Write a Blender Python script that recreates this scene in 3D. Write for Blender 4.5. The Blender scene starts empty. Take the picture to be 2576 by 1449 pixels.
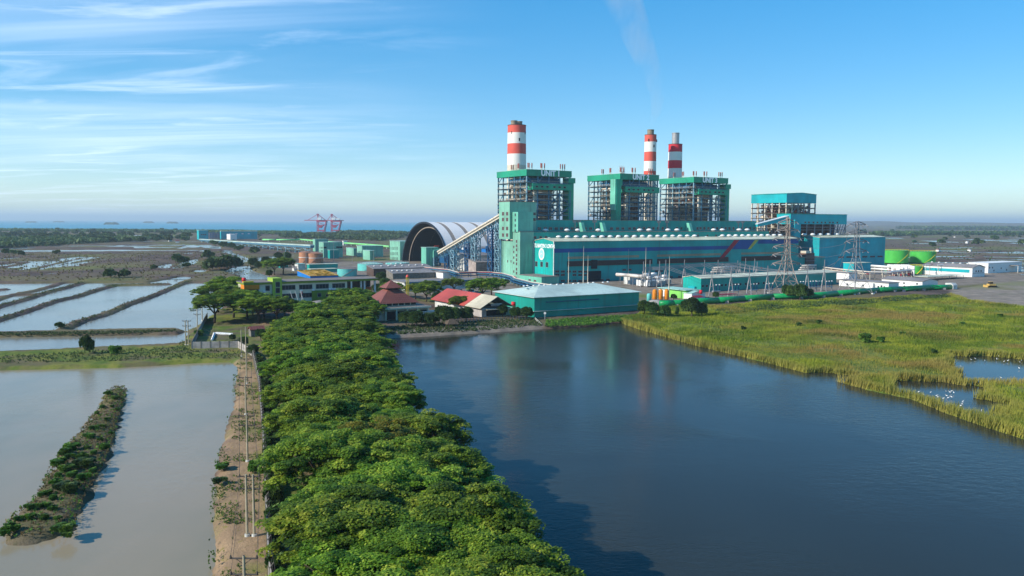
import bpy, math, random
import numpy as np
from mathutils import Matrix, Vector
R_ = math.radians
# ------------------------------------------------------------------ camera
F_, CX, CY, H_ = 2000.0, 1288.0, 724.5, 40.0          # the photograph measured on a 2576 px wide copy
PITCH = math.atan((724.5 - 557.4) / F_); ROLL = math.atan(.0045)
sc = bpy.context.scene
col = sc.collection
cam = bpy.data.objects.new('camera', bpy.data.cameras.new('camera')); col.objects.link(cam)
cam.data.sensor_width = 36; cam.data.lens = 36 * F_ / 2576
cam.data.clip_start = 1; cam.data.clip_end = 120000
cp, sp, cr, sr = math.cos(PITCH), math.sin(PITCH), math.cos(ROLL), math.sin(ROLL)
X_ = Vector((1, 0, 0)); U_ = Vector((0, sp, cp)); B_ = Vector((0, -cp, sp))
right = X_ * cr + U_ * sr; up = U_ * cr - X_ * sr
m = Matrix((right, up, B_)).transposed().to_4x4(); m.translation = (0, 0, H_)
cam.matrix_world = m
sc.camera = cam
# ------------------------------------------------------------------ light and sky
SUN_EL = 31.0; SUN_AZ = (-.92, -.39)                   # direction towards the sun on the ground
az = math.atan2(SUN_AZ[0], SUN_AZ[1])
w = bpy.data.worlds.new('World'); sc.world = w; w.use_nodes = True
nt = w.node_tree; N = nt.nodes; L = nt.links
for n in list(N): N.remove(n)
def nd(t, **k):
    n = N.new(t)
    for a, b in k.items(): setattr(n, a, b)
    return n
sky = nd('ShaderNodeTexSky', sky_type='NISHITA', sun_disc=False)
sky.sun_elevation = R_(SUN_EL); sky.sun_rotation = az
sky.air_density = 0.85; sky.dust_density = 0.15; sky.ozone_density = 3.0; sky.altitude = 20
hs = nd('ShaderNodeHueSaturation'); hs.inputs['Saturation'].default_value = 1.95; hs.inputs['Value'].default_value = 1.82
gm = nd('ShaderNodeGamma'); gm.inputs[1].default_value = .56; L.new(sky.outputs[0], gm.inputs[0]); L.new(gm.outputs[0], hs.inputs['Color'])
tc = nd('ShaderNodeTexCoord')
def clouds(scale, rotz, lo, hi, det, seed):
    sep = nd('ShaderNodeSeparateXYZ'); L.new(tc.outputs['Generated'], sep.inputs[0])
    ad = nd('ShaderNodeMath', operation='ADD'); ad.inputs[1].default_value = .06; L.new(sep.outputs[2], ad.inputs[0])
    dx = nd('ShaderNodeMath', operation='DIVIDE'); L.new(sep.outputs[0], dx.inputs[0]); L.new(ad.outputs[0], dx.inputs[1])
    dy = nd('ShaderNodeMath', operation='DIVIDE'); L.new(sep.outputs[1], dy.inputs[0]); L.new(ad.outputs[0], dy.inputs[1])
    cb = nd('ShaderNodeCombineXYZ'); L.new(dx.outputs[0], cb.inputs[0]); L.new(dy.outputs[0], cb.inputs[1]); cb.inputs[2].default_value = seed
    mp = nd('ShaderNodeMapping'); mp.inputs['Scale'].default_value = scale; mp.inputs['Rotation'].default_value = (0, 0, R_(rotz)); L.new(cb.outputs[0], mp.inputs[0])
    nz = nd('ShaderNodeTexNoise'); nz.inputs['Scale'].default_value = 1; nz.inputs['Detail'].default_value = det; nz.inputs['Roughness'].default_value = .6; nz.inputs['Distortion'].default_value = .7
    L.new(mp.outputs[0], nz.inputs['Vector'])
    mr = nd('ShaderNodeMapRange', interpolation_type='SMOOTHSTEP'); mr.inputs[1].default_value = lo; mr.inputs[2].default_value = hi
    L.new(nz.outputs[0], mr.inputs[0]); return mr.outputs[0], sep
c1, sep = clouds((.75, 2.1, 1), 12, .44, .86, 12, 3.3)
c2, _ = clouds((.10, .55, 1), 4, .42, .74, 5, 8.1)
# the cirrus sheet lies to the left of the view: fade it out towards the right
lx = nd('ShaderNodeMapRange', interpolation_type='SMOOTHSTEP'); lx.inputs[1].default_value = .02; lx.inputs[2].default_value = -.42
L.new(sep.outputs[0], lx.inputs[0])
lz = nd('ShaderNodeMapRange', interpolation_type='SMOOTHSTEP'); lz.inputs[1].default_value = .40; lz.inputs[2].default_value = .20
L.new(sep.outputs[2], lz.inputs[0])
def mul(a, b, clamp=False):
    n = nd('ShaderNodeMath', operation='MULTIPLY'); n.use_clamp = clamp
    if isinstance(b, float): n.inputs[1].default_value = b
    else: L.new(b, n.inputs[1])
    L.new(a, n.inputs[0]); return n.outputs[0]
cm = nd('ShaderNodeMath', operation='MAXIMUM')
L.new(mul(mul(c1, lx.outputs[0]), .72), cm.inputs[0]); L.new(mul(mul(c2, lx.outputs[0]), .5), cm.inputs[1])
cl = mul(cm.outputs[0], lz.outputs[0], True)
mx = nd('ShaderNodeMix', data_type='RGBA'); L.new(cl, mx.inputs[0]); wbm = nd('ShaderNodeMix', data_type='RGBA', blend_type='MULTIPLY'); wbm.inputs[0].default_value = 1; wbm.inputs[7].default_value = (.95, 1.03, 1.04, 1); L.new(hs.outputs[0], wbm.inputs[6]); L.new(wbm.outputs[2], mx.inputs[6]); mx.inputs[7].default_value = (7.0, 7.8, 9.0, 1)
bg = nd('ShaderNodeBackground'); bg.inputs[1].default_value = .14
L.new(mx.outputs[2], bg.inputs[0])
wo = nd('ShaderNodeOutputWorld'); L.new(bg.outputs[0], wo.inputs[0])
sun = bpy.data.objects.new('sun', bpy.data.lights.new('sun', 'SUN')); col.objects.link(sun)
sun.data.energy = 4.3; sun.data.angle = R_(.6); sun.data.color = (1, .93, .82)
ce = math.cos(R_(SUN_EL)); n_ = math.hypot(*SUN_AZ)
sd_ = Vector((SUN_AZ[0] / n_ * ce, SUN_AZ[1] / n_ * ce, math.sin(R_(SUN_EL))))
sun.rotation_euler = sd_.to_track_quat('Z', 'Y').to_euler(); sun.location = sd_ * 300
sc.view_settings.view_transform = 'Standard'; sc.view_settings.look = 'None'
sc.view_settings.exposure = 0.46; sc.view_settings.gamma = 1
sc.cycles.max_bounces = 5; sc.cycles.diffuse_bounces = 2; sc.cycles.glossy_bounces = 3; sc.cycles.transmission_bounces = 2
sc.cycles.volume_bounces = 0; sc.cycles.transparent_max_bounces = 6; sc.cycles.caustics_reflective = False; sc.cycles.caustics_refractive = False
sc.cycles.use_denoising = True
# ------------------------------------------------------------------ measuring
def ray(px, py):
    u = (px - CX) / F_; v = (CY - py) / F_
    u, v = u * cr - v * sr, u * sr + v * cr
    return (u, cp + v * sp, -sp + v * cp)
def G(px, py, z=0.0):
    d = ray(px, py); t = (z - H_) / d[2]; return (d[0] * t, d[1] * t)
def atY(px, py, Y):
    d = ray(px, py); t = Y / d[1]; return (d[0] * t, Y, H_ + d[2] * t)
TA = R_(31.6); E1 = (math.cos(TA), math.sin(TA)); E2 = (-math.sin(TA), math.cos(TA))
P0 = G(1393, 712)
def W(s, d, z=0.0): return (P0[0] + s * E1[0] + d * E2[0], P0[1] + s * E1[1] + d * E2[1], z)
def SD(x, y): return ((x - P0[0]) * E1[0] + (y - P0[1]) * E1[1], (x - P0[0]) * E2[0] + (y - P0[1]) * E2[1])
def PF(p, d):                                          # point of the photo on the plane at depth d of the plant grid
    r = ray(*p); n = r[0] * E2[0] + r[1] * E2[1]; t = (P0[0] * E2[0] + P0[1] * E2[1] + d) / n
    return SD(r[0] * t, r[1] * t)[0], H_ + r[2] * t
def PS(p, s):
    r = ray(*p); n = r[0] * E1[0] + r[1] * E1[1]; t = (P0[0] * E1[0] + P0[1] * E1[1] + s) / n
    return SD(r[0] * t, r[1] * t)[1], H_ + r[2] * t
def GS(p, z=0.0): return SD(*G(p[0], p[1], z))
CR = dict(C1=(1850,430,4.262),C2=(2180,470,3.813),C3=(1820,720,4.025),C4=(2350,800,4.293),C5=(2780,690,3.37),C6=(3240,820,4.025),C7=(1080,780,4.293),C8=(680,780,4.293),
 D1=(700,1000,3.623),D2=(1300,980,3.68),D3=(1800,1000,3.68),D4=(0,780,2.862),D5=(0,1250,1.592),D6=(700,1200,1.51),D7=(1000,1250,3.22),D8=(2300,1100,1.6727),
 Q1=(1480,800,4.954),Q2=(1100,780,8.587),Q3=(2400,960,5.152),Q4=(3000,950,5.152),Q6=(600,1100,4.83),Q5=(0,800,5.152))
def K(k, x, y): a = CR[k]; return ((a[0] + x / a[2]) * .67083, (a[1] + y / a[2]) * .67083)
def KG(k, x, y, z=0.0): return G(*K(k, x, y), z)
# ------------------------------------------------------------------ materials
def srgb(r, g, b):
    f = lambda c: ((c / 255) / 12.92 if c / 255 <= .04045 else ((c / 255 + .055) / 1.055) ** 2.4)
    return (f(r), f(g), f(b), 1)
class Mat:
    def __init__(s, name):
        s.m = bpy.data.materials.new(name); s.m.use_nodes = True; s.n = s.m.node_tree.nodes; s.l = s.m.node_tree.links
        s.b = s.n['Principled BSDF']; s.out = s.n['Material Output']
        s.tc = s.n.new('ShaderNodeTexCoord')
    def noise(s, scale, detail=4, rough=.55, vec='Object', stretch=None, dist=0):
        z = s.n.new('ShaderNodeTexNoise'); z.inputs['Scale'].default_value = scale; z.inputs['Detail'].default_value = detail
        z.inputs['Roughness'].default_value = rough; z.inputs['Distortion'].default_value = dist
        v = s.tc.outputs[vec]
        if vec == 'World':
            pass
        if stretch:
            mp = s.n.new('ShaderNodeMapping'); mp.inputs['Scale'].default_value = stretch; s.l.new(v, mp.inputs[0]); v = mp.outputs[0]
        s.l.new(v, z.inputs['Vector']); return z.outputs[0]
    def ramp(s, fac, stops):
        r = s.n.new('ShaderNodeValToRGB'); s.l.new(fac, r.inputs[0]); e = r.color_ramp.elements
        while len(e) < len(stops): e.new(.5)
        for i, (p, c) in enumerate(stops): e[i].position = p; e[i].color = c if len(c) == 4 else (*c, 1)
        return r.outputs[0]
    def mix(s, fac, a, b, mode='MIX'):
        x = s.n.new('ShaderNodeMix'); x.data_type = 'RGBA'; x.blend_type = mode
        for i, v in ((0, fac), (6, a), (7, b)):
            if isinstance(v, (float, int)): x.inputs[i].default_value = v
            elif isinstance(v, tuple): x.inputs[i].default_value = v
            else: s.l.new(v, x.inputs[i])
        return x.outputs[2]
    def math(s, op, a, b=None, clamp=False):
        x = s.n.new('ShaderNodeMath'); x.operation = op; x.use_clamp = clamp
        for i, v in ((0, a), (1, b)):
            if v is None: continue
            if isinstance(v, (float, int)): x.inputs[i].default_value = v
            else: s.l.new(v, x.inputs[i])
        return x.outputs[0]
    def maprange(s, v, a, b, c=0., d=1.):
        x = s.n.new('ShaderNodeMapRange'); x.interpolation_type = 'SMOOTHSTEP'
        for i, q in ((1, a), (2, b), (3, c), (4, d)): x.inputs[i].default_value = q
        s.l.new(v, x.inputs[0]); return x.outputs[0]
    def attr(s, name):
        a = s.n.new('ShaderNodeAttribute'); a.attribute_name = name; return a
    def bump(s, h, strength, dist=.05):
        b = s.n.new('ShaderNodeBump'); b.inputs['Strength'].default_value = strength; b.inputs['Distance'].default_value = dist
        s.l.new(h, b.inputs['Height']); s.l.new(b.outputs[0], s.b.inputs['Normal']); return b
    def base(s, c):
        if isinstance(c, tuple): s.b.inputs['Base Color'].default_value = c
        else: s.l.new(c, s.b.inputs['Base Color'])
    def set(s, rough=.6, metal=0., spec=.5):
        s.b.inputs['Roughness'].default_value = rough; s.b.inputs['Metallic'].default_value = metal; s.b.inputs['Specular IOR Level'].default_value = spec
def dark(c, k): return (c[0] * k, c[1] * k, c[2] * k, 1)
def panel(name, c, rib=1.2, rough=.55, dirt=.35, axis='xy', streak=1.0):
    """painted profiled metal sheet: ribs, panel seams, fading and rust-grey runs"""
    M = Mat(name)
    big = M.noise(.06, 3); st = M.noise(.5, 6, .65, stretch=(1, 1, .07)); fine = M.noise(3, 4)
    a = M.mix(M.maprange(big, .3, .7), dark(c, .74), dark(c, 1.12))
    a = M.mix(M.math('MULTIPLY', M.maprange(st, .50, .72), min(.85, dirt * streak * 1.35)), a, (c[0] * .35 + .03, c[1] * .35 + .03, c[2] * .35 + .025, 1))
    a = M.mix(M.math('MULTIPLY', M.maprange(fine, .5, .8), dirt * .3), a, dark(c, .6))
    # vertical ribs every 1/rib metres and lap joints
    sep = M.n.new('ShaderNodeSeparateXYZ'); M.l.new(M.tc.outputs['Object'], sep.inputs[0])
    h = M.math('ADD', M.math('SINE', M.math('MULTIPLY', sep.outputs[0], rib * 6.283)), M.math('SINE', M.math('MULTIPLY', sep.outputs[1], rib * 6.283)))
    fr = M.math('FRACT', M.math('MULTIPLY', sep.outputs[0], 1 / 7.6)); fr2 = M.math('FRACT', M.math('MULTIPLY', sep.outputs[1], 1 / 7.6))
    fz = M.math('FRACT', M.math('MULTIPLY', sep.outputs[2], 1 / 5.3))
    ln = M.math('MAXIMUM', M.math('GREATER_THAN', fz, .965), M.math('MAXIMUM', M.math('GREATER_THAN', fr, .965), M.math('GREATER_THAN', fr2, .965)))
    a = M.mix(M.math('MULTIPLY', ln, .16), a, dark(c, .4))
    M.base(a); M.set(rough, 0, .35); M.bump(h, .35, .04)
    return M.m
def plain(name, c, rough=.6, metal=0., var=.25, scale=.8, bump=0.):
    M = Mat(name); z = M.noise(scale, 5, .6)
    M.base(M.mix(M.maprange(z, .25, .75), dark(c, 1 - var), dark(c, 1 + var * .4))); M.set(rough, metal, .4)
    if bump: M.bump(M.noise(scale * 6, 4), bump, .05)
    return M.m
MT = {}
TEAL = srgb(8, 168, 170)
MT['teal'] = panel('teal_cladding', srgb(0, 160, 148)); MT['teal_green'] = panel('teal_green_cladding', srgb(30, 156, 122), dirt=.5)
MT['faded'] = panel('faded_green_cladding', srgb(128, 188, 164), dirt=.5); MT['cyan'] = panel('cyan_cladding', srgb(0, 172, 180), dirt=.15)
MT['hall'] = panel('turquoise_cladding', srgb(0, 166, 158), dirt=.45)
MT['wh_green'] = panel('green_warehouse_cladding', srgb(14, 148, 132), dirt=.35)
MT['mint'] = panel('mint_tower_cladding', srgb(110, 190, 165), dirt=.5)
MT['roof_cream'] = panel('cream_roof_sheet', srgb(214, 214, 186), rough=.5, dirt=.4); MT['roof_pale'] = panel('pale_blue_roof_sheet', srgb(186, 204, 192), rough=.45, dirt=.25)
MT['roof_mint'] = panel('mint_roof_sheet', srgb(165, 205, 190), rough=.5, dirt=.5); MT['roof_grey'] = panel('grey_roof_sheet', srgb(138, 132, 128), rough=.6, dirt=.6)
MT['roof_brown'] = panel('brown_louvre', srgb(92, 74, 66), dirt=.7); MT['rooftop'] = plain('flat_roof_screed', srgb(126, 118, 112), .9, scale=.3)
MT['blue_stripe'] = panel('blue_painted_band', srgb(0, 78, 150), dirt=.15); MT['red_stripe'] = panel('red_painted_band', srgb(178, 26, 52), dirt=.1); MT['yellow_stripe'] = panel('yellow_painted_band', srgb(190, 178, 70), dirt=.2)
MT['tan_stripe'] = panel('tan_painted_band', srgb(165, 150, 120), dirt=.2); MT['louvre'] = plain('rusty_louvre', srgb(88, 72, 68), .9, var=.6, scale=2.5)
MT['white'] = plain('white_paint', srgb(226, 226, 222), .6, var=.10); MT['white_dirty'] = plain('weathered_white_paint', srgb(205, 206, 200), .7, var=.3, scale=.4)
MT['cream'] = plain('cream_render', srgb(208, 204, 178), .8, var=.14, scale=.3); MT['lime'] = plain('lime_render', srgb(150, 178, 62), .8, var=.15); MT['olive'] = plain('olive_render', srgb(112, 136, 40), .8, var=.15)
MT['orange'] = plain('orange_paint', srgb(222, 132, 22), .7); MT['yellow'] = plain('yellow_paint', srgb(226, 200, 50), .7); MT['rust_orange'] = plain('terracotta_render', srgb(176, 84, 30), .8)
MT['glass'] = plain('dark_window_glass', srgb(38, 52, 58), .12, var=.5, scale=1.5); MT['opening'] = plain('dark_opening', srgb(30, 34, 38), .9)
MT['steel_blue'] = plain('blue_painted_steel', srgb(62, 114, 138), .55, var=.3, scale=.5); MT['steel_lblue'] = plain('light_blue_painted_steel', srgb(124, 164, 178), .55, var=.3); MT['steel_dblue'] = plain('deep_blue_painted_steel', srgb(8, 78, 122), .6)
MT['steel_grey'] = plain('galvanised_steel', srgb(150, 148, 150), .5, .3, var=.2); MT['steel_cream'] = plain('cream_painted_steel', srgb(205, 196, 176), .6, var=.2)
MT['vent_red'] = plain('brownish_red_vent', srgb(158, 92, 84), .7)
MT['pyl_brown'] = plain('brownish_galvanised_steel', srgb(168, 150, 138), .7, .1, var=.25)
MT['sign_white'] = plain('white_lettering_paint', srgb(255, 255, 253), .5, var=.02)
MT['grating'] = plain('grey_grating', srgb(132, 134, 132), .8); MT['brown_steel'] = plain('reddish_brown_steel', srgb(112, 80, 70), .8, var=.5, scale=1.2)
MT['boiler'] = plain('boiler_casing', srgb(166, 152, 144), .7, var=.45, scale=.35); MT['silver'] = plain('aluminium_lagging', srgb(224, 212, 192), .5, .1, var=.35, scale=.7)
MT['duct'] = plain('blue_duct_casing', srgb(0, 92, 132), .6, var=.25); MT['red_faded'] = plain('faded_red_paint', srgb(212, 86, 70), .7, var=.12, scale=.15); MT['red_bright'] = plain('bright_red_paint', srgb(205, 30, 46), .6, var=.08, scale=.15)
MT['chim_white'] = plain('chimney_white_paint', srgb(226, 222, 214), .75, var=.06, scale=.15); MT['flue'] = plain('weathered_flue', srgb(140, 128, 108), .7, var=.3); MT['flue_new'] = plain('bright_metal_flue', srgb(168, 166, 166), .4, .4, var=.12)
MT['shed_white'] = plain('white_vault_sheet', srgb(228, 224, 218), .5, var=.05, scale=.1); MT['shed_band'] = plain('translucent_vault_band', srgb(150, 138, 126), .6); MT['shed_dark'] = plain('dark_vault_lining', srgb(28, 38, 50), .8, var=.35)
MT['coal'] = plain('coal_heap', srgb(26, 25, 27), .95, var=.4, bump=.6); MT['brown_tank'] = plain('ochre_tank_paint', srgb(178, 122, 88), .6, var=.22, scale=.25); MT['tank_teal'] = plain('pale_teal_tank_paint', srgb(96, 190, 182), .55, var=.15)
MT['green_pipe'] = plain('green_pipe_paint', srgb(14, 146, 78), .4, var=.25, scale=.4); MT['lgreen_pipe'] = plain('light_green_pipe_paint', srgb(130, 215, 130), .5); MT['tank_green'] = plain('green_tank_paint', srgb(72, 180, 68), .45, var=.15, scale=.2)
MT['tank_lime'] = plain('lime_tank_roof', srgb(96, 172, 62), .5); MT['concrete'] = plain('weathered_concrete', srgb(170, 164, 158), .9, var=.35, scale=.7, bump=.2); MT['concrete_dark'] = plain('stained_concrete', srgb(118, 114, 106), .9, var=.4, scale=.7)
MT['pole'] = plain('pole_concrete', srgb(168, 158, 134), .85, var=.25); MT['crossarm'] = plain('dark_crossarm_steel', srgb(72, 66, 60), .7); MT['tile'] = None
MT['gold_roof'] = panel('golden_roof_sheet', srgb(196, 150, 40), dirt=.9, streak=1.4); MT['azure'] = panel('azure_cladding', srgb(20, 120, 200), dirt=.3); MT['red_roof'] = panel('red_roof_sheet', srgb(180, 78, 66), dirt=.35); MT['beige_roof'] = panel('beige_roof_sheet', srgb(196, 186, 160), dirt=.3)
MT['maroon'] = plain('maroon_roof', srgb(130, 26, 44), .6); MT['lime_wall'] = panel('lime_green_cladding', srgb(130, 205, 96), dirt=.2); MT['crane'] = plain('crane_red_paint', srgb(176, 62, 84), .6, var=.25, scale=.1)
MT['rubber'] = plain('black_rubber', srgb(22, 22, 24), .9); MT['trunk'] = plain('grey_brown_bark', srgb(92, 78, 64), .95, var=.4, scale=2, bump=.4)
MT['tile_brown'] = panel('brown_roof_tile', srgb(126, 74, 62), rib=1.1, dirt=.35); MT['dirt_yellow'] = plain('dusty_yellow_paint', srgb(205, 168, 92), .7); MT['bird'] = plain('egret_plumage', srgb(240, 240, 236), .7, var=.02); MT['beak'] = plain('egret_beak', srgb(190, 150, 60), .6)
MT['light_pipe'] = plain('pale_lagged_pipe', srgb(212, 204, 194), .5, .1, var=.15); MT['red_pipe'] = plain('dull_red_pipe', srgb(150, 44, 62), .6); MT['emblem'] = plain('pale_emblem_paint', srgb(150, 212, 224), .7, var=.05)
def carpaint(c): 
    k = 'car%d_%d_%d' % c
    if k not in MT: MT[k] = plain('car_paint', srgb(*c), .25, .2, var=.05)
    return MT[k]
# ------------------------------------------------------------------ mesh building
class MB:
    def __init__(s): s.v = []; s.f = []; s.m = []; s.cur = 0
    def add(s, vs, fs):
        b = len(s.v); s.v += [tuple(v) for v in vs]; s.f += [tuple(b + i for i in f) for f in fs]; s.m += [s.cur] * len(fs); return s
    def box(s, x0, x1, y0, y1, z0, z1):
        return s.add([(x0,y0,z0),(x1,y0,z0),(x1,y1,z0),(x0,y1,z0),(x0,y0,z1),(x1,y0,z1),(x1,y1,z1),(x0,y1,z1)],
                     [(0,3,2,1),(4,5,6,7),(0,1,5,4),(1,2,6,5),(2,3,7,6),(3,0,4,7)])
    def prism(s, poly, z0, z1):                        # poly in xy, counter-clockwise
        n = len(poly); return s.add([(x, y, z0) for x, y in poly] + [(x, y, z1) for x, y in poly],
            [tuple(range(n - 1, -1, -1)), tuple(range(n, 2 * n))] + [(i, (i + 1) % n, n + (i + 1) % n, n + i) for i in range(n)])
    def ext_x(s, poly, x0, x1):                        # poly in yz
        n = len(poly); return s.add([(x0, y, z) for y, z in poly] + [(x1, y, z) for y, z in poly],
            [tuple(range(n - 1, -1, -1)), tuple(range(n, 2 * n))] + [(i, (i + 1) % n, n + (i + 1) % n, n + i) for i in range(n)])
    def ext_y(s, poly, y0, y1):                        # poly in xz
        n = len(poly); return s.add([(x, y0, z) for x, z in poly] + [(x, y1, z) for x, z in poly],
            [tuple(range(n)), tuple(range(2 * n - 1, n - 1, -1))] + [(i, n + i, n + (i + 1) % n, (i + 1) % n) for i in range(n)])
    def tube(s, p, q, r, r2=None, n=6, caps=True):
        p = Vector(p); q = Vector(q); r2 = r if r2 is None else r2; d = (q - p)
        if d.length < 1e-6: return s
        d.normalize(); a = d.orthogonal().normalized() if abs(d.z) < .999 else Vector((1, 0, 0)); b = d.cross(a)
        if n == 4: a, b = (a + b).normalized(), (b - a).normalized()
        vs = [p + (a * math.cos(t) + b * math.sin(t)) * r for t in [2 * math.pi * i / n for i in range(n)]]
        vs += [q + (a * math.cos(t) + b * math.sin(t)) * r2 for t in [2 * math.pi * i / n for i in range(n)]]
        fs = [(i, (i + 1) % n, n + (i + 1) % n, n + i) for i in range(n)]
        if caps: fs += [tuple(range(n - 1, -1, -1)), tuple(range(n, 2 * n))]
        return s.add(vs, fs)
    def bar(s, p, q, w=.3): return s.tube(p, q, w * .707, n=4)
    def path(s, pts, r, n=8):
        for a, b in zip(pts, pts[1:]): s.tube(a, b, r, n=n)
        return s
    def cyl(s, x, y, z0, z1, r, r2=None, n=24): return s.tube((x, y, z0), (x, y, z1), r, r2, n)
    def lathe(s, prof, n=24, x=0, y=0):
        vs = []; k = len(prof)
        for i in range(n):
            t = 2 * math.pi * i / n
            vs += [(x + r * math.cos(t), y + r * math.sin(t), z) for r, z in prof]
        fs = [(i * k + j, ((i + 1) % n) * k + j, ((i + 1) % n) * k + j + 1, i * k + j + 1) for i in range(n) for j in range(k - 1)]
        return s.add(vs, fs)
    def build(s, name, mat, parent=None, smooth=False):
        me = bpy.data.meshes.new(name); me.from_pydata(s.v, [], s.f)
        for q in (mat if isinstance(mat, (list, tuple)) else [mat]): me.materials.append(MT[q] if isinstance(q, str) else q)
        if isinstance(mat, (list, tuple)): me.polygons.foreach_set('material_index', s.m)
        if smooth: me.polygons.foreach_set('use_smooth', [True] * len(s.f))
        me.update(); o = bpy.data.objects.new(name, me); col.objects.link(o)
        if parent: o.parent = parent
        return o
def tag(o, label=None, cat=None, group=None, kind=None):
    if label: o['label'] = label
    if cat: o['category'] = cat
    if group: o['group'] = group
    if kind: o['kind'] = kind
    return o
def thing(name, label, cat, loc=(0, 0, 0), rz=0., group=None):
    o = bpy.data.objects.new(name, None); col.objects.link(o); o.location = loc; o.rotation_euler = (0, 0, rz); o.empty_display_size = 1
    return tag(o, label, cat, group)
def pthing(name, label, cat, s, d, z=0., group=None): return thing(name, label, cat, W(s, d, z), TA, group)   # on the plant grid
def copy_tree(o, loc=None, rz=None, label=None, group=None, parent=None, scale=None):
    c = o.copy(); col.objects.link(c); c.parent = parent
    if loc is not None: c.location = loc
    if rz is not None: c.rotation_euler = (0, 0, rz)
    if scale is not None: c.scale = scale
    if label: c['label'] = label
    if group: c['group'] = group
    for ch in list(o.children): copy_tree(ch, parent=c)
    return c
def dup(o, loc=None, parent=None):
    c = o.copy(); col.objects.link(c)
    if loc is not None: c.location = loc
    if parent is not None: c.parent = parent
    return c
_win = {}
def window(T, x, y, z, w, h, face='front', mat='glass', frame='steel_grey', name='window'):
    """one window (frame standing 6 cm proud, pane 2 cm) on a face of thing T, at its centre"""
    k = (round(w, 1), round(h, 1), mat, frame)
    if k not in _win:
        w_, h_ = k[0] / 2, k[1] / 2; b = MB(); b.cur = 1; b.box(-w_, w_, -.02, .1, -h_, h_); b.cur = 0; t = max(.09, min(k[0], k[1]) * .07)
        for q in ((-w_ - t, w_ + t, h_, h_ + t), (-w_ - t, w_ + t, -h_ - t, -h_), (-w_ - t, -w_, -h_, h_), (w_, w_ + t, -h_, h_)): b.box(q[0], q[1], -.09, .1, q[2], q[3])
        if k[0] > 1.6:
            nb = int(k[0] / 1.3)
            for i in range(1, nb): xx = -w_ + k[0] * i / nb; b.box(xx - .04, xx + .04, -.05, .1, -h_, h_)
        o = b.build(name, [frame, mat]); _win[k] = o.data; bpy.data.objects.remove(o)
    o = bpy.data.objects.new(name, _win[k]); col.objects.link(o); o.parent = T; o.location = (x, y, z)
    o.rotation_euler = (0, 0, {'front': 0, 'left': -math.pi / 2, 'right': math.pi / 2}[face]); return o
def winF(T, org, d, k, pts, w, h, **kw):               # windows on the plane d of the plant grid, from points of the photo
    for x, y in pts:
        s, z = PF(K(k, x, y), d); window(T, s - org[0], d - org[1], z, w, h, **kw)
def winS(T, org, s, k, pts, w, h, **kw):
    for x, y in pts:
        d, z = PS(K(k, x, y), s); window(T, s - org[0], d - org[1], z, w, h, face='left', **kw)
# ------------------------------------------------------------------ numeric helpers
def vnoise(x, y, seed=0):
    xi = np.floor(x).astype(np.int64); yi = np.floor(y).astype(np.int64); fx = x - xi; fy = y - yi
    def hsh(a, b):
        h = (a * 374761393 + b * 668265263 + seed * 2147483647) & 0xffffffff
        h = ((h ^ (h >> 13)) * 1274126177) & 0xffffffff; return ((h ^ (h >> 16)) & 0xffff) / 65535.0
    fx = fx * fx * (3 - 2 * fx); fy = fy * fy * (3 - 2 * fy)
    return (hsh(xi, yi) * (1 - fx) + hsh(xi + 1, yi) * fx) * (1 - fy) + (hsh(xi, yi + 1) * (1 - fx) + hsh(xi + 1, yi + 1) * fx) * fy
def fbm(x, y, seed=0, oct=4):
    a = .5; t = 0; k = 1.
    for i in range(oct): t = t + a * vnoise(x * k, y * k, seed + i * 17); a *= .5; k *= 2.03
    return t
def sdist(px, py, poly):                               # signed distance, positive inside the polygon
    P = np.array(poly, float); Q = np.roll(P, -1, 0); best = np.full(px.shape, 1e18); ins = np.zeros(px.shape, bool)
    for (ax, ay), (bx, by) in zip(P, Q):
        dx, dy = bx - ax, by - ay; l = dx * dx + dy * dy + 1e-12
        t = np.clip(((px - ax) * dx + (py - ay) * dy) / l, 0, 1)
        best = np.minimum(best, (px - ax - t * dx) ** 2 + (py - ay - t * dy) ** 2)
        c = (ay > py) != (by > py)
        with np.errstate(divide='ignore', invalid='ignore'):
            ins ^= c & (px < (bx - ax) * (py - ay) / (by - ay + (1e-12 if by == ay else 0)) + ax)
    d = np.sqrt(best); return np.where(ins, d, -d)
def sline(px, py, pts):                                # distance to a polyline
    best = np.full(px.shape, 1e18)
    for (ax, ay), (bx, by) in zip(pts, pts[1:]):
        dx, dy = bx - ax, by - ay; t = np.clip(((px - ax) * dx + (py - ay) * dy) / (dx * dx + dy * dy + 1e-12), 0, 1)
        best = np.minimum(best, (px - ax - t * dx) ** 2 + (py - ay - t * dy) ** 2)
    return np.sqrt(best)
WL = -.9                                               # water level
def gp(pts, z=WL): return [G(x, y, z) for x, y in pts]
def gk(k, pts, z=WL): return [KG(k, x, y, z) for x, y in pts]
# ------------------------------------------------------------------ where the water lies (outlines in world metres, measured off the photo)
LAKE = gp([(905,868),(955,853),(1100,845),(1250,836),(1370,828),(1480,821),(1560,811),(1575,818),(1640,838),(1750,870),(1900,905),(2050,945),(2180,980),(2290,1003),(2380,1040),(2480,1075),(2576,1105),(2800,1180),(3300,1330),(3300,1900),(1600,1900),(1450,1600),(1290,1449),(1190,1290),(1080,1100),(990,980),(935,915)])
MARSHP = [gk('D8', [(2080,470),(2150,455),(2170,400),(2400,405),(2576,425),(2900,450),(2900,560),(2576,565),(2400,570),(2240,560),(2220,520)]),
          gk('D8', [(1800,555),(2000,570),(2240,590),(2260,625),(2150,650),(2330,680),(2450,715),(2430,745),(2320,750),(2390,800),(2200,742),(2050,715),(2100,700),(1930,660),(1820,610)]),
          gk('D8', [(1150,520),(1350,510),(1500,530),(1480,545),(1300,540)])]
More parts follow.
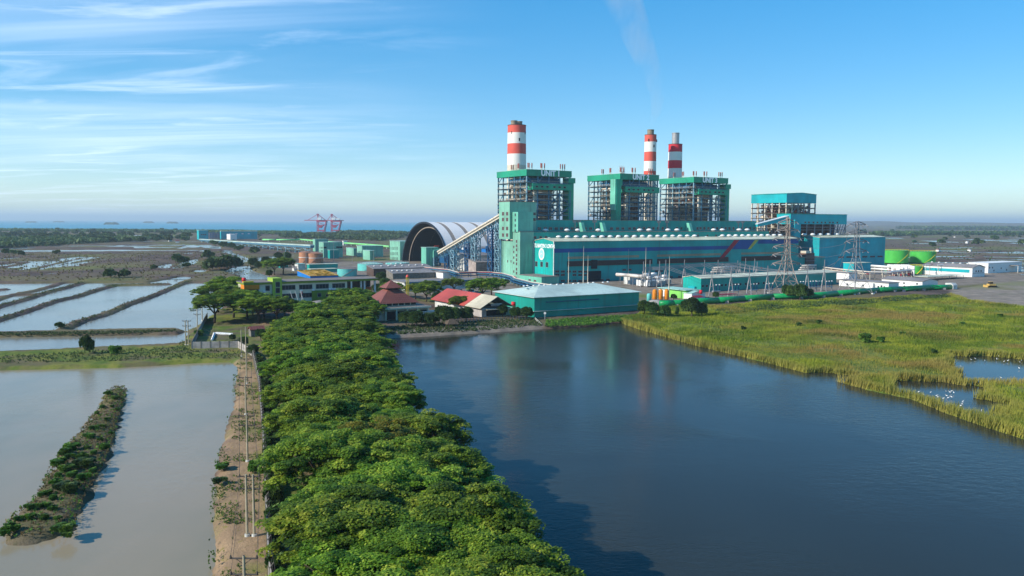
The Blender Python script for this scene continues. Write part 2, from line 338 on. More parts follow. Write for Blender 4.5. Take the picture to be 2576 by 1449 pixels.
POND1 = gp([(-700,938),(0,932),(300,925),(500,914),(580,911),(598,925),(592,1000),(572,1080),(556,1150),(545,1200),(540,1300),(538,1449),(525,1700),(480,2100),(-900,2100)])
ISLE = gp([(8,1366),(60,1369),(150,1354),(188,1336),(202,1296),(250,1200),(285,1128),(302,1050),(322,990),(312,980),(290,979),(268,991),(252,1030),(215,1075),(170,1130),(128,1180),(98,1250),(55,1292),(18,1320),(4,1345)])
POND2 = gp([(-500,853),(0,849),(300,846),(448,842),(470,833),(478,840),(460,862),(440,868),(0,888),(-500,892)])
POND3 = gp([(-600,716),(0,714),(160,712),(300,712),(500,712),(640,712),(560,775),(505,815),(482,829),(468,835),(448,829),(300,831),(150,835),(0,838),(-600,846)])
BUNDS = [[(150,830),(200,806),(262,789),(320,764),(380,744),(420,727),(455,713),(480,706)],
         [(-120,842),(-20,806),(60,783),(130,758),(200,742),(245,727),(290,716),(420,713)],
         [(-80,795),(0,768),(60,752),(113,735),(165,722),(211,709)],
         [(-60,770),(10,745),(45,737),(80,731),(130,718),(156,709)], [(45,739),(90,739)], [(-60,730),(0,727),(15,726)]]
BUNDS = [gp(b, -.2) for b in BUNDS]
FAR = [gk('D4', p) for p in (
    [(1640,800),(1960,738),(2070,745),(1900,798),(1730,828)], [(1860,652),(1960,590),(2120,548),(2085,600),(1900,658)],
    [(2000,480),(2060,486),(2050,495),(1990,495)], [(1690,632),(1830,600),(1860,604),(1780,655)],
    [(0,455),(1290,448),(1690,455),(1690,464),(880,470),(0,478)], [(1350,455),(2110,452),(2110,462),(1340,466)],
    [(0,398),(300,396),(300,412),(0,412)], [(50,440),(330,420),(400,428),(180,448)], [(0,430),(160,428),(60,440),(0,440)], [(1450,428),(1660,418),(1620,432),(1480,436)], [(1660,430),(1810,418),(1800,430)],
    [(1910,436),(2010,406),(2100,392),(2040,412),(1930,440)], [(2180,428),(2215,400),(2340,415),(2360,428),(2260,434)], [(1870,400),(1980,392),(1975,400)], [(2060,425),(2190,398),(2180,410),(2090,430)],
    [(0,545),(230,528),(140,545),(0,556)], [(0,575),(130,570),(60,582),(0,585)], [(0,612),(190,592),(100,618),(0,632)], [(40,655),(330,590),(405,575),(400,588),(260,632),(150,652)],
    [(200,575),(400,570),(380,580),(250,585)], [(175,672),(600,570),(870,520),(905,524),(560,600),(240,668)], [(385,668),(560,620),(960,526),(1090,528),(800,580),(500,648),(420,668)],
    [(540,648),(760,600),(940,574),(985,582),(820,610),(640,640)], [(690,634),(820,606),(825,630)], [(410,540),(520,530),(500,542)], [(610,556),(780,528),(700,552)], [(1030,556),(1150,544),(1120,558)], [(1160,526),(1330,524),(1320,532),(1180,534)],
    [(400,574),(600,568),(420,610),(280,640),(330,610)], [(520,700),(590,698),(580,712),(540,712)], [(350,704),(400,702),(400,711)], [(0,784),(45,790),(0,796)],
    [(60,515),(130,507),(120,516)], [(270,510),(420,500),(400,506)], [(2100,690),(2140,665),(2200,662),(2160,690)], [(2225,484),(2310,482),(2300,490)])]
FAR += [gk('C8', p) for p in (
    [(710,676),(800,680),(815,720),(950,770),(1095,820),(1090,858),(960,890),(930,866),(955,815),(850,752),(675,720)],
    [(1245,800),(1500,782),(1700,760),(1890,745),(1500,800),(1480,850),(1300,935),(1245,915)],
    [(720,1020),(900,950),(1085,932),(1080,985),(1200,1040),(1400,1105),(1390,1165),(1080,1162),(950,1090),(800,1050)],
    [(150,640),(230,608),(370,595),(330,625)], [(350,630),(430,600),(600,625),(560,640)], [(480,660),(550,640),(620,640),(620,662)], [(320,705),(330,680),(395,680),(395,708)], [(415,735),(440,722),(560,722),(540,736)],
    [(0,685),(230,680),(200,690),(0,692)], [(0,640),(170,600),(240,590),(60,640)], [(570,838),(620,805),(680,800),(640,832)], [(230,1040),(260,1000),(380,992),(320,1040)])]
rngp = np.random.RandomState(5)
for i in range(70):                                    # fish ponds on the flats far to the right of the works
    Y = 640 + 1900 * rngp.rand() ** 1.3; X = Y * (.44 + .28 * rngp.rand()) ; a, b = 40 + 110 * rngp.rand(), 16 + Y * .02 * rngp.rand(); t = TA + .5 * (rngp.rand() - .5) - .45
    c, s = math.cos(t), math.sin(t); FAR.append([(X + c * u * a - s * v * b, Y + s * u * a + c * v * b) for u, v in ((-.5, -.5), (.5, -.42), (.46, .5), (-.44, .46))])
for i in range(46):                                    # and far to the left
    Y = 1150 + 1000 * rngp.rand(); X = -Y * (.36 + .42 * rngp.rand()); a, b = 40 + 120 * rngp.rand(), 10 + 26 * rngp.rand(); t = .12 * (rngp.rand() - .5)
    c, s = math.cos(t), math.sin(t); FAR.append([(X + c * u * a - s * v * b, Y + s * u * a + c * v * b) for u, v in ((-.5, -.5), (.5, -.5), (.5, .5), (-.5, .5))])
# ------------------------------------------------------------------ the ground: one sheet, finer where it is near
def axis(lo, hi, step0, c0, c1, grow):
    a = list(np.arange(c0, c1, step0)); s = step0; x = a[-1]
    while x < hi: s = min(s * grow, 2500); x += s; a.append(x)
    s = step0; x = a[0]; b = []
    while x > lo: s = min(s * grow, 2500); x -= s; b.append(x)
    return np.array(b[::-1] + a)
xs = axis(-45000, 45000, .95, -135, 118, 1.012)
ys = [18.]; 
while ys[-1] < 60000:
    y = ys[-1]; ys.append(y + max(.75, min(y * y / 80000 * (.7 if y < 1500 else 1.5), y * .03)))
ys = np.array(ys)
GX, GY = np.meshgrid(xs, ys); gx = GX.ravel(); gy = GY.ravel()
wn = fbm(gx * .35, gy * .35, 3) - .47; wn2 = fbm(gx * .09, gy * .09, 9) - .47
wob = np.clip(gy / 400, .35, 3)
ws = np.full(gx.shape, -1e9)                           # + inside water
def addw(poly, amp=1.6, grow=0.):
    global ws
    P = np.array(poly); mnx, mny = P.min(0) - 30; mxx, mxy = P.max(0) + 30
    k = (gx > mnx) & (gx < mxx) & (gy > mny) & (gy < mxy)
    if k.any(): ws[k] = np.maximum(ws[k], sdist(gx[k], gy[k], poly) + grow + amp * (wn[k] * 1.6 + wn2[k] * 1.5))
addw(LAKE, .7); addw(POND1, .8); addw(POND2, 1.6); addw(POND3, 1.6)
for p in MARSHP: addw(p, 3.0, 3.0)
for p in FAR: addw(p, 2.0, .8 + np.array(p)[:, 1].mean() / 900)
k = (gx > -110) & (gx < -40) & (gy > 60) & (gy < 220)
ws[k] = np.minimum(ws[k], -(sdist(gx[k], gy[k], ISLE) + 1.6 * wn[k] * 1.8))
for b in BUNDS:
    k = (gx > -500) & (gx < -60) & (gy > 200) & (gy < 620)
    ws[k] = np.minimum(ws[k], sline(gx[k], gy[k], b) - 2.9 - 1.6 * wn[k])
COAST = [G(x, y) for x, y in ((-900,577),(0,577),(250,578),(500,580),(650,582),(760,586),(900,584),(1020,584),(1060,580))] + [(-280, 4200), (300, 9000), (3000, 24000), (9000, 58000)]
SEA = COAST + [(9000, 70000), (-60000, 70000), (-60000, 2900)]
k = gy > 1500
ws[k] = np.maximum(ws[k], sdist(gx[k], gy[k], SEA) + 40 * wn2[k])
ld = -ws                                               # distance to water on land
fine = fbm(gx * 1.3, gy * 1.3, 21) - .47
hz = WL + np.clip(ld * .62, -1.3, .9) + np.where(ld > 0, 1, .2) * (fine * .5 + wn * .22) * np.clip(.5 + ld * .4, 0, 1) * np.where(gy < 700, 1, .5)
inplant = np.zeros(gx.shape)
px_, py_ = gx - P0[0], gy - P0[1]; gs = px_ * E1[0] + py_ * E1[1]; gd = -px_ * E1[1] + py_ * E1[0]
inplant = np.clip(np.minimum.reduce([gs + 120, 470 - gs, gd + 150, 330 - gd]) / 12, 0, 1)
hz = np.where(ld > 3, hz * (1 - inplant) + (0 + fine * .06) * inplant, hz)
hz = np.where(gy > 4000, np.where(ld > 0, 0, -6), hz)
# low rolling country on the horizon at the right
far = np.clip((gy - 5200) / 6000, 0, 1) * (ld > 0)
hz = hz + far * np.clip(fbm(gx / 2600, gy / 2600, 5) - .38, 0, 1) * 230 * np.clip((gx - 2300) / 2600, 0, 1)
# cover masks: r grass, g bare soil, b gravel and paving
cov = np.zeros((len(gx), 4), np.float32); cov[:, 3] = 1
def mask(poly, soft=1.2, amp=2.5): 
    P = np.array(poly); mnx, mny = P.min(0) - 20; mxx, mxy = P.max(0) + 20
    k = (gx > mnx) & (gx < mxx) & (gy > mny) & (gy < mxy); o = np.zeros(gx.shape)
    o[k] = np.clip((sdist(gx[k], gy[k], poly) + amp * wn[k]) / soft + .5, 0, 1); return o
PATH = gp([(590,905),(600,925),(592,1000),(572,1080),(552,1150),(540,1200),(530,1300),(525,1449),(500,1700),(460,2100),(830,2100),(720,1600),(690,1449),(664,1100),(652,960),(637,898),(612,890)], 0)
cov[:, 1] = np.maximum(cov[:, 1], mask(PATH, 2, 4))
NEARG = gp([(-500,888),(0,884),(440,866),(470,840),(505,790),(640,760),(640,860),(605,905),(500,914),(0,932),(-500,938)], 0)
g1 = mask(NEARG, 4, 3); cov[:, 0] = np.maximum(cov[:, 0], g1 * np.clip((fbm(gx * .12, gy * .2, 40) - .30) * 5, .15, 1)); 
BELT = gp([(652,960),(664,1100),(690,1449),(760,1800),(1700,1900),(1300,1449),(1190,1290),(1080,1100),(990,980),(935,915),(905,868),(880,800),(640,800),(640,890)], 0)
bl = mask(BELT, 2, 2); bn = np.clip((fbm(gx * .15, gy * .15, 61) - .42) * 6, 0, 1); cov[:, 0] = np.maximum(cov[:, 0], bl * bn * .9); cov[:, 1] = np.maximum(cov[:, 1], bl * (1 - bn) * .75)
RUT = [gp([(x0, 1700), (x1, 1449), (x2, 1200), (x3, 1000), (x4, 925)], 0) for x0, x1, x2, x3, x4 in ((570, 575, 585, 603, 612), (592, 594, 600, 612, 619))]
rd = np.minimum(sline(gx, gy, RUT[0]), sline(gx, gy, RUT[1])); pg = np.clip((fbm(gx * .35, gy * .18, 55) - .50) * 7, 0, 1) * np.clip(rd - .5, 0, 1) * cov[:, 1] * (gy < 250) * (gx < -20); cov[:, 0] = np.maximum(cov[:, 0], pg * .6 * (bl < .5))
hz = np.where((rd < .5) & (gy < 240), hz - .10, hz)
MARSH = gp([(1560,803),(1605,792),(1640,776),(1900,762),(2110,752),(2390,742),(2420,750),(2500,766),(2576,774),(2900,790),(3600,1000),(3600,1500),(2800,1180),(2576,1105),(2480,1075),(2380,1040),(2290,1003),(2180,980),(2050,945),(1900,905),(1750,870),(1640,838),(1572,815)], 0)
ms = mask(MARSH, 2, 2); cov[:, 0] = np.maximum(cov[:, 0], ms)
LOT = gp([(2395,740),(2390,728),(2440,722),(2500,712),(2576,702),(2900,690),(3100,760),(2900,785),(2576,771),(2500,764),(2440,756)], 0)
lt = mask(LOT, 3, 3); cov[:, 2] = np.maximum(cov[:, 2], lt); cov[:, 0] *= 1 - lt
cov[:, 2] = np.maximum(cov[:, 2], inplant * .8 * (1 - ms) * (1 - lt) * np.clip(1.4 - 2.2 * np.maximum(0, fbm(gx * .04, gy * .04, 77) - .5), .3, 1))
BANK = gp([(925,848),(1000,832),(1150,822),(1360,812),(1365,829),(1250,837),(1100,846),(955,856)], 0)
bk = mask(BANK, 2, 2); cov[:, 2] = np.maximum(cov[:, 2], bk * .75); cov[:, 1] *= 1 - bk * .6
shore = np.clip(np.minimum.reduce([gs + 130, 5 - gs, gd + 150, -55 - gd]) / 10, 0, 1) * np.clip((fbm(gx * .07, gy * .07, 19) - .36) * 6, 0, 1); cov[:, 0] = np.maximum(cov[:, 0], shore * .8)
for y0, y1, a in ((0, 9000, .5),):
    gn = np.clip((fbm(gx / 70, gy / 110, 91) - .50) * 7, 0, 1) * (gy > 480) * (1 - inplant)
    cov[:, 0] = np.maximum(cov[:, 0], gn * .55)
cov[:, 0] = np.maximum(cov[:, 0], mask(ISLE, 3, 3) * .25)
nx, ny = len(xs), len(ys)
def grid_mesh(name, X, Y, Z, nx, ny, smooth=True):
    me = bpy.data.meshes.new(name); n = nx * ny; me.vertices.add(n)
    co = np.empty((n, 3), np.float32); co[:, 0] = X; co[:, 1] = Y; co[:, 2] = Z; me.vertices.foreach_set('co', co.ravel())
    i = np.arange((nx - 1) * (ny - 1)); r = i // (nx - 1); c = i % (nx - 1); a = r * nx + c
    q = np.stack([a, a + 1, a + nx + 1, a + nx], 1).astype(np.int32)
    me.loops.add(q.size); me.loops.foreach_set('vertex_index', q.ravel()); me.polygons.add(len(q))
    me.polygons.foreach_set('loop_start', np.arange(0, q.size, 4, dtype=np.int32)); me.polygons.foreach_set('loop_total', np.full(len(q), 4, np.int32))
    if smooth: me.polygons.foreach_set('use_smooth', np.ones(len(q), bool))
    me.update(calc_edges=True); return me
me = grid_mesh('ground', gx, gy, hz, nx, ny)
ca = me.color_attributes.new('cover', 'FLOAT_COLOR', 'POINT'); ca.data.foreach_set('color', cov.ravel())
M = Mat('ground_cover'); at = M.attr('cover'); sp3 = M.n.new('ShaderNodeSeparateColor'); M.l.new(at.outputs['Color'], sp3.inputs[0])
nA = M.noise(.05, 5, .65); nB = M.noise(.9, 6, .65); nC = M.noise(.012, 4, .6); nD = M.noise(.22, 5, .6, stretch=(1, .45, 1))
mud = M.mix(M.maprange(nA, .38, .62), srgb(78, 66, 60), srgb(112, 93, 84)); mud = M.mix(M.maprange(nB, .45, .72), mud, srgb(66, 62, 50))
mud = M.mix(M.maprange(nC, .45, .62), mud, srgb(104, 96, 68))
grass = M.mix(M.maprange(nD, .35, .65), srgb(84, 104, 42), srgb(122, 124, 56)); grass = M.mix(M.maprange(nB, .5, .75), grass, srgb(70, 90, 30)); grass = M.mix(M.maprange(nA, .55, .72), grass, srgb(150, 124, 74))
soil = M.mix(M.maprange(nD, .3, .7), srgb(160, 134, 104), srgb(134, 112, 88)); soil = M.mix(M.maprange(nB, .54, .72), soil, srgb(126, 116, 62)); soil = M.mix(M.maprange(M.noise(2.2, 5, .7), .58, .74), soil, srgb(104, 88, 62))
grav = M.mix(M.maprange(nD, .3, .7), srgb(150, 138, 124), srgb(122, 112, 102)); grav = M.mix(M.maprange(nA, .5, .7), grav, srgb(104, 102, 84))
c = M.mix(sp3.outputs[2], mud, grav); c = M.mix(sp3.outputs[1], c, soil); c = M.mix(sp3.outputs[0], c, grass)
M.base(c); M.set(.95, 0, .15); M.bump(M.noise(1.6, 6, .7), .8, .25)
me.materials.append(M.m); gobj = bpy.data.objects.new('ground', me); col.objects.link(gobj); tag(gobj, kind='structure')
# ------------------------------------------------------------------ water sheets
def water(name, poly, c, c2, rough=.08, ws_=1., bs=.35, spec=.5):
    M = Mat(name); a = M.noise(.02, 4, .6, stretch=(1, .6, 1)); M.base(M.mix(M.maprange(a, .35, .68), c, c2)); M.set(rough, 0, spec); M.b.inputs['IOR'].default_value = 1.33
    h = M.math('ADD', M.noise(.55 * ws_, 4, .6, stretch=(1, 1.7, 1)), M.math('MULTIPLY', M.noise(2.1 * ws_, 3, .6, stretch=(1, 1.5, 1)), .35))
    big = M.maprange(M.noise(.018, 3, .5, dist=.6), .40, .62, .15, 1.)
    M.bump(M.math('MULTIPLY', h, big), bs, .35)
    b = MB(); n = len(poly); b.add([(x, y, WL) for x, y in poly], [tuple(range(n))]); o = b.build(name, M.m)
    if o.data.polygons[0].normal.z < 0: o.data.flip_normals()
    return tag(o, kind='structure')
water('lake', [(-30, 20), (500, 20), (500, 250), (260, 330), (110, 380), (20, 372), (-45, 290), (-66, 262), (-53, 205), (-36, 150), (-20, 100), (-18, 60)], (.026, .027, .020, 1), (.030, .034, .028, 1), .12, .8, .24, .25)
murk, murk2 = srgb(150, 136, 112), srgb(126, 122, 100)
PE = [G(x, y, WL) for x, y in ((640,2100), (640,1449), (625,1100), (615,925), (560,896), (-1200,905))]
water('fish_pond', [(-300, 20), (PE[0][0], 20), PE[1], PE[2], PE[3], PE[4], PE[5]], murk, murk2, .14, 1., .22, .34)
water('fish_pond', gp([(-1200,903),(560,894),(492,872),(500,830),(660,760),(660,704),(-1200,704)]), srgb(136, 130, 114), srgb(118, 118, 106), .15, .8, .2, .42)
water('creek', [G(-1500, 703, WL), G(665, 703, WL), G(900, 703, WL), G(900, 590, WL), G(1010, 584, WL), G(-1500, 576, WL)], srgb(132, 134, 126), srgb(118, 124, 118), .16, .6, .15)
water('tidal_pond', [G(1900, 700, WL)] + [(420, 480), (2400, 560), (5200, 4000), (1500, 4000)], srgb(120, 122, 116), srgb(104, 110, 108), .16, .6, .15)
me2 = MB(); me2.add([(x, y, -.6) for x, y in ((-70000, 2700), (-2100, 2700), (-700, 2500), (-200, 2650), (9000, 8000), (30000, 75000), (-70000, 75000))], [tuple(range(7))])
M = Mat('sea_water'); M.base(M.mix(M.maprange(M.noise(.0006, 4, .6, stretch=(.3, 1, 1)), .3, .7), (.006, .22, .34, 1), (.010, .28, .38, 1))); M.set(.35, 0, .28); M.b.inputs['IOR'].default_value = 1.2
so = me2.build('sea', M.m); tag(so, kind='structure')
if so.data.polygons[0].normal.z < 0: so.data.flip_normals()
# ------------------------------------------------------------------ islands out at sea
MT['isle'] = plain('island_forest', srgb(44, 66, 50), .95, var=.4, scale=.02)
for i, (k, x, y, w_, h_) in enumerate((('Q5', 600, 178, 230, 22), ('Q5', 1140, 172, 215, 22), ('Q5', 2155, 215, 290, 40), ('D4', 1595, 160, 115, 16), ('D4', 1850, 165, 125, 18))):
    X, Y = KG(k, x, y, 0); s = Y / 2000 * .67083 / CR[k][2]; hw = w_ * s / 2 * (1 if k == 'Q5' else 1); hh = h_ * s
    if k == 'D4': hw = w_ * s / 2; hh = h_ * s
    b = MB(); rr = random.Random(i); n = 22; prof = []
    for j in range(n + 1):
        t = j / n; e = min(1, 5 * min(t, 1 - t)) ** .6; prof.append((-hw + 2 * hw * t, hh * (.12 + e * (.75 + .25 * rr.random()))))
    vs = []; m_ = 6
    for x_, z_ in prof:
        for q in range(m_ + 1): a = math.pi * q / m_; vs.append((x_, -math.cos(a) * hw * .35 * (.3 + z_ / hh), math.sin(a) ** .5 * z_ * (.9 + .2 * rr.random()) if 0 < q < m_ else -4))
    fs = [(j * (m_ + 1) + q, (j + 1) * (m_ + 1) + q, (j + 1) * (m_ + 1) + q + 1, j * (m_ + 1) + q + 1) for j in range(n) for q in range(m_)]
    b.add(vs, fs); o = b.build('island', 'isle', smooth=True); o.location = (X, Y, 0); tag(o, kind='structure')
# ================================================================== the power station
def block(name, label, cat, corner=None, top=None, left=None, right=None, s0=None, d0=None, h=None, depth=None, length=None, roof='flat', wall='teal', rmat='roof_pale', group=None, rise=1.5, over=.35, build=True):
    """a hall on the plant grid; any of its corner, height, length and depth may be read off the photograph.
    returns thing, (s0,d0), length, depth, height"""
    if corner is not None: s0, d0 = GS(corner)
    if top is not None:
        s_, h_ = PF(top, d0) ; h = h_ if h is None else h
        if s0 is None: s0 = s_
    if right is not None: length = PF(right, d0)[0] - s0
    if left is not None: depth = PS(left, s0)[0] - d0
    T = pthing(name, label, cat, s0, d0, 0, group)
    b = MB()
    if roof == 'gable_s':                              # ridge runs along s
        b.ext_x([(0, 0), (depth, 0), (depth, h), (depth / 2, h + rise), (0, h)], 0, length)
        b.build('wall', wall, T); r = MB()
        r.ext_x([(-over, h + .05), (depth / 2, h + rise + .05), (depth + over, h + .05), (depth + over, h + .3), (depth / 2, h + rise + .3), (-over, h + .3)], -over, length + over)
        r.build('roof', rmat, T)
    elif roof == 'gable_d':
        b.ext_y([(0, 0), (length, 0), (length, h), (length / 2, h + rise), (0, h)], 0, depth); b.build('wall', wall, T); r = MB()
        r.ext_y([(-over, h + .05), (length / 2, h + rise + .05), (length + over, h + .05), (length + over, h + .3), (length / 2, h + rise + .3), (-over, h + .3)], -over, depth + over)
        r.build('roof', rmat, T)
    elif roof == 'mono':                               # falls towards the front
        b.ext_x([(0, 0), (depth, 0), (depth, h + rise), (0, h)], 0, length); b.build('wall', wall, T); r = MB()
        r.ext_x([(-over, h + .03), (depth + over, h + rise + .03), (depth + over, h + rise + .3), (-over, h + .3)], -over, length + over); r.build('roof', rmat, T)
    else:
        b.box(0, length, 0, depth, 0, h); b.build('wall', wall, T); r = MB(); r.box(-over, length + over, -over, depth + over, h + .01, h + .35); r.build('roof', rmat, T)
    return T, (s0, d0), length, depth, h
def vent_mesh():
    b = MB(); b.lathe([(.01, 0), (1.0, 0), (.95, .7), (1.9, .75), (1.85, 1.15), (1.2, 1.75), (.01, 2.0)], 14); return b
_v = vent_mesh().build('roof_ventilator', 'white', None, True); VENT = _v.data; bpy.data.objects.remove(_v)
def vent(T, x, y, z, sc_=1.):
    o = bpy.data.objects.new('roof_ventilator', VENT); col.objects.link(o); o.parent = T; o.location = (x, y, z); o.scale = (sc_,) * 3; return o
# ---- turbine hall
HL, HDp, HH = 240.5, 24.0, 27.0
hall, ho, *_ = block('turbine_hall', 'very long turquoise turbine hall with blue, red and yellow stripes along its side', 'power station hall', s0=0, d0=0, h=HH, length=HL, depth=HDp, roof='gable_s', wall='hall', rmat='roof_cream', rise=1.9, over=.5)
def fpanel(T, name, pts, mat, y=-.05, th=.06, org=(0, 0)):
    b = MB(); b.ext_y([(x - org[0], z) for x, z in pts], y - th, y); return b.build(name, mat, T)
def q(k, x, y, d=0): return PF(K(k, x, y), d)
zb0, zb1 = q('C3', 1040, 918)[1], q('C3', 1040, 857)[1]
r1 = q('C4', 1735, 430); r2 = q('C4', 1815, 430); r3 = q('C4', 1550, 735); r4 = q('C4', 1480, 735)
def xs_on(a, b, z): return a[0] + (b[0] - a[0]) * (z - a[1]) / (b[1] - a[1])
zt = HH - .25
fpanel(hall, 'blue_stripe', [(.2, zb0), (xs_on(r1, r4, zb0), zb0), (xs_on(r1, r4, zb1), zb1), (.2, zb1)], 'blue_stripe')
fpanel(hall, 'red_stripe', [(xs_on(r1, r4, r4[1]), r4[1]), (xs_on(r2, r3, r4[1]), r4[1]), (xs_on(r2, r3, zt), zt), (xs_on(r1, r4, zt), zt)], 'red_stripe', y=-.06)
y1 = q('C4', 2100, 430)[0]; y2 = q('C4', 1975, 575); y0 = q('C4', 2065, 430)[0]; y3 = q('C4', 1950, 575); zb = y2[1]
fpanel(hall, 'blue_stripe', [(xs_on(r2, r3, zb) + .3, zb), (y3[0] - .2, zb), (y0 - .2, zt), (xs_on(r2, r3, zt) + .3, zt)], 'blue_stripe')
fpanel(hall, 'yellow_stripe', [(y3[0], zb), (y2[0] + 1.5, zb), (y1 + 1.5, zt), (y0, zt)], 'yellow_stripe', y=-.06)
fpanel(hall, 'blue_stripe', [(xs_on(y2, (y1, zt), q('C4', 2100, 490)[1]) + 4, q('C4', 2100, 490)[1]), (HL - .3, q('C4', 2460, 490)[1]), (HL - .3, zt), (y1 + 2, zt)], 'blue_stripe')
for x0, x1, k, yy in ((1240, 2320, 'C3', 940), (490, 1520, 'C4', 628), (1845, 2480, 'C4', 598)):
    a = q(k, x0, yy); b_ = q(k, x1, yy); z = (zb0 - 4.3); fpanel(hall, 'tan_stripe', [(a[0], z), (b_[0], z), (b_[0], z + 1.5), (a[0], z + 1.5)], 'tan_stripe')
for k, x0, x1 in (('C3', 1240, 2215), ('C4', 0, 410), ('C4', 490, 1635), ('C4', 1845, 2480)):
    if (k, x0) == ('C4', 0): continue
    xa = q(k, x0, 760)[0]; xb = q('C4', 410, 780)[0] if k == 'C3' else q(k, x1, 760)[0]
    b = MB(); z0 = q('C3', 1240, 1125)[1]
    for j in range(5): b.box(xa, xb, -.45, -.07, z0 + j * .72, z0 + j * .72 + .38)
    b.box(xa, xb, -.07, -.03, z0, z0 + 3.5); b.build('louvre_band', 'louvre', hall)
for row in (1200, 1250, 1340):
    winF(hall, (0, 0), 0, 'C3', [(x, row + (x - 1080) * .006) for x in (1085, 1170, 1345, 1430, 1515)] + ([(1262, row)] if row != 1250 else []), 3.1, 1.3, mat='louvre')
winF(hall, (0, 0), 0, 'C3', [(2095, 1175), (2180, 1172), (1760, 1330), (1850, 1325)], 3.0, 1.3, mat='louvre')
winF(hall, (0, 0), 0, 'C4', [(480, 930), (560, 930), (720, 1025), (2170, 880), (720, 1090), (850, 1020)], 2.6, 1.3, mat='louvre')
b = MB(); s_, z_ = q('C3', 1635, 1200); b.box(s_ - 2.2, s_ + 2.2, -1.2, 0, 8.5, 14.5); b.build('loading_bay', 'opening', hall)
b = MB(); s_, z_ = q('C3', 1640, 1350); b.box(s_ - 6, s_ + 6, -.1, 0, 0, 7); b.build('gate_opening', 'opening', hall)
for x in (770, 850, 932):
    pt = PS(K('C3', x, 1085 + (x - 770) * .08), 0); window(hall, 0, pt[0], pt[1], 2.6, 3.2, 'left')
for i in range(31):                                    # big ventilators on the ridge, small ones behind
    s_ = 12 + i * 7.35
    if s_ < 236 and i not in (18, 19, 20): vent(hall, s_, 12, 28.9, 1.0)
    if i % 2 == 0: vent(hall, s_ - 3, 19, 27.8, .8)
for y_ in (-.3, HDp - .4): b = MB(); b.box(-.35, -.03, y_, y_ + .7, 0, HH); b.build('corner_trim', 'white_dirty', hall)
# lettering and round emblem on the end wall
def text_obj(name, body, size, mat, parent, loc, rot, ext=.06, xs=1.):
    cu = bpy.data.curves.new(name, 'FONT'); cu.body = body; cu.size = size; cu.extrude = ext; cu.align_x = 'CENTER'; cu.align_y = 'CENTER'; cu.offset = size * (.038 if size > 4 else .012)
    t = bpy.data.objects.new(name, cu); col.objects.link(t); dg = bpy.context.evaluated_depsgraph_get(); me = bpy.data.meshes.new_from_object(t.evaluated_get(dg)); bpy.data.objects.remove(t)
    me.materials.clear(); me.materials.append(MT[mat]); o = bpy.data.objects.new(name, me); col.objects.link(o); o.parent = parent; o.location = loc; o.rotation_euler = rot; o.scale = (xs, 1, 1); return o
LEFTR = (math.pi / 2, 0, -math.pi / 2)
zt_ = PS(K('C3', 850, 815), 0)[1]
text_obj('wall_lettering', 'PLTU BANTEN 3 LONTAR', 3.6, 'sign_white', hall, (-.1, 12.2, zt_), LEFTR, .08, .64)
de, ze = PS(K('C3', 850, 937), 0)
b = MB(); b.tube((-.02, de, ze), (-.14, de, ze), 3.5, n=32); em = b.build('round_emblem', 'white', hall); em.scale = (1, .95, 1.15); em.location = (0, de * .05, -ze * .15)
b = MB(); b.tube((-.14, de, ze), (-.18, de, ze), 2.5, n=32); e2 = b.build('emblem_disc', 'emblem', em)
text_obj('emblem_lettering', 'BMS', 1.7, 'white', em, (-.22, de, ze), LEFTR, .04, .9)
# ---- left end building, stair block, coal transfer tower, deaerator bay, bunker bay
LBs = PF(K('C3', 525, 605), 24.4)[0]
T = pthing('end_stair_building', 'tall pale green building with a column of small windows left of the turbine hall', 'building', LBs, 24.4)
b = MB(); b.box(0, -LBs, 0, 9.5, 0, 33.0); b.build('wall', 'faded', T); b = MB(); b.box(0, -LBs, 9.5, 24, 0, 26.6); b.build('rear_wall', 'faded', T)
b = MB(); b.box(-.15, -LBs, -.15, 9.6, 33.01, 33.4); b.box(-.15, -LBs, 9.62, 24.2, 26.61, 26.9); b.build('roof', 'rooftop', T)
winS(T, (LBs, 24.4), LBs, 'C3', [(472, y) for y in (745, 812, 872, 955, 1022, 1084, 1165, 1225)], 1.5, 1.8, mat='louvre')
winS(T, (LBs, 24.4), LBs, 'C3', [(430, y) for y in (830, 905, 990, 1070, 1200)], 1.2, 1.6, mat='louvre'); winS(T, (LBs, 24.4), LBs, 'C3', [(338, 1045), (388, 1045)], .9, 1.6, mat='louvre')
b = MB(); b.box(0, .001 - LBs, 0, .001, 0, .001)
T = pthing('stair_block', 'narrow teal stair block rising between the coal tower and the end building', 'building', LBs - .6, 26.2)
b = MB(); b.box(0, 12.2, 0, 7.2, 33.1, 46.5); b.build('wall', 'mint', T)
for y in (345, 425, 505, 585):
    d_, z_ = PS(K('C3', 448, y), LBs - .6); window(T, 0, 3.4, z_, 1.3, 1.8, 'left')
TS, TD = -13.3, 34.0
T = pthing('coal_transfer_tower', 'square green coal transfer tower overhanging at the top of the long conveyor', 'tower', TS, TD)
b = MB(); b.box(0, 21.6, 0, 14, 28.0, 53.4); b.build('wall', 'faded', T); b = MB(); b.box(-.2, 21.8, -.2, 14.2, 53.41, 53.8); b.build('roof', 'rooftop', T)
b = MB()
for x, y in ((1, 13), (8, 13), (20, 13)): b.box(x - .4, x + .4, y - .4, y + .4, 0, 28)
b.build('support_column', 'steel_blue', T)
for x in (268, 330):
    for y in (328, 415, 550, 650):
        d_, z_ = PS(K('C3', x, y), TS); window(T, 0, d_ - TD, z_, 2.6, 2.2, 'left', mat='louvre')
winF(T, (TS, TD), TD, 'C3', [(660, 330), (740, 330), (740, 415)], 2.2, 1.8)
T = pthing('deaerator_bay', 'long low teal tier with small square windows directly behind the turbine hall roof', 'power station hall', 0.05, 24.5)
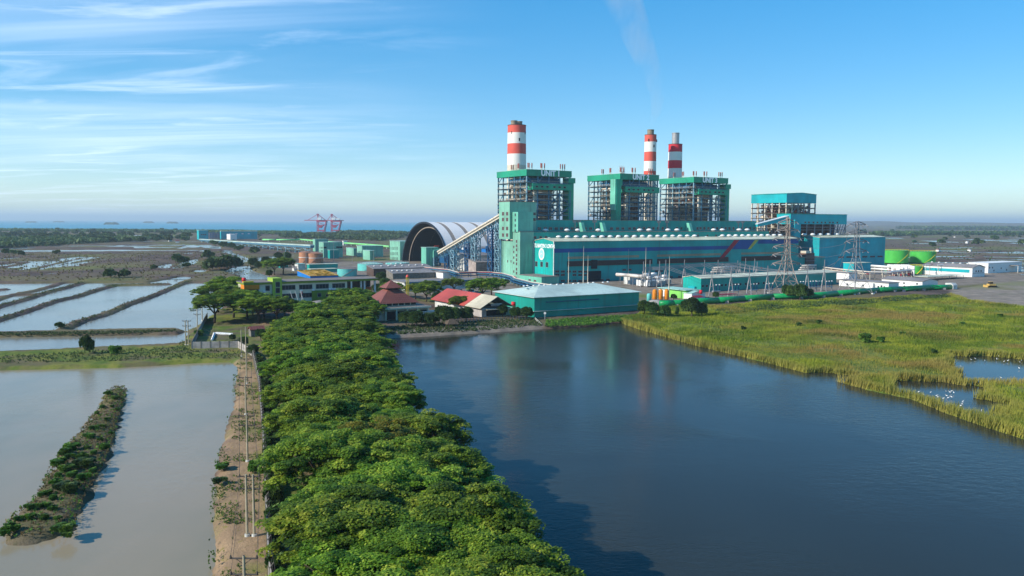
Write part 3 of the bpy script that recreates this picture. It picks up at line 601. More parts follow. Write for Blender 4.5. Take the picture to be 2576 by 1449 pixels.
b = MB(); b.box(0, 233.4, 0, 11.4, 0, 32.8); b.build('wall', 'teal', T); b = MB(); b.box(-.02, 233.6, -.15, 11.4, 32.81, 33.05); b.build('roof', 'rooftop', T)
winF(T, (0.05, 24.5), 24.5, 'C3', [(x, 688 - (x - 580) * .008) for x in (580, 670, 750, 835, 915, 1540, 1700, 1820, 1965, 2050, 2140, 2205, 2290)], 2.0, 1.6, mat='louvre')
winF(T, (0.05, 24.5), 24.5, 'C4', [(80, 375), (240, 372), (1145, 360), (1300, 362), (1440, 360)], 1.8, 1.5, mat='louvre')
for k, x in (('C3', 905), ('C3', 1230), ('C3', 1390), ('C3', 1705), ('C3', 2330), ('C4', 210), ('C4', 360), ('C4', 665), ('C4', 810), ('C4', 1400), ('C4', 1540), ('C4', 1810), ('C4', 1940)):
    vent(T, PF(K(k, x, 590 if k == 'C3' else 285), 29)[0], 4.5, 33.0, 1.15)
T = pthing('bunker_bay', 'upper teal tier carrying the coal bunkers below the three open boiler frames', 'power station hall', .5, 36.0)
BE = PF(K('C4', 2090, 125), 36)[0]
b = MB(); b.box(0, BE - .5, 0, 11.5, 0, 41.1); b.build('wall', 'teal', T); b = MB(); b.box(-.2, BE - .3, -.2, 11.6, 41.11, 41.45); b.build('roof', 'rooftop', T)
winF(T, (.5, 36), 36, 'C3', [(x, 552) for x in (735, 815, 905, 983, 1070, 1150, 1225, 1310, 1390, 1505, 1590, 1905, 1995, 2075, 2180, 2250, 2325, 2395)], 2.6, 1.7)
winF(T, (.5, 36), 36, 'C4', [(x, 242) for x in (120, 205, 280, 360, 430, 505, 580, 655, 810, 880, 1140, 1190, 1250, 1318, 1390, 1457, 1530, 1592, 1655, 1720, 1860, 1920, 1990, 2050)], 2.2, 1.9)
for k, x0, x1 in (('C3', 1430, 1465), ('C3', 1745, 1780), ('C4', 985, 1025)):
    a = PF(K(k, x0, 500 if k == 'C3' else 190), 33.5)[0]; z0 = 33.1
    b = MB(); b.ext_x([(-6, z0), (0, z0), (0, 39.6), (-3.2, 39.6)], a - .5 + .2, a - .5 + 2.8); b.build('bay_fin', 'mint', T)
for k, x in (('C3', 1345), ('C3', 1400), ('C4', 510), ('C4', 640), ('C4', 1790), ('C4', 1860), ('C3', 1640)):
    a = PF(K(k, x, 480 if k == 'C3' else 180), 36)[0] - .5; b = MB(); b.box(a, a + 1.0, -.12, -.02, 34, 41.0); b.box(a - 1.5, a + 2.5, -.14, -.03, 39.6, 41.0); b.build('coal_stain_duct', 'boiler', T)
an, ao, *_ = block('entrance_annex', 'low mint green annex with two dark vents at the foot of the hall end wall', 'building', corner=K('C3', 848, 1395), h=4.6, left=K('C3', 520, 1265), length=13.6, wall='mint', rmat='rooftop')
winS(an, ao, ao[0], 'C3', [(670, 1328), (750, 1340)], 2.6, 1.0, mat='louvre')
# ---- boiler houses
def boiler(n, s0, d0, shaft, label):
    T = pthing('boiler_house', label, 'boiler house', s0, d0, 0, 'open boiler frames above the bunker bay')
    Wd, Dp, Z0, Z1, ZT = 39.0, 41.0, 41.2, 72.2, 76.4
    b = MB(); b.box(0, Wd, 0, Dp, Z1, ZT); b.build('roof_box', 'teal_green', T)
    b = MB(); b.box(-.15, Wd + .15, -.15, Dp + .15, ZT + .01, ZT + .3); b.build('roof_edge', 'mint', T)
    nm = text_obj('unit_lettering', 'UNIT %d' % n, 5.3, 'sign_white', T, (20.5 if n != 3 else 18, -.12, 74.2), (math.pi / 2, 0, 0), .1, 1.0)
    xs_ = [.9, 10, 19.5, 29, 38.1]; ds_ = [.9, 9, 17, 25, 33, 40.1]
    for i, x in enumerate(xs_):
        for j, y in enumerate(ds_):
            if 0 < i < 4 and 0 < j < 5 and (i, j) not in ((1, 1), (3, 1), (1, 4), (3, 4)): continue
            b = MB(); wd = .42 if j in (0, 5) or i in (0, 4) else .34; b.box(x - wd, x + wd, y - wd, y + wd, 0 if y > 3 else Z0, Z1 - .02); b.build('steel_column', 'steel_blue' if (i + j) % 3 else 'steel_lblue', T)
    lv = [44.5, 47.6, 52.0, 55.0, 59.4, 63.4, 67.4]
    for li, z in enumerate(lv):
        b = MB()
        for x in (xs_[0], xs_[li % 3 + 1], xs_[-1]): b.bar((x, .9, z), (x, Dp - .9, z), .36)
        for y in (ds_[0], ds_[li % 4 + 1], ds_[-1]): b.bar((.9, y, z), (Wd - .9, y, z), .36)
        b.build('floor_beams', 'steel_blue' if li % 2 else 'steel_lblue', T)
        b = MB(); rr = random.Random(li * 7 + n)           # walkways round the edge with hand rails
        ex = rr.choice([3, 4.5, 6])
        b.box(-.4, ex, -.4 + 8 * (li % 2), Dp - 6 * rr.random(), z + .3, z + .42); b.box(4 + 8 * rr.random(), 30 + 8 * rr.random(), 1.2, 4.2, z + .3, z + .42)
        b.box(34, Wd, 3, Dp, z + .3, z + .42); b.build('walkway', 'grating', T)
        b = MB()
        for zz in (z + .95, z + 1.5): b.bar((-.4, 0, zz), (-.4, Dp - 2, zz), .09); b.bar((4, -.3, zz), (36, -.3, zz), .09); b.bar((Wd, 3, zz), (Wd, Dp, zz), .09)
        for i in range(14): b.bar((-.4, i * 3, z + .3), (-.4, i * 3, z + 1.5), .08)
        b.build('hand_rail', 'steel_cream', T)
    rr = random.Random(n)
    for (p, q_) in (((19.5, .5, 44.5), (29, .5, 52)), ((29, .5, 44.5), (38, .5, 52)), ((19.5, .5, 52), (29, .5, 44.5)), ((19.5, .5, 52), (29, .5, 59.4)), ((29, .5, 59.4), (38, .5, 52)), ((29, .5, 52), (19.5, .5, 59.4)), ((10, .5, 67.6), (14, .5, 72)), ((29, .5, 67.6), (25, .5, 72)), ((33, .5, 72), (38, .5, 67.6)), ((.9, .5, 72), (5, .5, 67.6)),
                    ((.5, 9, 67.6), (.5, 2, 72)), ((.5, 17, 72), (.5, 21, 67.6)), ((.5, 25, 72), (.5, 21, 67.6)), ((.5, 40, 67.6), (.5, 34, 72)), ((.5, 33, 44.5), (.5, 40, 52)), ((.5, 33, 59.4), (.5, 40, 52)), ((Wd - .5, 9, 44.5), (Wd - .5, 17, 52)), ((Wd - .5, 25, 52), (Wd - .5, 17, 59.4)), ((6, Dp - .5, 44.5), (19, Dp - .5, 55.8)), ((30, Dp - .5, 44.5), (20, Dp - .5, 55.8))):
        b = MB(); b.bar(p, q_, .5); b.build('diagonal_brace', 'steel_blue', T)
    # furnace casing with buckstays, hopper roof drum, penthouse
    b = MB(); b.box(12.5, 27.5, 11, 24, 26, 62); b.build('furnace_casing', 'boiler', T)
    b = MB()
    for i in range(11): z = 42.5 + i * 1.9; b.box(12.1, 27.9, 10.6, 24.4, z, z + .35)
    for x in (14.5, 17.5, 20.5, 23.5, 26): b.bar((x, 10.7, 42), (x, 10.7, 62), .3)
    b.build('buckstays', 'brown_steel', T)
    b = MB(); b.box(12.5, 28, 27, 37, 30, 58); b.build('rear_pass', 'silver' if n == 2 else 'boiler', T)
    b = MB(); b.ext_x([(9, 63.3), (26, 63.3), (22, 58.5), (13, 58.5)], 13, 29); b.build('penthouse_casing', 'silver', T)
    b = MB(); b.tube((7, 20, 69.4), (33, 20, 69.4), 1.7, n=16); b.build('steam_drum', 'duct', T, True)
    b = MB(); b.box(6, 32, 5.5, 14, 67.9, 71.2); b.box(3.5, 9, 8, 30, 67.9, 71.0); b.build('drum_enclosure', 'duct', T)
    b = MB(); b.box(4.4, Wd - .4, -1.2, 5, 62.6, 66.9); bb = b.build('upper_gallery', 'teal_green', T)
    for x in (8, 12.5, 17, 23, 27.5, 32): window(T, x, -1.2, 64.7, 2.0, 1.1, mat='opening')
    window(T, 4.4, 2, 64.5, 1.6, 2.4, 'left', mat='glass')
    for x, y, z0, z1, r in ((8.2, 2.8, 42, 61, .75), (10, 3.2, 42, 61, .75), (8, 13, 42, 66, 1.0), (6.5, 22, 42, 66, 1.0), (31.5, 6, 42, 60, .7), (5, 30, 42, 64, .8), (33, 18, 42, 64, .9)):
        b = MB(); b.cyl(x, y, z0, z1, r, n=12); b.tube((x, y, z1), (x + 3, y + 2, z1 + 1.6), r, n=12); b.tube((x, y, z0 + (z1 - z0) * .4), (x + 2.5, y, z0 + (z1 - z0) * .4), r * .8, n=10); b.build('steam_pipe', 'silver', T, True)
    for i in range(16):
        z = 42.5 + i * 1.55; y0 = 4 + rr.random() * 10; y1 = y0 + 6 + rr.random() * 18; x = 2.2 + rr.random() * 7
        b = MB(); b.tube((x, y0, z), (x, min(y1, 39), z), .32 + .4 * rr.random(), n=8); b.tube((x, y0, z), (x + 2, y0, z), .4, n=8); b.build('service_pipe', rr.choice(['silver', 'silver', 'brown_steel', 'steel_cream']), T, True)
    for i in range(12):
        z = 43 + i * 1.6; x0 = 5 + rr.random() * 14; x = x0 + 4 + rr.random() * 12; y = 5 + rr.random() * 4
        b = MB(); b.tube((x0, y, z), (x, y, z), .3 + .3 * rr.random(), n=8); b.build('service_pipe', rr.choice(['silver', 'brown_steel', 'steel_cream', 'steel_grey']), T, True)
    for i in range(22):                                   # small plant items standing on the walkways
        z = rr.choice(lv) + .42; x = rr.choice([1.2, 3.0, 31, 34, 36]) + rr.random() * 1.5; y = 2 + rr.random() * 36; q_ = .7 + rr.random() * 1.1
        b = MB(); b.box(x, x + q_, y, y + q_ * 1.4, z, z + .8 + rr.random() * 1.4); b.build('equipment_cabinet', rr.choice(['brown_steel', 'steel_cream', 'boiler', 'duct', 'louvre']), T)
    for k in range(3):                                    # zig-zag stairs on the right side
        b = MB()
        for li in range(len(lv) - 1):
            a, c_ = lv[li] + .4, lv[li + 1] + .4; y = 4 + k * 12; b.bar((36.5 - .0, y, a), (36.5, y + 6, c_) if li % 2 else (36.5, y - 0, a), .4); b.bar((36.5, y + (0 if li % 2 else 6), a), (36.5, y + (6 if li % 2 else 0), c_), .45)
        b.build('stair_flight', 'steel_grey', T)
    if shaft == 'right':
        b = MB(); b.box(36.8, 41.3, .5, 6.5, Z0, 67.9); b.build('lift_shaft', 'teal_green', T); b = MB(); b.box(36.2, 42.2, -.2, 7.2, 67.92, 71.7); b.build('lift_head', 'teal_green', T)
    else:
        b = MB(); b.box(-5.6, -1.2, -3, 3.4, Z0, 67.4); b.build('lift_shaft', 'teal_green', T); b = MB(); b.box(-5.7, 0, -2.9, 3.2, 67.42, 72.15); b.build('lift_head', 'teal_green', T)
        b = MB(); b.box(-6.6, -5.62, -2.6, 3.2, 49, 72.1); b.build('shaft_fin', 'mint', T)
    v0 = None
    spots = [(5 + i * 1.7, 6 + (i % 2)) for i in range(3)] + [(3, 15), (3.6, 17), (6, 30), (7.5, 30)] + [(14 + i * 1.6, 3 + i % 2) for i in range(3)] + [(31 + i * 1.9, 3) for i in range(3)]
    for x, y in spots:
        if v0 is None:
            b = MB(); b.cyl(0, 0, 0, 1.6, .26, n=10); b.cur = 1; b.cyl(0, 0, 1.6, 4.9, .40, n=10); v0 = b.build('safety_vent', ['steel_cream', 'vent_red'], T); o = v0
        else: o = dup(v0, parent=T)
        o.location = (x, y, ZT + .3); o.rotation_euler = (0, 0, 0)
    return T
boiler(1, q('C1', 530, 880, 45)[0], 45, 'right', 'leftmost open boiler frame with UNIT 1 in white letters on its green roof box')
boiler(2, q('C2', 555, 692, 45)[0], 45, 'left', 'middle open boiler frame with UNIT 2 in white letters on its green roof box')
boiler(3, q('C2', 1610, 735, 45)[0], 45, 'right', 'third open boiler frame with UNIT 3 in white letters on its green roof box')
# ---- chimneys
def chimney(label, cs, cd, r, k, xc, ys_, cols, flues, ftop, fr, fm, rb=None, doors=()):
    T = pthing('chimney', label, 'chimney', cs, cd, 0, 'striped chimneys behind the boilers'); prev = None
    zs = [PF(K(k, xc, y), cd)[1] for y in ys_]; zt = zs[0]; zz = zs + [0]
    rad = lambda z: r * (1 + .16 * (zt - z) / zt)
    lowc = cols + ['steel_cream'] * 2
    z = zs[-1]; step = 14
    while z > 1: z2 = max(0, z - step); zs.append(z2); z = z2
    for i in range(len(zs) - 1):
        b = MB(); b.tube((0, 0, zs[i + 1]), (0, 0, zs[i] - .02), rad(zs[i + 1]), rad(zs[i]), 40, False)
        c_ = lowc[i] if i < len(cols) else 'steel_cream'; b.build('painted_band' if i < len(lowc) else 'shaft', c_, T, False)
        for p in T.children[-1].data.polygons: p.use_smooth = abs(p.normal.z) < .5
    for x, y in flues:
        b = MB(); b.cyl(x, y, zt - 3, ftop, fr, n=24); b.cyl(x, y, ftop, ftop + .5, fr * 1.08, n=24); b.build('flue_top', fm, T)
    for x, y, z in doors:
        b = MB(); b.box(x - .45, x + .45, y - .45, y + .25, z - 1.1, z + 1.1); b.build('inspection_door', 'opening', T)
    b = MB(); b.cyl(0, 0, zt - .4, zt + .05, r * 1.03, n=40); b.build('rim', 'brown_steel', T)
    return T
c1s = (PF(K('C1', 252, 300), 112)[0] + PF(K('C1', 497, 300), 112)[0]) / 2
chimney('thick red and white striped chimney with two short flues behind UNIT 1', c1s, 112, 7.2, 'C1', 375, [170, 295, 468, 632, 810], ['red_faded', 'chim_white', 'red_faded', 'chim_white'], ((-2.9, -.5), (3.1, 1.5)), 118.6, 2.5, 'flue', doors=((-6.3, -2.8, 109.5), (3.6, -6.0, 109.5), (-2, -6.9, 104)))
c2s = (PF(K('C2', 922, 300), 112)[0] + PF(K('C2', 1052, 300), 112)[0]) / 2
chimney('slim faded red and white chimney with one dull flue behind UNIT 2', c2s, 112, 5.15, 'C2', 988, [135, 238, 382, 516, 655, 710], ['red_faded', 'chim_white', 'red_faded', 'chim_white', 'red_faded'], ((0, 0),), 120.6, 2.9, 'flue', doors=((-4.4, -2.7, 111.6), (-.6, -5.15, 106.5), (4.0, -3.4, 111.4)))
c3s = (PF(K('C2', 1270, 300), 112)[0] + PF(K('C2', 1420, 300), 112)[0]) / 2
chimney('bright red and white chimney with a tall shiny metal flue behind UNIT 3', c3s, 112, 6.1, 'C2', 1345, [270, 383, 505, 618, 742], ['red_bright', 'chim_white', 'red_bright', 'chim_white'], ((0, 0),), 119.6, 3.3, 'flue_new')
# ---- the fourth, newer unit on the right
s4 = q('C5', 575, 130, 45)[0]; T = pthing('boiler_house', 'newest boiler frame of cream steel with a plain bright cyan roof box at the right', 'boiler house', s4, 45, 0)
Wd = 40.0; Dp = 40.0
b = MB(); b.ext_y([(0, 57.7), (Wd, 57.7), (Wd, 65.4), (Wd / 2, 66.6), (0, 65.4)], 0, Dp); b.build('roof_box', 'cyan', T)
b = MB(); b.ext_y([(-.4, 65.45), (Wd / 2, 66.65), (Wd + .4, 65.45), (Wd + .4, 65.75), (Wd / 2, 66.95), (-.4, 65.75)], -.4, Dp + .4); b.build('roof_sheet', 'teal', T)
xs_ = [.6, 8, 16, 24, 32, 39.4]; ds_ = [.6, 8, 16, 24, 32, 39.4]
for i, x in enumerate(xs_):
    for j, y in enumerate(ds_):
        if 0 < i < 5 and 0 < j < 5: continue
        b = MB(); b.box(x - .45, x + .45, y - .45, y + .45, 0, 57.6); b.build('steel_column', 'steel_cream' if i < 2 else 'steel_grey', T)
rr = random.Random(44)
for z in (26, 30.5, 35, 39.5, 44, 48.5, 53):
    b = MB()
    for x in xs_: b.bar((x, .6, z), (x, Dp - .6, z), .6)
    for y in ds_: b.bar((.6, y, z), (Wd - .6, y, z), .6)
    b.build('floor_beams', 'steel_cream' if z < 50 else 'steel_grey', T); b = MB(); b.box(-.9, 6, -.6, Dp, z + .35, z + .5); b.box(6, Wd - 1, -.6, 4 + 3 * rr.random(), z + .35, z + .5); b.build('walkway', 'brown_steel' if z > 45 else 'steel_cream', T)
    for i in range(9):
        x = rr.choice([2, 4]) + rr.random() * 4; y = 2 + i * 4 + rr.random() * 2; h_ = 1 + rr.random() * 2; b = MB(); b.box(x, x + 1.6, y, y + 1.8, z + .5, z + .5 + h_); b.build('equipment_cabinet', rr.choice(['steel_cream', 'brown_steel', 'silver', 'louvre']), T)
    for i in range(5):
        x = 6 + i * 6 + rr.random() * 3; b = MB(); b.box(x, x + 2, 2, 4.4, z + .5, z + 1.5 + rr.random() * 2); b.build('equipment_cabinet', rr.choice(['boiler', 'brown_steel', 'silver', 'red_faded']), T)
for p, q_ in (((8, .2, 48.5), (16, .2, 57)), ((24, .2, 48.5), (16, .2, 57)), ((24, .2, 57), (28, .2, 48.5)), ((32, .2, 57), (28, .2, 48.5)), ((.2, 16, 48.5), (.2, 20, 57)), ((.2, 24, 48.5), (.2, 20, 57)), ((.2, 16, 39.5), (.2, 24, 48))):
    b = MB(); b.bar(p, q_, .6); b.build('diagonal_brace', 'steel_grey', T)
b = MB(); b.box(10, 30, 9, 32, 20, 56); b.build('furnace_casing', 'boiler', T)
for i in range(10):
    b = MB(); z = 42 + i * 1.5; b.tube((7 + rr.random() * 3, 3, z), (22 + rr.random() * 15, 3 + rr.random() * 3, z), .5, n=8); b.build('service_pipe', rr.choice(['silver', 'brown_steel']), T)
s5, d5 = q('C5', 625, 385, 38)[0], 38.0; L5 = q('C5', 1335, 390, 38)[0] - s5; z0, z1 = q('C5', 1335, 510, 38)[1], q('C5', 1335, 390, 38)[1]
T = pthing('bunker_bay', 'cyan bunker block raised on dark open steel in front of the newest boiler', 'power station hall', s5, d5)
b = MB(); b.box(0, L5, 0, 15, z0, z1); b.build('wall', 'cyan', T); b = MB(); b.box(-.3, L5 + .3, -.3, 15.3, z1 + .01, z1 + .4); b.build('roof', 'teal', T)
winF(T, (s5, d5), d5, 'C5', [(x, 485 + (x - 800) * .008) for x in (808, 853, 912, 962, 1015, 1060, 1118, 1158, 1212)], 2.2, 1.4)
for i in range(8):
    for y in (.7, 14): b = MB(); x = .7 + i * (L5 - 1.4) / 7; b.box(x - .4, x + .4, y - .4, y + .4, 0, z0); b.build('steel_column', 'steel_grey', T)
for z in (33.5, 29, 36):
    b = MB(); b.box(0, L5, .2, 14, z, z + .5); b.build('floor_slab', 'grating', T)
for i in range(9):
    b = MB(); x = 8 + i * 7; b.tube((x, 6, 27), (x, 6, z0), 2.4, 2.8, n=12); b.build('coal_silo', 'brown_steel', T)
for i in range(6): b = MB(); x = L5 - 22 + i * 3.5; b.bar((x, .5, 30), (x + 4, .5, z0), .5); b.build('diagonal_brace', 'steel_dblue', T)
s6 = q('C5', 680, 450, 30)[0]; T = pthing('conveyor_head_tower', 'narrow cyan tower with dark seams at the left end of the raised bunker block', 'tower', s6, 30)
b = MB(); b.box(0, q('C5', 755, 450, 30)[0] - s6, 0, PS(K('C5', 632, 450), s6)[0] - 30, 24, q('C5', 680, 450, 30)[1]); b.build('wall', 'cyan', T); b = MB(); b.box(.5, 6, .5, 6, 0, 24); b.build('base_frame', 'steel_grey', T)
# enclosed conveyor rising to it
a = PF(K('C5', 205, 520), 33); e = PF(K('C5', 600, 440), 33)
T = pthing('conveyor_gallery', 'short enclosed teal conveyor gallery with a white top rising to the newest unit', 'conveyor', a[0], 33)
dx = e[0] - a[0]; b = MB(); b.ext_y([(0, a[1] - 1.5), (dx, e[1] - 1.5), (dx, e[1] + 2.2), (0, a[1] + .7)], 0, 4); b.build('gallery_wall', 'cyan', T); b = MB(); b.ext_y([(-.3, a[1] + .75), (dx, e[1] + 2.25), (dx, e[1] + 2.7), (-.3, a[1] + 1.2)], -.6, 4.6); b.build('gallery_roof', 'white', T)
for t in (.3, .7): b = MB(); x = dx * t; b.bar((x, 1, 30), (x, 1, a[1] + (e[1] - a[1]) * t), .6); b.bar((x + 3, 3, 30), (x + 3, 3, a[1] + (e[1] - a[1]) * t), .6); b.build('trestle_leg', 'steel_grey', T)
# second turbine hall
s7, d7 = q('C5', 990, 680, 20)[0], 20.0
T, o7, L7, D7, H7 = block('turbine_hall', 'plain bright cyan turbine hall with a white roof at the right end of the works', 'power station hall', s0=s7, d0=d7, h=27.2, length=q('C5', 1822, 670, 20)[0] - s7, depth=26, roof='gable_s', wall='cyan', rmat='roof_cream', rise=1.4)
winF(T, o7, d7, 'C5', [(x, 925 - (x - 1250) * .018) for x in (1260, 1360, 1457, 1560, 1657, 1752)], 7.5, 1.3, mat='louvre')
for x in (808, 912, 1005, 1105, 1215): vent(T, PF(K('C5', x, 632), d7 + 13)[0] - s7, 14, 28.5, 1.25)
T = pthing('precipitator_house', 'small dark brown process tower in the gap between the two turbine halls', 'building', q('C5', 820, 840, 12)[0], 12)
b = MB(); b.box(0, 11, 0, 7, 0, 14.5); b.build('wall', 'brown_steel', T); b = MB(); b.box(.5, 6, .5, 6, 14.5, 16.4); b.build('upper_casing', 'steel_cream', T); b = MB(); b.cyl(9.5, 3, 14.5, 19, .9, n=12); b.build('exhaust_stack', 'steel_cream', T)
for z in (4, 8, 12): b = MB(); b.box(-.5, 11.6, -1.0, 0, z, z + .25); b.build('walkway', 'steel_grey', T)
block('link_building', 'dark teal link building between the old and new turbine halls', 'building', s0=241.3, d0=13, h=11, length=50, depth=18, wall='teal', rmat='rooftop')
for i, (x, l, h_, m_) in enumerate(((245, 24, 34, 'brown_steel'), (262, 14, 30, 'steel_cream'), (250, 30, 25, 'boiler'))):
    T = pthing('process_rack', ['brown pipe rack tower behind the link building', 'cream pipe rack tower beside the new conveyor gallery', 'broad grey equipment rack behind the link building'][i], 'pipe rack', x, 40 + i * 6); n_ = 5
    for a in range(n_):
        b = MB(); b.bar((a * l / n_, 0, 0), (a * l / n_, 0, h_), .5); b.bar((a * l / n_, 8, 0), (a * l / n_, 8, h_), .5); b.build('rack_post', 'steel_grey', T)
    for z in range(4, int(h_), 3): b = MB(); b.box(0, l * .8, 0, 8, z, z + .3); b.tube((0, 1, z + 1), (l * .8, 1, z + 1), .5, n=8); b.box(2 + z % 5, 6 + z % 7, 2, 6, z + .3, z + 2); b.build('rack_floor', m_, T)
# ================================================================== coal side: vault, conveyor, transfer houses
VS, VD, VR, VH, VLn = 27.0, 205.0, 50.0, 39.2, 190.0
T = pthing('coal_storage_vault', 'huge white barrel vault coal store with a dark open arched end', 'coal store', VS, VD)
def arch(r, h, n=36, x0=0.0): return [(VR - r * math.cos(math.pi * i / n), h * math.sin(math.pi * i / n) ** 1.12) for i in range(n + 1)]
def shell(x0, x1, r, h, th=1.2):
    o_ = arch(r, h); i_ = arch(r - th, h - th); b = MB(); n = len(o_)
    vs = [(x0, y, z) for y, z in o_] + [(x1, y, z) for y, z in o_] + [(x0, y, z) for y, z in i_] + [(x1, y, z) for y, z in i_]
    fs = []
    for k in range(n - 1): fs += [(k, n + k, n + k + 1, k + 1), (2 * n + k, 2 * n + k + 1, 3 * n + k + 1, 3 * n + k), (k, k + 1, 2 * n + k + 1, 2 * n + k), (n + k, 3 * n + k, 3 * n + k + 1, n + k + 1)]
    b.add(vs, fs); return b
x = 0; bands = [PF(K('Q1', x, 163), VD + VR)[0] - VS for x in (790, 1080, 1380, 1650)]; bands.append(2 * bands[-1] - bands[-2])
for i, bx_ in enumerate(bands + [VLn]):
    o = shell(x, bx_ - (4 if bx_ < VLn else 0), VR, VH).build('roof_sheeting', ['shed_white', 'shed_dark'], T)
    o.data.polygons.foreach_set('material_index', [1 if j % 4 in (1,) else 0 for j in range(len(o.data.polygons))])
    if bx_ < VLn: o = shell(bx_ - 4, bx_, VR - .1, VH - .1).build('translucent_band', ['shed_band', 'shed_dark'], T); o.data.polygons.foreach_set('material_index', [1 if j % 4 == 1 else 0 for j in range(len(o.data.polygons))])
    x = bx_
for k, (x, r, h) in enumerate(((-.4, VR + .3, VH + .3),)): shell(x, x + 1.2, r, h, 1.5).build('arch_rim', 'shed_dark', T)
shell(5, 5.5, VR - 4.5, VH - 4.5, .9).build('inner_arch_rib', 'shed_band', T)
for fr in (.36, .60):
    b = MB(); nsg = 8; ax = math.pi * fr
    for j in range(nsg):
        a0, a1 = ax - .13 + .26 * j / nsg * 1.0, ax - .13 + .26 * (j + .8) / nsg
        p = [(VR - (VR - 2.2) * math.cos(a), (VH - 2.2) * math.sin(a) ** 1.12) for a in (a0, a1)]
        b.add([(12 + 0, p[0][0], p[0][1]), (46, p[0][0], p[0][1]), (46, p[1][0], p[1][1]), (12, p[1][0], p[1][1])], [(0, 1, 2, 3)])
    b.build('roof_skylight', 'shed_band', T)
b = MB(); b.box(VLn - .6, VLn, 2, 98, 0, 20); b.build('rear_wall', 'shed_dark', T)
o = MB(); nn_ = 26; vs = []; rr = random.Random(4)
for i in range(13):
    for j in range(nn_ + 1): a = j / nn_; vs.append((20 + i * 13, 14 + 72 * a, 15 * math.sin(math.pi * a) ** 1.2 * (1 if 0 < i < 12 else .05) * (.85 + .3 * rr.random())))
o.add(vs, [(i * (nn_ + 1) + j, (i + 1) * (nn_ + 1) + j, (i + 1) * (nn_ + 1) + j + 1, i * (nn_ + 1) + j + 1) for i in range(12) for j in range(nn_)]); h = o.build('coal_heap', 'coal', None, True); h.location = W(VS, VD, .1); h.rotation_euler = (0, 0, TA)
tag(h, 'long black coal heap lying inside the white vault', 'coal heap')
b = MB(); b.bar((0, 0, 0), (0, 0, 17), .5); b.box(-1.6, 1.6, -1.2, 1.2, 12, 15.5); b.bar((0, 0, 17), (5, 0, 17), .4); b.build('mast', 'red_faded', None)
o = bpy.context.scene.objects['mast']; o.name = 'coal_stacker'; o.location = W(VS + 3, VD + 34, 0); o.rotation_euler = (0, 0, TA); tag(o, 'small red cabin on a post just inside the mouth of the white vault', 'stacker')
# ---- long inclined conveyor to the transfer tower
cs_ = -3.0
a = PS(K('Q1', 805, 725), cs_); e = PS(K('Q1', 1948, 45), cs_)
dA, zA, dE, zE = a[0], a[1], 48.2, e[1] + (e[1] - a[1]) / (e[0] - a[0]) * (48.2 - e[0])
T = pthing('inclined_conveyor', 'long inclined coal conveyor on tall blue lattice trestles rising to the coal tower', 'conveyor', cs_, 0)
b = MB(); wv = 4.6
b.add([(x, d, z) for x in (0, wv) for d, z in ((dA, zA - 1.6), (dE, zE - 1.6), (dE, zE), (dA, zA))], [(0, 1, 2, 3), (7, 6, 5, 4), (3, 2, 6, 7), (1, 0, 4, 5), (0, 3, 7, 4), (2, 1, 5, 6)]); b.build('belt_gallery', 'steel_cream', T)
b = MB(); b.tube((-.2, dA, zA + .5), (-.2, dE, zE + .5), .8, n=10); b.build('side_duct', 'silver', T)
def zc(d): return zA + (zE - zA) * (d - dA) / (dE - dA)
b = MB(); nsg = 36
for i in range(nsg):
    d0_ = dA + (dE - dA) * i / nsg; d1_ = dA + (dE - dA) * (i + 1) / nsg
    for x in (.2, wv - .2):
        f = lambda t: 1.6 + 3.2 + 2.6 * abs(math.sin(t * math.pi * 3.0)) * 0 + 1.8 * (math.sin(t * 3 * math.pi) ** 2)
        za, zb_ = zc(d0_) - f(i / nsg), zc(d1_) - f((i + 1) / nsg)
        b.bar((x, d0_, za), (x, d1_, zb_), .42); b.bar((x, d0_, zc(d0_) - 1.6), (x, d0_, za), .3)
        b.bar((x, d0_, zc(d0_) - 1.7) if i % 2 else (x, d0_, za), (x, d1_, zb_) if i % 2 else (x, d1_, zc(d1_) - 1.7), .3)
b.build('truss', 'steel_blue', T)
def trestle(T, x0, x1, d0_, d1_, z1, z0=0, mat='steel_blue', step=6.2, w_=.55):
    b = MB()
    cs = [(x0, d0_), (x1, d0_), (x1, d1_), (x0, d1_)]
    for x, y in cs: b.bar((x, y, z0), (x, y, z1), w_)
    n = max(1, round((z1 - z0) / step))
    for k in range(n):
        za, zb_ = z0 + (z1 - z0) * k / n, z0 + (z1 - z0) * (k + 1) / n
        for i in range(4):
            p, q_ = cs[i], cs[(i + 1) % 4]; b.bar((*p, zb_), (*q_, zb_), w_ * .7); b.bar((*p, za), (*q_, zb_), w_ * .6); b.bar((*q_, za), (*p, zb_), w_ * .6)
    return b.build('trestle', mat, T)
for px_k, dd in ((1060, 5), (1460, 5), (1900, 5)):
    # find the depth at which the conveyor line is seen above this trestle
    best = min(range(int(dE), int(dA)), key=lambda d: abs(CX + F_ * W(cs_, d)[0] / W(cs_, d)[1] - K("Q1", px_k, 0)[0]))
    trestle(T, 0, wv, best - 3, best + 3, zc(best) - 5.2, mat='steel_lblue'); trestle(T, .2, wv - .2, best + 8, best + 14, zc(best + 11) - 5.2, mat='steel_dblue')
block('transfer_house', 'slim teal transfer house with a slanted hood where the inclined conveyor starts', 'building', s0=SD(*G(*K('C7', 2225, 945)))[0], d0=SD(*G(*K('C7', 2225, 945)))[1], top=K('C7', 2225, 640), left=K('C7', 2145, 645), right=K('C7', 2415, 640), wall='mint', rmat='roof_mint')
s_, d_ = GS(K('C7', 2225, 945)); T = pthing('conveyor_hood', 'bright mint slanted hood hanging on the slim transfer house', 'hood', s_ + 6, d_ - .1)
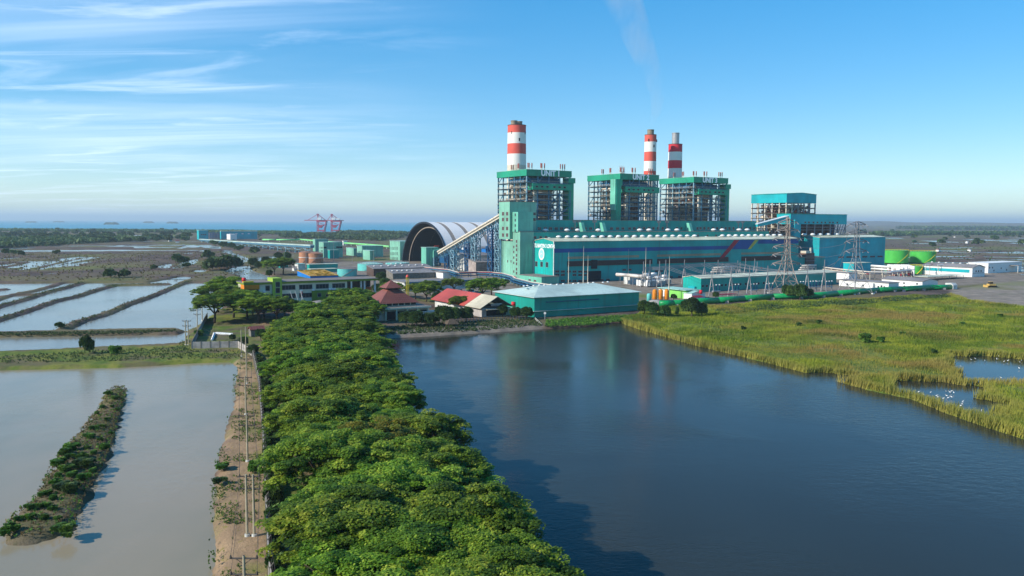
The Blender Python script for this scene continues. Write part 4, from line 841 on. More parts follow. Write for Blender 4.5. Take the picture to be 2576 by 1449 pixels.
b = MB(); b.ext_y([(0, 8), (7.4, 12.2), (7.4, 15.9), (0, 14.2)], -2.6, 0); b.build('hood_casing', 'mint', T); trestle(T, .5, 7, -2.4, -.4, 9, mat='steel_lblue', step=4.5)
def tealhouse(label, C_, top, left, right, wall='teal', win=(), winl=(), **kw):
    T, o, l, dp, h = block('transfer_house', label, 'building', corner=K(*C_), top=K(*top), left=K(*left), right=K(*right), wall=wall, rmat='roof_mint', **kw)
    return T, o
T, o = tealhouse('tall teal transfer house with three rows of tiny windows on its pale end', ('C7', 1805, 845), ('C7', 1805, 540), ('C7', 1640, 540), ('C7', 2090, 545), wall='faded')
winS(T, o, o[0], 'C7', [(1658 + i * 21, y) for i in range(6) for y in (650, 735, 815)], 1.0, 3.0, mat='opening')
block('lean_to', 'small teal lean-to with arched door in front of the tall transfer house', 'building', corner=K('C7', 1915, 855), top=K('C7', 1915, 685), left=K('C7', 1865, 682), right=K('C7', 2075, 685), wall='faded', rmat='roof_mint')
T, o = tealhouse('broad teal crusher house left of the tall transfer house', ('C7', 1195, 790), ('C7', 1195, 615), ('C7', 1110, 612), ('C7', 1530, 610), wall='faded')
winS(T, o, o[0], 'C7', [(1130 + i * 25, 710) for i in range(3)], 1.3, 2.6, mat='opening')
block('lean_to', 'two-stepped pale lean-to against the broad crusher house', 'building', corner=K('C7', 1320, 840), top=K('C7', 1320, 690), left=K('C7', 1205, 690), length=5, wall='faded', rmat='roof_mint')
block('lean_to', 'pale side wing with a dark arched opening left of the broad crusher house', 'building', s0=GS(K('C7', 1110, 770))[0] - 4, d0=GS(K('C7', 1110, 770))[1], h=8.5, length=3.8, depth=24, wall='faded', rmat='roof_mint')
T, o = tealhouse('teal coal house with paired black windows just behind the ochre tanks', ('C7', 575, 800), ('C7', 575, 555), ('C7', 497, 558), ('C7', 880, 558), wall='faded')
winF(T, o, o[1], 'C7', [(597, 637), (800, 632), (848, 632)], 3.2, 1.8, mat='opening'); winS(T, o, o[0], 'C7', [(515, 640), (538, 640), (555, 640), (515, 690), (538, 690), (555, 690)], 1.6, 1.9, mat='opening')
block('lean_to', 'teal porch projecting from the coal house behind the ochre tanks', 'building', corner=K('C7', 675, 815), top=K('C7', 675, 680), left=K('C7', 640, 678), right=K('C7', 820, 678), wall='teal', rmat='roof_mint')
tealhouse('narrow teal tower with a pale edge at the near end of the blue conveyor', ('C7', 440, 700), ('C7', 440, 505), ('C7', 400, 508), ('C7', 645, 503), wall='faded')
def rblock(name, label, cat, C_, top, right, rz, depth, wall, rmat):
    X, Y = G(*K(*C_)); h = atY(*K(*top), Y)[2]; u = (K(*right)[0] - CX) / F_; c, s = math.cos(R_(rz)), math.sin(R_(rz)); l = (u * Y - X) / (c - u * s)
    T = thing(name, label, cat, (X, Y, 0), R_(rz)); b = MB(); b.box(0, l, 0, depth, 0, h); b.build('wall', wall, T); b = MB(); b.box(-.5, l + .5, -.5, depth + .5, h + .01, h + .8); b.build('roof', rmat, T); return T, l, h
T, l, h = rblock('crusher_house', 'far teal block with a flat roof at the seaward end of the blue conveyor', 'building', ('C8', 285, 512), ('C8', 285, 362), ('C8', 438, 362), 27, 40, 'cyan', 'roof_mint')
for i in range(3): window(T, l * .3 + i * l * .2, 0, h * .55, 2.5, 2.0, mat='opening')
T, l, h = rblock('long_shed', 'long teal shed with a white roof edge far off near the sea', 'shed', ('C8', 640, 502), ('C8', 640, 376), ('C8', 1228, 372), 24, 26, 'cyan', 'roof_cream')
for i in range(4): window(T, l * .25 + i * l * .17, 0, h * .7, 4, 2.4, mat='white')
block('plant_room', 'white cube-shaped building standing before the long far teal shed', 'building', corner=K('C8', 790, 512), top=K('C8', 790, 425), left=K('C8', 730, 420), right=K('C8', 893, 425), wall='white', rmat='white')
T = thing('steel_rack', 'dark blue open steel rack between the two far teal sheds', 'steel frame', (*G(*K('C8', 445, 495)), 0), R_(3))
w_ = G(*K('C8', 615, 497))[0] - G(*K('C8', 445, 495))[0]
for i in range(9): b = MB(); x = w_ * i / 8; b.bar((x, 0, 0), (x, 0, 13 - (i % 3)), .9); b.bar((x, 14, 0), (x, 14, 13), .9); b.build('rack_post', 'steel_dblue', T)
for z in (4, 8, 12.5): b = MB(); b.box(0, w_, 0, 14, z, z + .8); b.build('rack_floor', 'steel_dblue', T)
# ---- the long horizontal conveyor running out to the sea
pts = [(*G(*K('C8', x, y), zz), zz) for x, y, zz in ((310, 508, 4.5), (560, 524, 5), (880, 545, 6.0), (1300, 568, 7.5), (1700, 590, 9), (2110, 612, 10))]
T = thing('long_conveyor', 'very long covered blue conveyor with a silver roof crossing the flats towards the sea', 'conveyor', (0, 0, 0))
def ribbon(pts, w0, z0, z1, name, mat, T):
    b = MB()
    for (ax, ay, az_), (bx, by, bz) in zip(pts, pts[1:]):
        dx, dy = bx - ax, by - ay; l = math.hypot(dx, dy); nx_, ny_ = -dy / l * w0, dx / l * w0
        b.add([(ax - nx_, ay - ny_, az_ + z0), (bx - nx_, by - ny_, bz + z0), (bx + nx_, by + ny_, bz + z0), (ax + nx_, ay + ny_, az_ + z0), (ax - nx_, ay - ny_, az_ + z1), (bx - nx_, by - ny_, bz + z1), (bx + nx_, by + ny_, bz + z1), (ax + nx_, ay + ny_, az_ + z1)],
              [(0, 3, 2, 1), (4, 5, 6, 7), (0, 1, 5, 4), (1, 2, 6, 5), (2, 3, 7, 6), (3, 0, 4, 7)])
    return b.build(name, mat, T)
ribbon(pts, 2.6, 0, 1.4, 'roof_cover', 'roof_pale', T); ribbon(pts, 2.5, -2.2, -.05, 'gallery_side', 'steel_blue', T)
def along(pts, n):
    seg = [math.dist(a, b) for a, b in zip(pts, pts[1:])]; tot = sum(seg); out = []
    for i in range(n):
        t = tot * (i + .5) / n; k = 0
        while t > seg[k] and k < len(seg) - 1: t -= seg[k]; k += 1
        f = t / seg[k]; out.append(tuple(a + (b - a) * f for a, b in zip(pts[k], pts[k + 1])))
    return out
for x, y, z in along(pts, 16):
    b = MB(); b.bar((x - 2, y - 2, -.2), (x - 1.2, y - 1, z - 2), .7); b.bar((x + 2, y + 2, -.2), (x + 1.2, y + 1, z - 2), .7); b.bar((x - 2, y - 2, z * .4), (x + 2, y + 2, z * .4), .5); b.build('trestle', 'steel_lblue', T)
b = MB()
P_ = along(pts, 64)
for i in range(0, 62, 4):
    for j, (u, v) in enumerate(zip(P_[i:i + 4], P_[i + 1:i + 5])):
        da, db = (0, 2.6, 3.2, 2.6, 0)[j], (0, 2.6, 3.2, 2.6, 0)[j + 1]; b.bar((u[0], u[1] - 2.6, u[2] - 2.2 - da), (v[0], v[1] - 2.6, v[2] - 2.2 - db), .6)
b.build('hanging_truss', 'steel_lblue', T)
ppts = [(*G(*K('C8', x, y), 3.5), 3.5) for x, y in ((1310, 510), (1530, 512), (1850, 512), (1900, 505), (2110, 525))] + [(*G(*K('C7', x, y), 3.5), 3.5) for x, y in ((640, 545), (900, 565), (1100, 578), (1300, 592), (1630, 622))]
T = thing('light_green_pipeline', 'light green pipeline on white supports running behind the teal coal houses', 'pipeline', (0, 0, 0))
b = MB(); b.path(ppts, 1.5, 10); b.build('pipe', 'lgreen_pipe', T, True)
for x, y, z in along(ppts, 26): b = MB(); b.box(x - .5, x + .5, y - .8, y + .8, -.5, z - 1.1); b.build('pipe_support', 'white_dirty', T)
block('valve_house', 'small white box sitting on the light green pipeline', 'box', s0=SD(*ppts[6][:2])[0] - 2, d0=SD(*ppts[6][:2])[1] - 3, h=7, length=7, depth=5, wall='white', rmat='white')
# ---- ship unloader cranes
for i, (x, y) in enumerate(((860, 780), (1310, 775))):
    X, Y = G(*K('Q2', x, y)); s = Y / F_ * .67083 / 8.587
    T = thing('ship_unloader', ['left one of two red ship unloading cranes with a long level boom', 'right one of two red ship unloading cranes by the sea'][i], 'crane', (X - 10, Y, 0), 0, 'red ship unloaders')
    lw = 25 if i == 0 else 27
    for lx in (0, lw):
        for ly in (0, 18): b = MB(); b.bar((lx * .9, ly, 0), (lx * (1.25 if lx else 1), ly, 38), 2.4); b.build('portal_leg', 'crane', T)
    b = MB(); b.box(-2, lw * 1.3, -1, 19, 36, 40); b.build('bridge', 'crane', T)
    b = MB(); b.box(-46 if i == 0 else -16, lw * 1.3 + 8, 7, 11, 40, 42.5); b.build('boom', 'crane', T)
    b = MB(); b.bar((-1, 9, 40), (0, 9, 62), 2); b.bar((10, 9, 40), (1, 9, 62), 1.6); b.bar((lw * 1.1, 9, 42), (2, 9, 62), 1.4); b.bar((-34 if i == 0 else -15, 9, 42), (0, 9, 62), 1.1); b.box(-3, 5, 7, 11, 61, 64); b.build('apex_frame', 'crane', T)
    b = MB(); b.box(2, 15, -3, 6, 43, 51); b.build('machine_house', 'white', T)
    if i: b = MB(); b.box(20, 32, -3, 6, 44, 49); b.build('operator_cabin', 'white', T)
    b = MB(); b.ext_y([(2, 24), (20, 24), (14, 15), (8, 15)], -1, 14); b.box(1, 21, -1.5, 14, 22, 25.5); b.build('hopper', 'crane', T)
    b = MB(); b.bar((0, -.5, 8), (lw, -.5, 2), 1.2); b.bar((0, -.5, 36), (lw * 1.1, -.5, 25), 1.1); b.box(-1, lw + 2, -1, 18, 4, 8); b.build('sill_beam', 'crane', T)
X0, Y0 = G(*K('Q2', 480, 800)); X1, Y1 = G(*K('Q2', 1540, 800)); X2, Y2 = G(*K('Q2', 2200, 762))
T = thing('jetty', 'dark low jetty deck on which the two red cranes stand', 'jetty', (0, 0, 0)); b = MB(); b.prism([(X0, Y0 - 20), (X1, Y1 - 20), (X1, Y1 + 60), (X0, Y0 + 60)], -1, 3.2); b.build('deck', 'concrete_dark', T)
b = MB(); b.bar((X1, Y1, 2.5), (X2, Y2, 2.5), 5); b.build('causeway', 'concrete_dark', T)
for i in range(6): b = MB(); b.cyl(X0 + (X1 - X0) * i / 5, Y0 - 18, -2, 2.4, 2.5, n=8); b.build('pile', 'steel_dblue', T)
# ---- tanks
def tank(label, c, r, h, wall, roof, ring=None, group=None, dome=.12, stairs=None, name='storage_tank', rail=None):
    T = thing(name, label, 'tank', (c[0], c[1], 0), TA, group)
    b = MB(); b.tube((0, 0, 0), (0, 0, h), r, n=48, caps=False); o = b.build('shell', wall, T, True)
    b = MB(); b.lathe([(r * 1.01, h + .02), (r * .6, h + r * dome * .7), (.02, h + r * dome)], 36); b.build('roof', roof, T)
    if ring:
        for z in ring: b = MB(); b.lathe([(r + .02, z - .22), (r + .22, z - .22), (r + .22, z + .22), (r + .02, z + .22)], 40); b.build('girdle', 'white', T)
    b = MB(); st = stairs or 'steel_grey'
    for i in range(20):
        a = -2.4 + i * .065; z = h * i / 20; b.box(-.01 + (r + .5) * math.cos(a), (r + 1.2) * math.cos(a) + .5, (r + .5) * math.sin(a), (r + .5) * math.sin(a) + .5, z, z + .45)
    b.build('spiral_stair', st, T)
    b = MB(); n_ = 28
    for i in range(n_):
        a, a2 = 2 * math.pi * i / n_, 2 * math.pi * (i + 1) / n_; b.bar((r * math.cos(a), r * math.sin(a), h + 1.1), (r * math.cos(a2), r * math.sin(a2), h + 1.1), .14); b.bar((r * math.cos(a), r * math.sin(a), h), (r * math.cos(a), r * math.sin(a), h + 1.1), .1)
    b.build('roof_rail', rail or st, T); return T
def tk(k, xl, xr, yb, yt, dd=0):                        # centre, radius, height from its outline
    xc = (xl + xr) / 2; X, Y = G(*K(k, xc, yb)); r = (K(k, xr, yb)[0] - K(k, xl, yb)[0]) / 2 * Y / F_; Y += r + dd; X *= Y / (Y - r - dd); z = atY(*K(k, xl, yt), Y)[2]; return (X, Y), r, z
c, r, h = tk('C7', 190, 395, 890, 715); tank('ochre brown storage tank half hidden behind its twin', c, r * 1.1, h, 'brown_tank', 'brown_tank', (h * .55,), 'ochre tanks', .2)
c, r, h = tk('C7', 310, 565, 892, 730); tank('ochre brown storage tank with a white girdle, front one of the pair', c, r, h, 'brown_tank', 'brown_tank', (h * .55,), 'ochre tanks', .2)
c, r, h = tk('C7', 795, 1110, 1105, 975); tank('pale teal open tank beside the golden roofed shed', c, r, h, 'tank_teal', 'rooftop', None, 'pale teal water tanks', .06)
c, r, h = tk('C7', 1120, 1530, 1015, 895); tank('widest pale teal tank with rust on its flat roof', c, r, h, 'tank_teal', 'roof_mint', None, 'pale teal water tanks', .14)
c, r, h = tk('C7', 1570, 1955, 970, 880); tank('pale teal tank standing in front of the tall transfer house', c, r, h, 'tank_teal', 'roof_mint', None, 'pale teal water tanks', .1)
c, r, h = tk('C7', 1310, 1500, 1022, 965); tank('small low teal tank in front of the widest one', c, r, h, 'tank_teal', 'rooftop', None, 'pale teal water tanks', .06)
c, r, h = tk('C6', 700, 1060, 668, 495); tank('big green tank with a yellow spiral stair at the right', c, r, h, 'tank_green', 'tank_lime', None, 'green tanks', .08, 'yellow')
c, r, h = tk('C6', 300, 655, 678, 480, 6); tank('green tank partly hidden by the cyan turbine hall', c, r, h, 'tank_green', 'tank_lime', None, 'green tanks', .1, 'yellow')
c, r, h = tk('C6', 690, 865, 840, 715); tank('smaller green tank with a yellow railing standing in front', c, r, h, 'tank_green', 'tank_green', None, 'green tanks', .05, 'yellow')
# ---- sheds in front of the coal side
block('workshop', 'low teal two-tier workshop behind the golden roofed shed', 'building', corner=K('C7', 345, 1022), top=K('C7', 345, 912), left=K('C7', 305, 900), right=K('C7', 803, 905), wall='teal', rmat='roof_cream')
block('lean_to', 'low front tier of the teal workshop with a pale roof', 'building', s0=GS(K('C7', 370, 1040))[0], d0=GS(K('C7', 370, 1040))[1], top=K('C7', 370, 990), right=K('C7', 790, 985), depth=7, wall='teal', rmat='roof_cream')
block('store_shed', 'small shed with a white end and a grey side left of the teal workshop', 'shed', corner=K('C7', 165, 1015), top=K('C7', 165, 905), left=K('C7', 110, 900), right=K('C7', 275, 903), wall='white_dirty', rmat='roof_mint')
block('guard_hut', 'tiny grey gable roofed hut below the small shed', 'hut', s0=GS(K('C7', 100, 1015))[0], d0=GS(K('C7', 100, 1015))[1], h=1.5, length=9, depth=6, roof='gable_s', wall='white_dirty', rmat='roof_grey', rise=1.5)
block('pump_cabin', 'little teal cabin among the trees by the creek', 'building', s0=GS(K('C8', 1590, 965))[0], d0=GS(K('C8', 1590, 965))[1], top=K('C8', 1590, 895), right=K('C8', 1720, 897), depth=8, wall='teal', rmat='roof_cream')
sb, db = GS(K('C7', 360, 1137)); T, o, l, dp, h = block('golden_roofed_shed', 'blue walled shed with a rippled golden brown roof', 'shed', s0=sb, d0=db, h=1.6, length=20, left=K('C7', 150, 1062), roof='mono', wall='azure', rmat='gold_roof', rise=2.3)
b = MB(); rr = random.Random(3)
for i in range(60): x = rr.random() * 17; y = rr.random() * dp * .95; zz = h + .3 + 2.3 * y / dp; b.box(x, x + 1.5 + rr.random() * 2, y, y + .6, zz - .1, zz + .1 + rr.random() * .4)
b.build('loose_sheeting', 'gold_roof', T)
for i, (x, y, yt, xr, lab, wl) in enumerate(((1500, 1010, 985, 2150, 'long shed with a pale mint roof behind the brown louvred workshop', 'mint'), (1380, 1100, 1045, 2330, 'long low workshop with a dark brown louvred front', 'roof_brown'), (1690, 1145, 1095, 2360, 'nearest long grey roofed workshop of the group', 'concrete_dark'))):
    s_, d_ = GS(K('C7', x, y)); T, o, l, dp, h = block('workshop', lab, 'building', s0=s_, d0=d_, h=[3.2, 5.2, 3.6][i], length=PF(K('C7', xr, yt), d_)[0] - s_, depth=[10, 14, 12][i], roof='mono', wall=wl, rmat=['roof_mint', 'roof_grey', 'roof_grey'][i], rise=[.8, 2.0, 2.2][i])
    for j in range(8 if i == 1 else 5): vent(T, l * (j + .6) / 8.5, dp * .5, h + 1.3, .45)
block('meter_house', 'small white building with a teal band right of the grey roofed workshops', 'building', corner=K('D2', 1330, 238), top=K('D2', 1330, 160), left=K('D2', 1185, 135), right=K('D2', 1520, 150), wall='white', rmat='roof_grey')
T, o, l, dp, h = block('canteen_office', 'long white office with a blue roof band and dark square windows', 'building', corner=K('D2', 805, 410), top=K('D2', 805, 295), left=K('D2', 640, 262), right=K('D2', 1890, 255), wall='white_dirty', rmat='roof_grey')
b = MB(); b.box(-.5, l + .5, -.55, -.36, h - .75, h + .25); b.build('blue_fascia', 'steel_blue', T)
winF(T, o, o[1], 'D2', [(860, 345), (940, 342), (1018, 338), (1095, 335), (1170, 332), (1250, 328), (1325, 325), (1450, 320), (1560, 315), (1700, 308), (1845, 300)], 2.2, 1.5)
winS(T, o, o[0], 'D2', [(670, 300), (720, 325), (760, 345)], 1.2, 1.2)
# ---- pipe rack winding along the yard
T = thing('pipe_rack', 'long blue and red pipe rack winding along the yard to the turbine hall', 'pipe rack', (0, 0, 0))
rp = [(*G(*K('Q1', x, y), 5), 5) for x, y in ((290, 965), (520, 1010), (760, 1035), (1010, 1060))] + [(*G(*K('Q1', x, y), 5), 5) for x, y in ((1180, 1110), (1530, 1100), (1800, 1108), (2020, 1130), (2200, 1180))] + [(*G(*K('C3', x, y), 4), 4) for x, y in ((450, 1310), (700, 1375), (1000, 1418))]
for off, zz, rr_, m_ in ((-1.6, .4, .32, 'red_pipe'), (-.8, .3, .24, 'light_pipe'), (0, .45, .4, 'steel_cream'), (.9, .3, .25, 'red_pipe'), (1.6, .35, .3, 'steel_grey')):
    b = MB(); b.path([(x + off * E2[0], y + off * E2[1], z + zz) for x, y, z in rp], rr_, 6); b.build('service_pipe', m_, T)
ribbon(rp, 2.2, -.5, 0, 'rack_deck', 'steel_blue', T)
ribbon(rp, 2.1, -2.0, -1.6, 'lower_deck', 'steel_dblue', T)
for x, y, z in along(rp, 34):
    b = MB(); b.bar((x - 1.8 * E2[0], y - 1.8 * E2[1], 0), (x - 1.8 * E2[0], y - 1.8 * E2[1], z), .4); b.bar((x + 1.8 * E2[0], y + 1.8 * E2[1], 0), (x + 1.8 * E2[0], y + 1.8 * E2[1], z), .4); b.build('rack_post', 'steel_lblue', T)
# machinery below the conveyor
rr = random.Random(9)
for i, (x, y, w_, h_, m_, lab) in enumerate(((1690, 1040, 7, 17, 'azure', 'bright blue square silo under the inclined conveyor'), (1790, 1060, 8, 14, 'duct', 'dark blue round-topped silo beside the bright blue one'), (1150, 1000, 10, 14, 'duct', 'dark teal filter house under the middle of the conveyor'), (1280, 1050, 9, 16, 'steel_dblue', 'deep blue tall hopper between two conveyor trestles'), (930, 1000, 12, 9, 'steel_dblue', 'low blue machine frame at the foot of the conveyor'))):
    X, Y = G(*K('Q1', x, y)); T = thing('dust_silo', lab, 'silo', (X, Y, 0), TA)
    b = MB(); (b.cyl(w_ / 2, w_ / 2, 3.5, h_, w_ / 2, n=20) if i == 1 else b.box(0, w_, 0, w_, 3.5, h_)); b.build('casing', m_, T)
    b = MB(); b.box(-.3, w_ + .3, -.3, w_ + .3, h_, h_ + .4); b.box(w_ * .3, w_ * .6, w_ * .3, w_ * .6, h_ + .4, h_ + 2.4); b.build('top_platform', 'steel_dblue', T)
    for a, c_ in ((.4, .4), (w_ - .4, .4), (w_ - .4, w_ - .4), (.4, w_ - .4)): b = MB(); b.bar((a, c_, 0), (a, c_, 3.5), .5); b.build('leg', 'steel_blue', T)
    for z in range(5, int(h_), 3): b = MB(); b.box(-.8, w_ + .8, -.8, -.05, z, z + .15); b.bar((-.8, -.8, z + 1.1), (w_ + .8, -.8, z + 1.1), .12); b.build('walkway', 'steel_lblue', T)
for i, (sx, dx, l, w_, h_) in enumerate(((10, 140, 30, 14, 12), (-5, 96, 22, 12, 9), (25, 165, 36, 10, 16))):
    block('precipitator_shed', ['white walled shed seen through the conveyor trestles', 'low grey shed behind the conveyor feet', 'long pale wall behind the tallest trestles'][i], 'shed', s0=sx, d0=dx, h=h_, length=l, depth=w_, roof='mono', wall=['white_dirty', 'boiler', 'white_dirty'][i], rmat='roof_grey', rise=2)
for i in range(7):
    T = thing('light_mast', ['thin steel light mast near the creek trees', 'thin mast left of the ochre tanks', 'thin mast in front of the ochre tanks', 'thin mast before the coal house porch', 'thin mast by the coal house conveyor', 'thin mast between crusher house and tanks', 'thin mast right of the ochre tanks'][i], 'mast', (0, 0, 0), 0, 'thin masts on the coal side')
    k, x, y, t_ = (('C8', 1660, 975, 660), ('C7', 85, 970, 650), ('C7', 295, 1010, 560), ('C7', 738, 880, 560), ('C7', 1035, 900, 620), ('C7', 1380, 960, 690), ('C7', 490, 890, 600))[i]
    X, Y = G(*K(k, x, y)); z = atY(*K(k, x, t_), Y)[2]; T.location = (X, Y, 0); b = MB(); b.tube((0, 0, 0), (0, 0, z), .22, .1, n=6); b.build('pole', 'steel_grey', T); b = MB(); b.box(-.5, .5, -.2, .2, z, z + .3); b.build('lamp_head', 'steel_grey', T)
# ================================================================== buildings by the lake
s_, d_ = GS(K('D3', 750, 705)); hw = PF(K('D3', 750, 432), d_)[1]; Lw = PF(K('D3', 2195, 355), d_)[0] - s_; Dw = PS(K('D3', 208, 355), s_)[0] - d_
T = pthing('warehouse', 'long dark green warehouse with a pale hipped roof on the lake shore', 'warehouse', s_, d_)
b = MB(); b.box(0, Lw, 0, Dw, 0, hw); b.build('wall', 'wh_green', T)
def hip(b, x0, x1, y0, y1, z, rise, inset=None, th=.25):
    ins = (y1 - y0) / 2 if inset is None else inset; ym = (y0 + y1) / 2
    for dz in (0, th):
        pass
    v = [(x0, y0, z), (x1, y0, z), (x1, y1, z), (x0, y1, z), (x0 + ins, ym, z + rise), (x1 - ins, ym, z + rise)]
    if abs((x1 - ins) - (x0 + ins)) < .3: v[4] = v[5] = ((x0 + x1) / 2, ym, z + rise); return b.add(v[:5], [(0, 1, 4), (1, 2, 4), (2, 3, 4), (3, 0, 4), (3, 2, 1, 0)])
    return b.add(v, [(0, 1, 5, 4), (1, 2, 5), (2, 3, 4, 5), (3, 0, 4), (3, 2, 1, 0)])
b = MB(); b.box(-.9, Lw + .9, -.9, Dw + .9, hw + .02, hw + .2); hip(b, -.9, Lw + .9, -.9, Dw + .9, hw + .21, 3.4, 14); b.build('roof', 'roof_pale', T)
b = MB(); zl = PF(K('D3', 900, 608), d_)[1]; b.ext_y([(-.8, zl - .05), (Lw + .3, zl - .05), (Lw + .3, zl + .12), (-.8, zl + .12)], -1.1, -.02); b.ext_x([(-1.1, zl - .06), (Dw, zl - .06), (Dw, zl + .13), (-1.1, zl + .13)], -1.1, -.02); b.build('ledge', 'roof_pale', T)
b = MB(); a, c_ = PF(K('D3', 910, 490), d_), PF(K('D3', 1640, 455), d_); b.box(a[0] - s_, c_[0] - s_, -.35, -.02, a[1] - .15, a[1] + .15); b.build('gutter_pipe', 'steel_dblue', T)
for i, f in enumerate((.03, .08, .12, .19, .22, .30, .34, .42, .50, .57, .65, .72, .80, .87)): vent(T, Lw * (.06 + f), Dw * .5 + (1.5 if i % 2 else 0), hw + 3.3, .32)
for i, f in enumerate((.1, .16, .2, .26)): vent(T, 7 + 6 * i, Dw * .5 + 3 * (i % 2), hw + 2.2 + .3 * i, .3)
block('store_annex', 'dark teal annex behind the right end of the lake warehouse', 'building', s0=s_ + Lw + .4, d0=d_ + 12, h=6.8, length=8.5, depth=10, wall='wh_green', rmat='roof_pale')
# ---- red and beige roofed halls
a = GS(K('D2', 1850, 775)); T = pthing('canteen', 'open hall with a bright red roof running into a beige gable by the shore fence', 'building', a[0], a[1])
aR = K('D2', 2130, 745); gl = 15.5
b = MB(); b.box(.8, gl - .8, .5, 12, 0, 3.6); b.build('wall', 'concrete', T)
zr = 3.7; b = MB(); b.ext_y([(-.6, zr), (gl / 2, zr + 4.6), (gl + .6, zr), (gl + .6, zr + .2), (gl / 2, zr + 4.85), (-.6, zr + .2)], -.8, 13); b.build('beige_roof', 'beige_roof', T)
b = MB(); b.ext_y([(-.8, zr - .02), (gl / 2, zr + 4.5), (gl + .8, zr - .02), (gl + .8, zr + .22), (gl / 2, zr + 4.9), (-.8, zr + .22)], 13.05, 46); b.build('red_roof', 'red_roof', T)
b = MB(); b.box(.8, gl - .8, 13.2, 45, 0, 3.6); b.build('rear_wall', 'white_dirty', T)
b = MB(); b.box(3, gl - 3, .3, .48, .4, 2.8); b.build('front_opening', 'opening', T); b = MB(); b.box(5, gl - 5, -.0, .2, 4.4, 5.6); b.build('gable_louvre', 'boiler', T); b = MB(); b.box(2, gl - 2, -1.9, .2, 3.1, 3.3); b.build('porch_awning', 'beige_roof', T)
b = MB(); b.cyl(gl + 3, 4, 3.5, 5.3, .9, n=16); b.build('water_tank', 'red_bright', T, True); b = MB(); b.cyl(gl + 3, 4, 0, 3.5, .5, n=8); b.build('tank_stand', 'concrete', T)
# ---- the mosque with its stepped brown roofs
s_, d_ = GS(K('D2', 515, 825)); T = pthing('mosque', 'mosque with a stepped reddish brown pyramid roof and small hipped side roofs', 'mosque', s_, d_)
ml = PF(K('D2', 1145, 655), d_)[0] - s_; zf = PF(K('D2', 515, 655), d_)[1]
b = MB(); b.box(0, ml, 1.2, 20, 0, zf - .5); b.build('wall', 'cream', T); b = MB(); b.box(-.5, ml + .5, -.5, 21, zf - .5, zf + .1); b.build('flat_roof', 'cream', T); b = MB(); b.box(-.1, ml + .1, 0, 20.5, zf + .1, zf + .2); b.build('roof_screed', 'rooftop', T)
for i in range(5): b = MB(); x = ml * (.04 + .92 * i / 4); b.box(x - .3, x + .3, -.2, .4, 0, zf - .5); b.build('column', 'cream', T)
b = MB(); b.box(1, ml - 1, .9, 1.19, .2, zf - 1.4); b.build('arcade_opening', 'opening', T)
def pfx(x, y): return PF(K('D2', x, y), d_ + 4)
x0, z1 = pfx(440, 588)[0] - s_, pfx(440, 588)[1]; x1 = pfx(985, 588)[0] - s_
b = MB(); b.box(x0 + .9, x1 - .9, 4.2, 18, zf + .2, z1 + .1); b.build('clerestory', 'cream', T)
for i in range(6): window(T, x0 + 2 + (x1 - x0 - 4) * i / 5, 4.2, zf + .2 + (z1 - zf) * .5, (x1 - x0) / 8, max(.8, (z1 - zf) * .55))
zA = z1 + 5.0; xm = (x0 + x1) / 2; hw_ = (x1 - x0) / 2; tp = hw_ * .30
b = MB(); b.add([(x0, 3, z1), (x1, 3, z1), (x1, 3 + 2 * hw_ * .95, z1), (x0, 3 + 2 * hw_ * .95, z1), (xm - tp, 3 + hw_ - tp, zA), (xm + tp, 3 + hw_ - tp, zA), (xm + tp, 3 + hw_ + tp, zA), (xm - tp, 3 + hw_ + tp, zA)], [(0, 1, 5, 4), (1, 2, 6, 5), (2, 3, 7, 6), (3, 0, 4, 7), (4, 5, 6, 7), (3, 2, 1, 0)]); b.build('main_roof', 'tile_brown', T)
b = MB(); b.box(xm - tp * .85, xm + tp * .85, 3 + hw_ - tp * .85, 3 + hw_ + tp * .85, zA, zA + .8); b.build('lantern', 'opening', T)
b = MB(); t2 = tp * 1.45; hip(b, xm - t2, xm + t2, 3 + hw_ - t2, 3 + hw_ + t2, zA + .8, t2 * .82); b.build('upper_roof', 'tile_brown', T)
for (lx, ly, w_) in ((-5.2, 1.5, 5.2), (-6.0, 10, 4.6)):
    b = MB(); b.box(lx, lx + w_, ly, ly + w_, 0, zf - .8); b.build('side_wing', 'white_dirty', T); b = MB(); hip(b, lx - .5, lx + w_ + .5, ly - .5, ly + w_ + .5, zf - .8, 2.3); b.build('wing_roof', 'tile_brown', T)
window(T, -3.2, 1.5, zf - 2.2, .9, .6); window(T, -1.6, 1.5, zf - 2.2, .9, .6)
X, Y = G(*K('D2', 830, 480)); zt = 0; T = pthing('ladder_tower', 'slender yellow ladder tower rising behind the brown mosque roof', 'tower', *GS(K('D2', 835, 560))); ht = 12.3
b = MB()
for x in (0, 1.0):
    for y in (0, 1.0): b.bar((x, y, 0), (x, y, ht), .16)
for i in range(22): z = ht * i / 22; b.bar((0, 0, z), (1, 0, z), .1); b.bar((0, 1, z), (1, 1, z), .1)
b.build('lattice', 'yellow', T); b = MB(); b.lathe([(.8, ht), (.8, ht + .5), (.5, ht + 1.0), (.02, ht + 1.3)], 12, .5, .5); b.build('cap', 'red_faded', T, True)
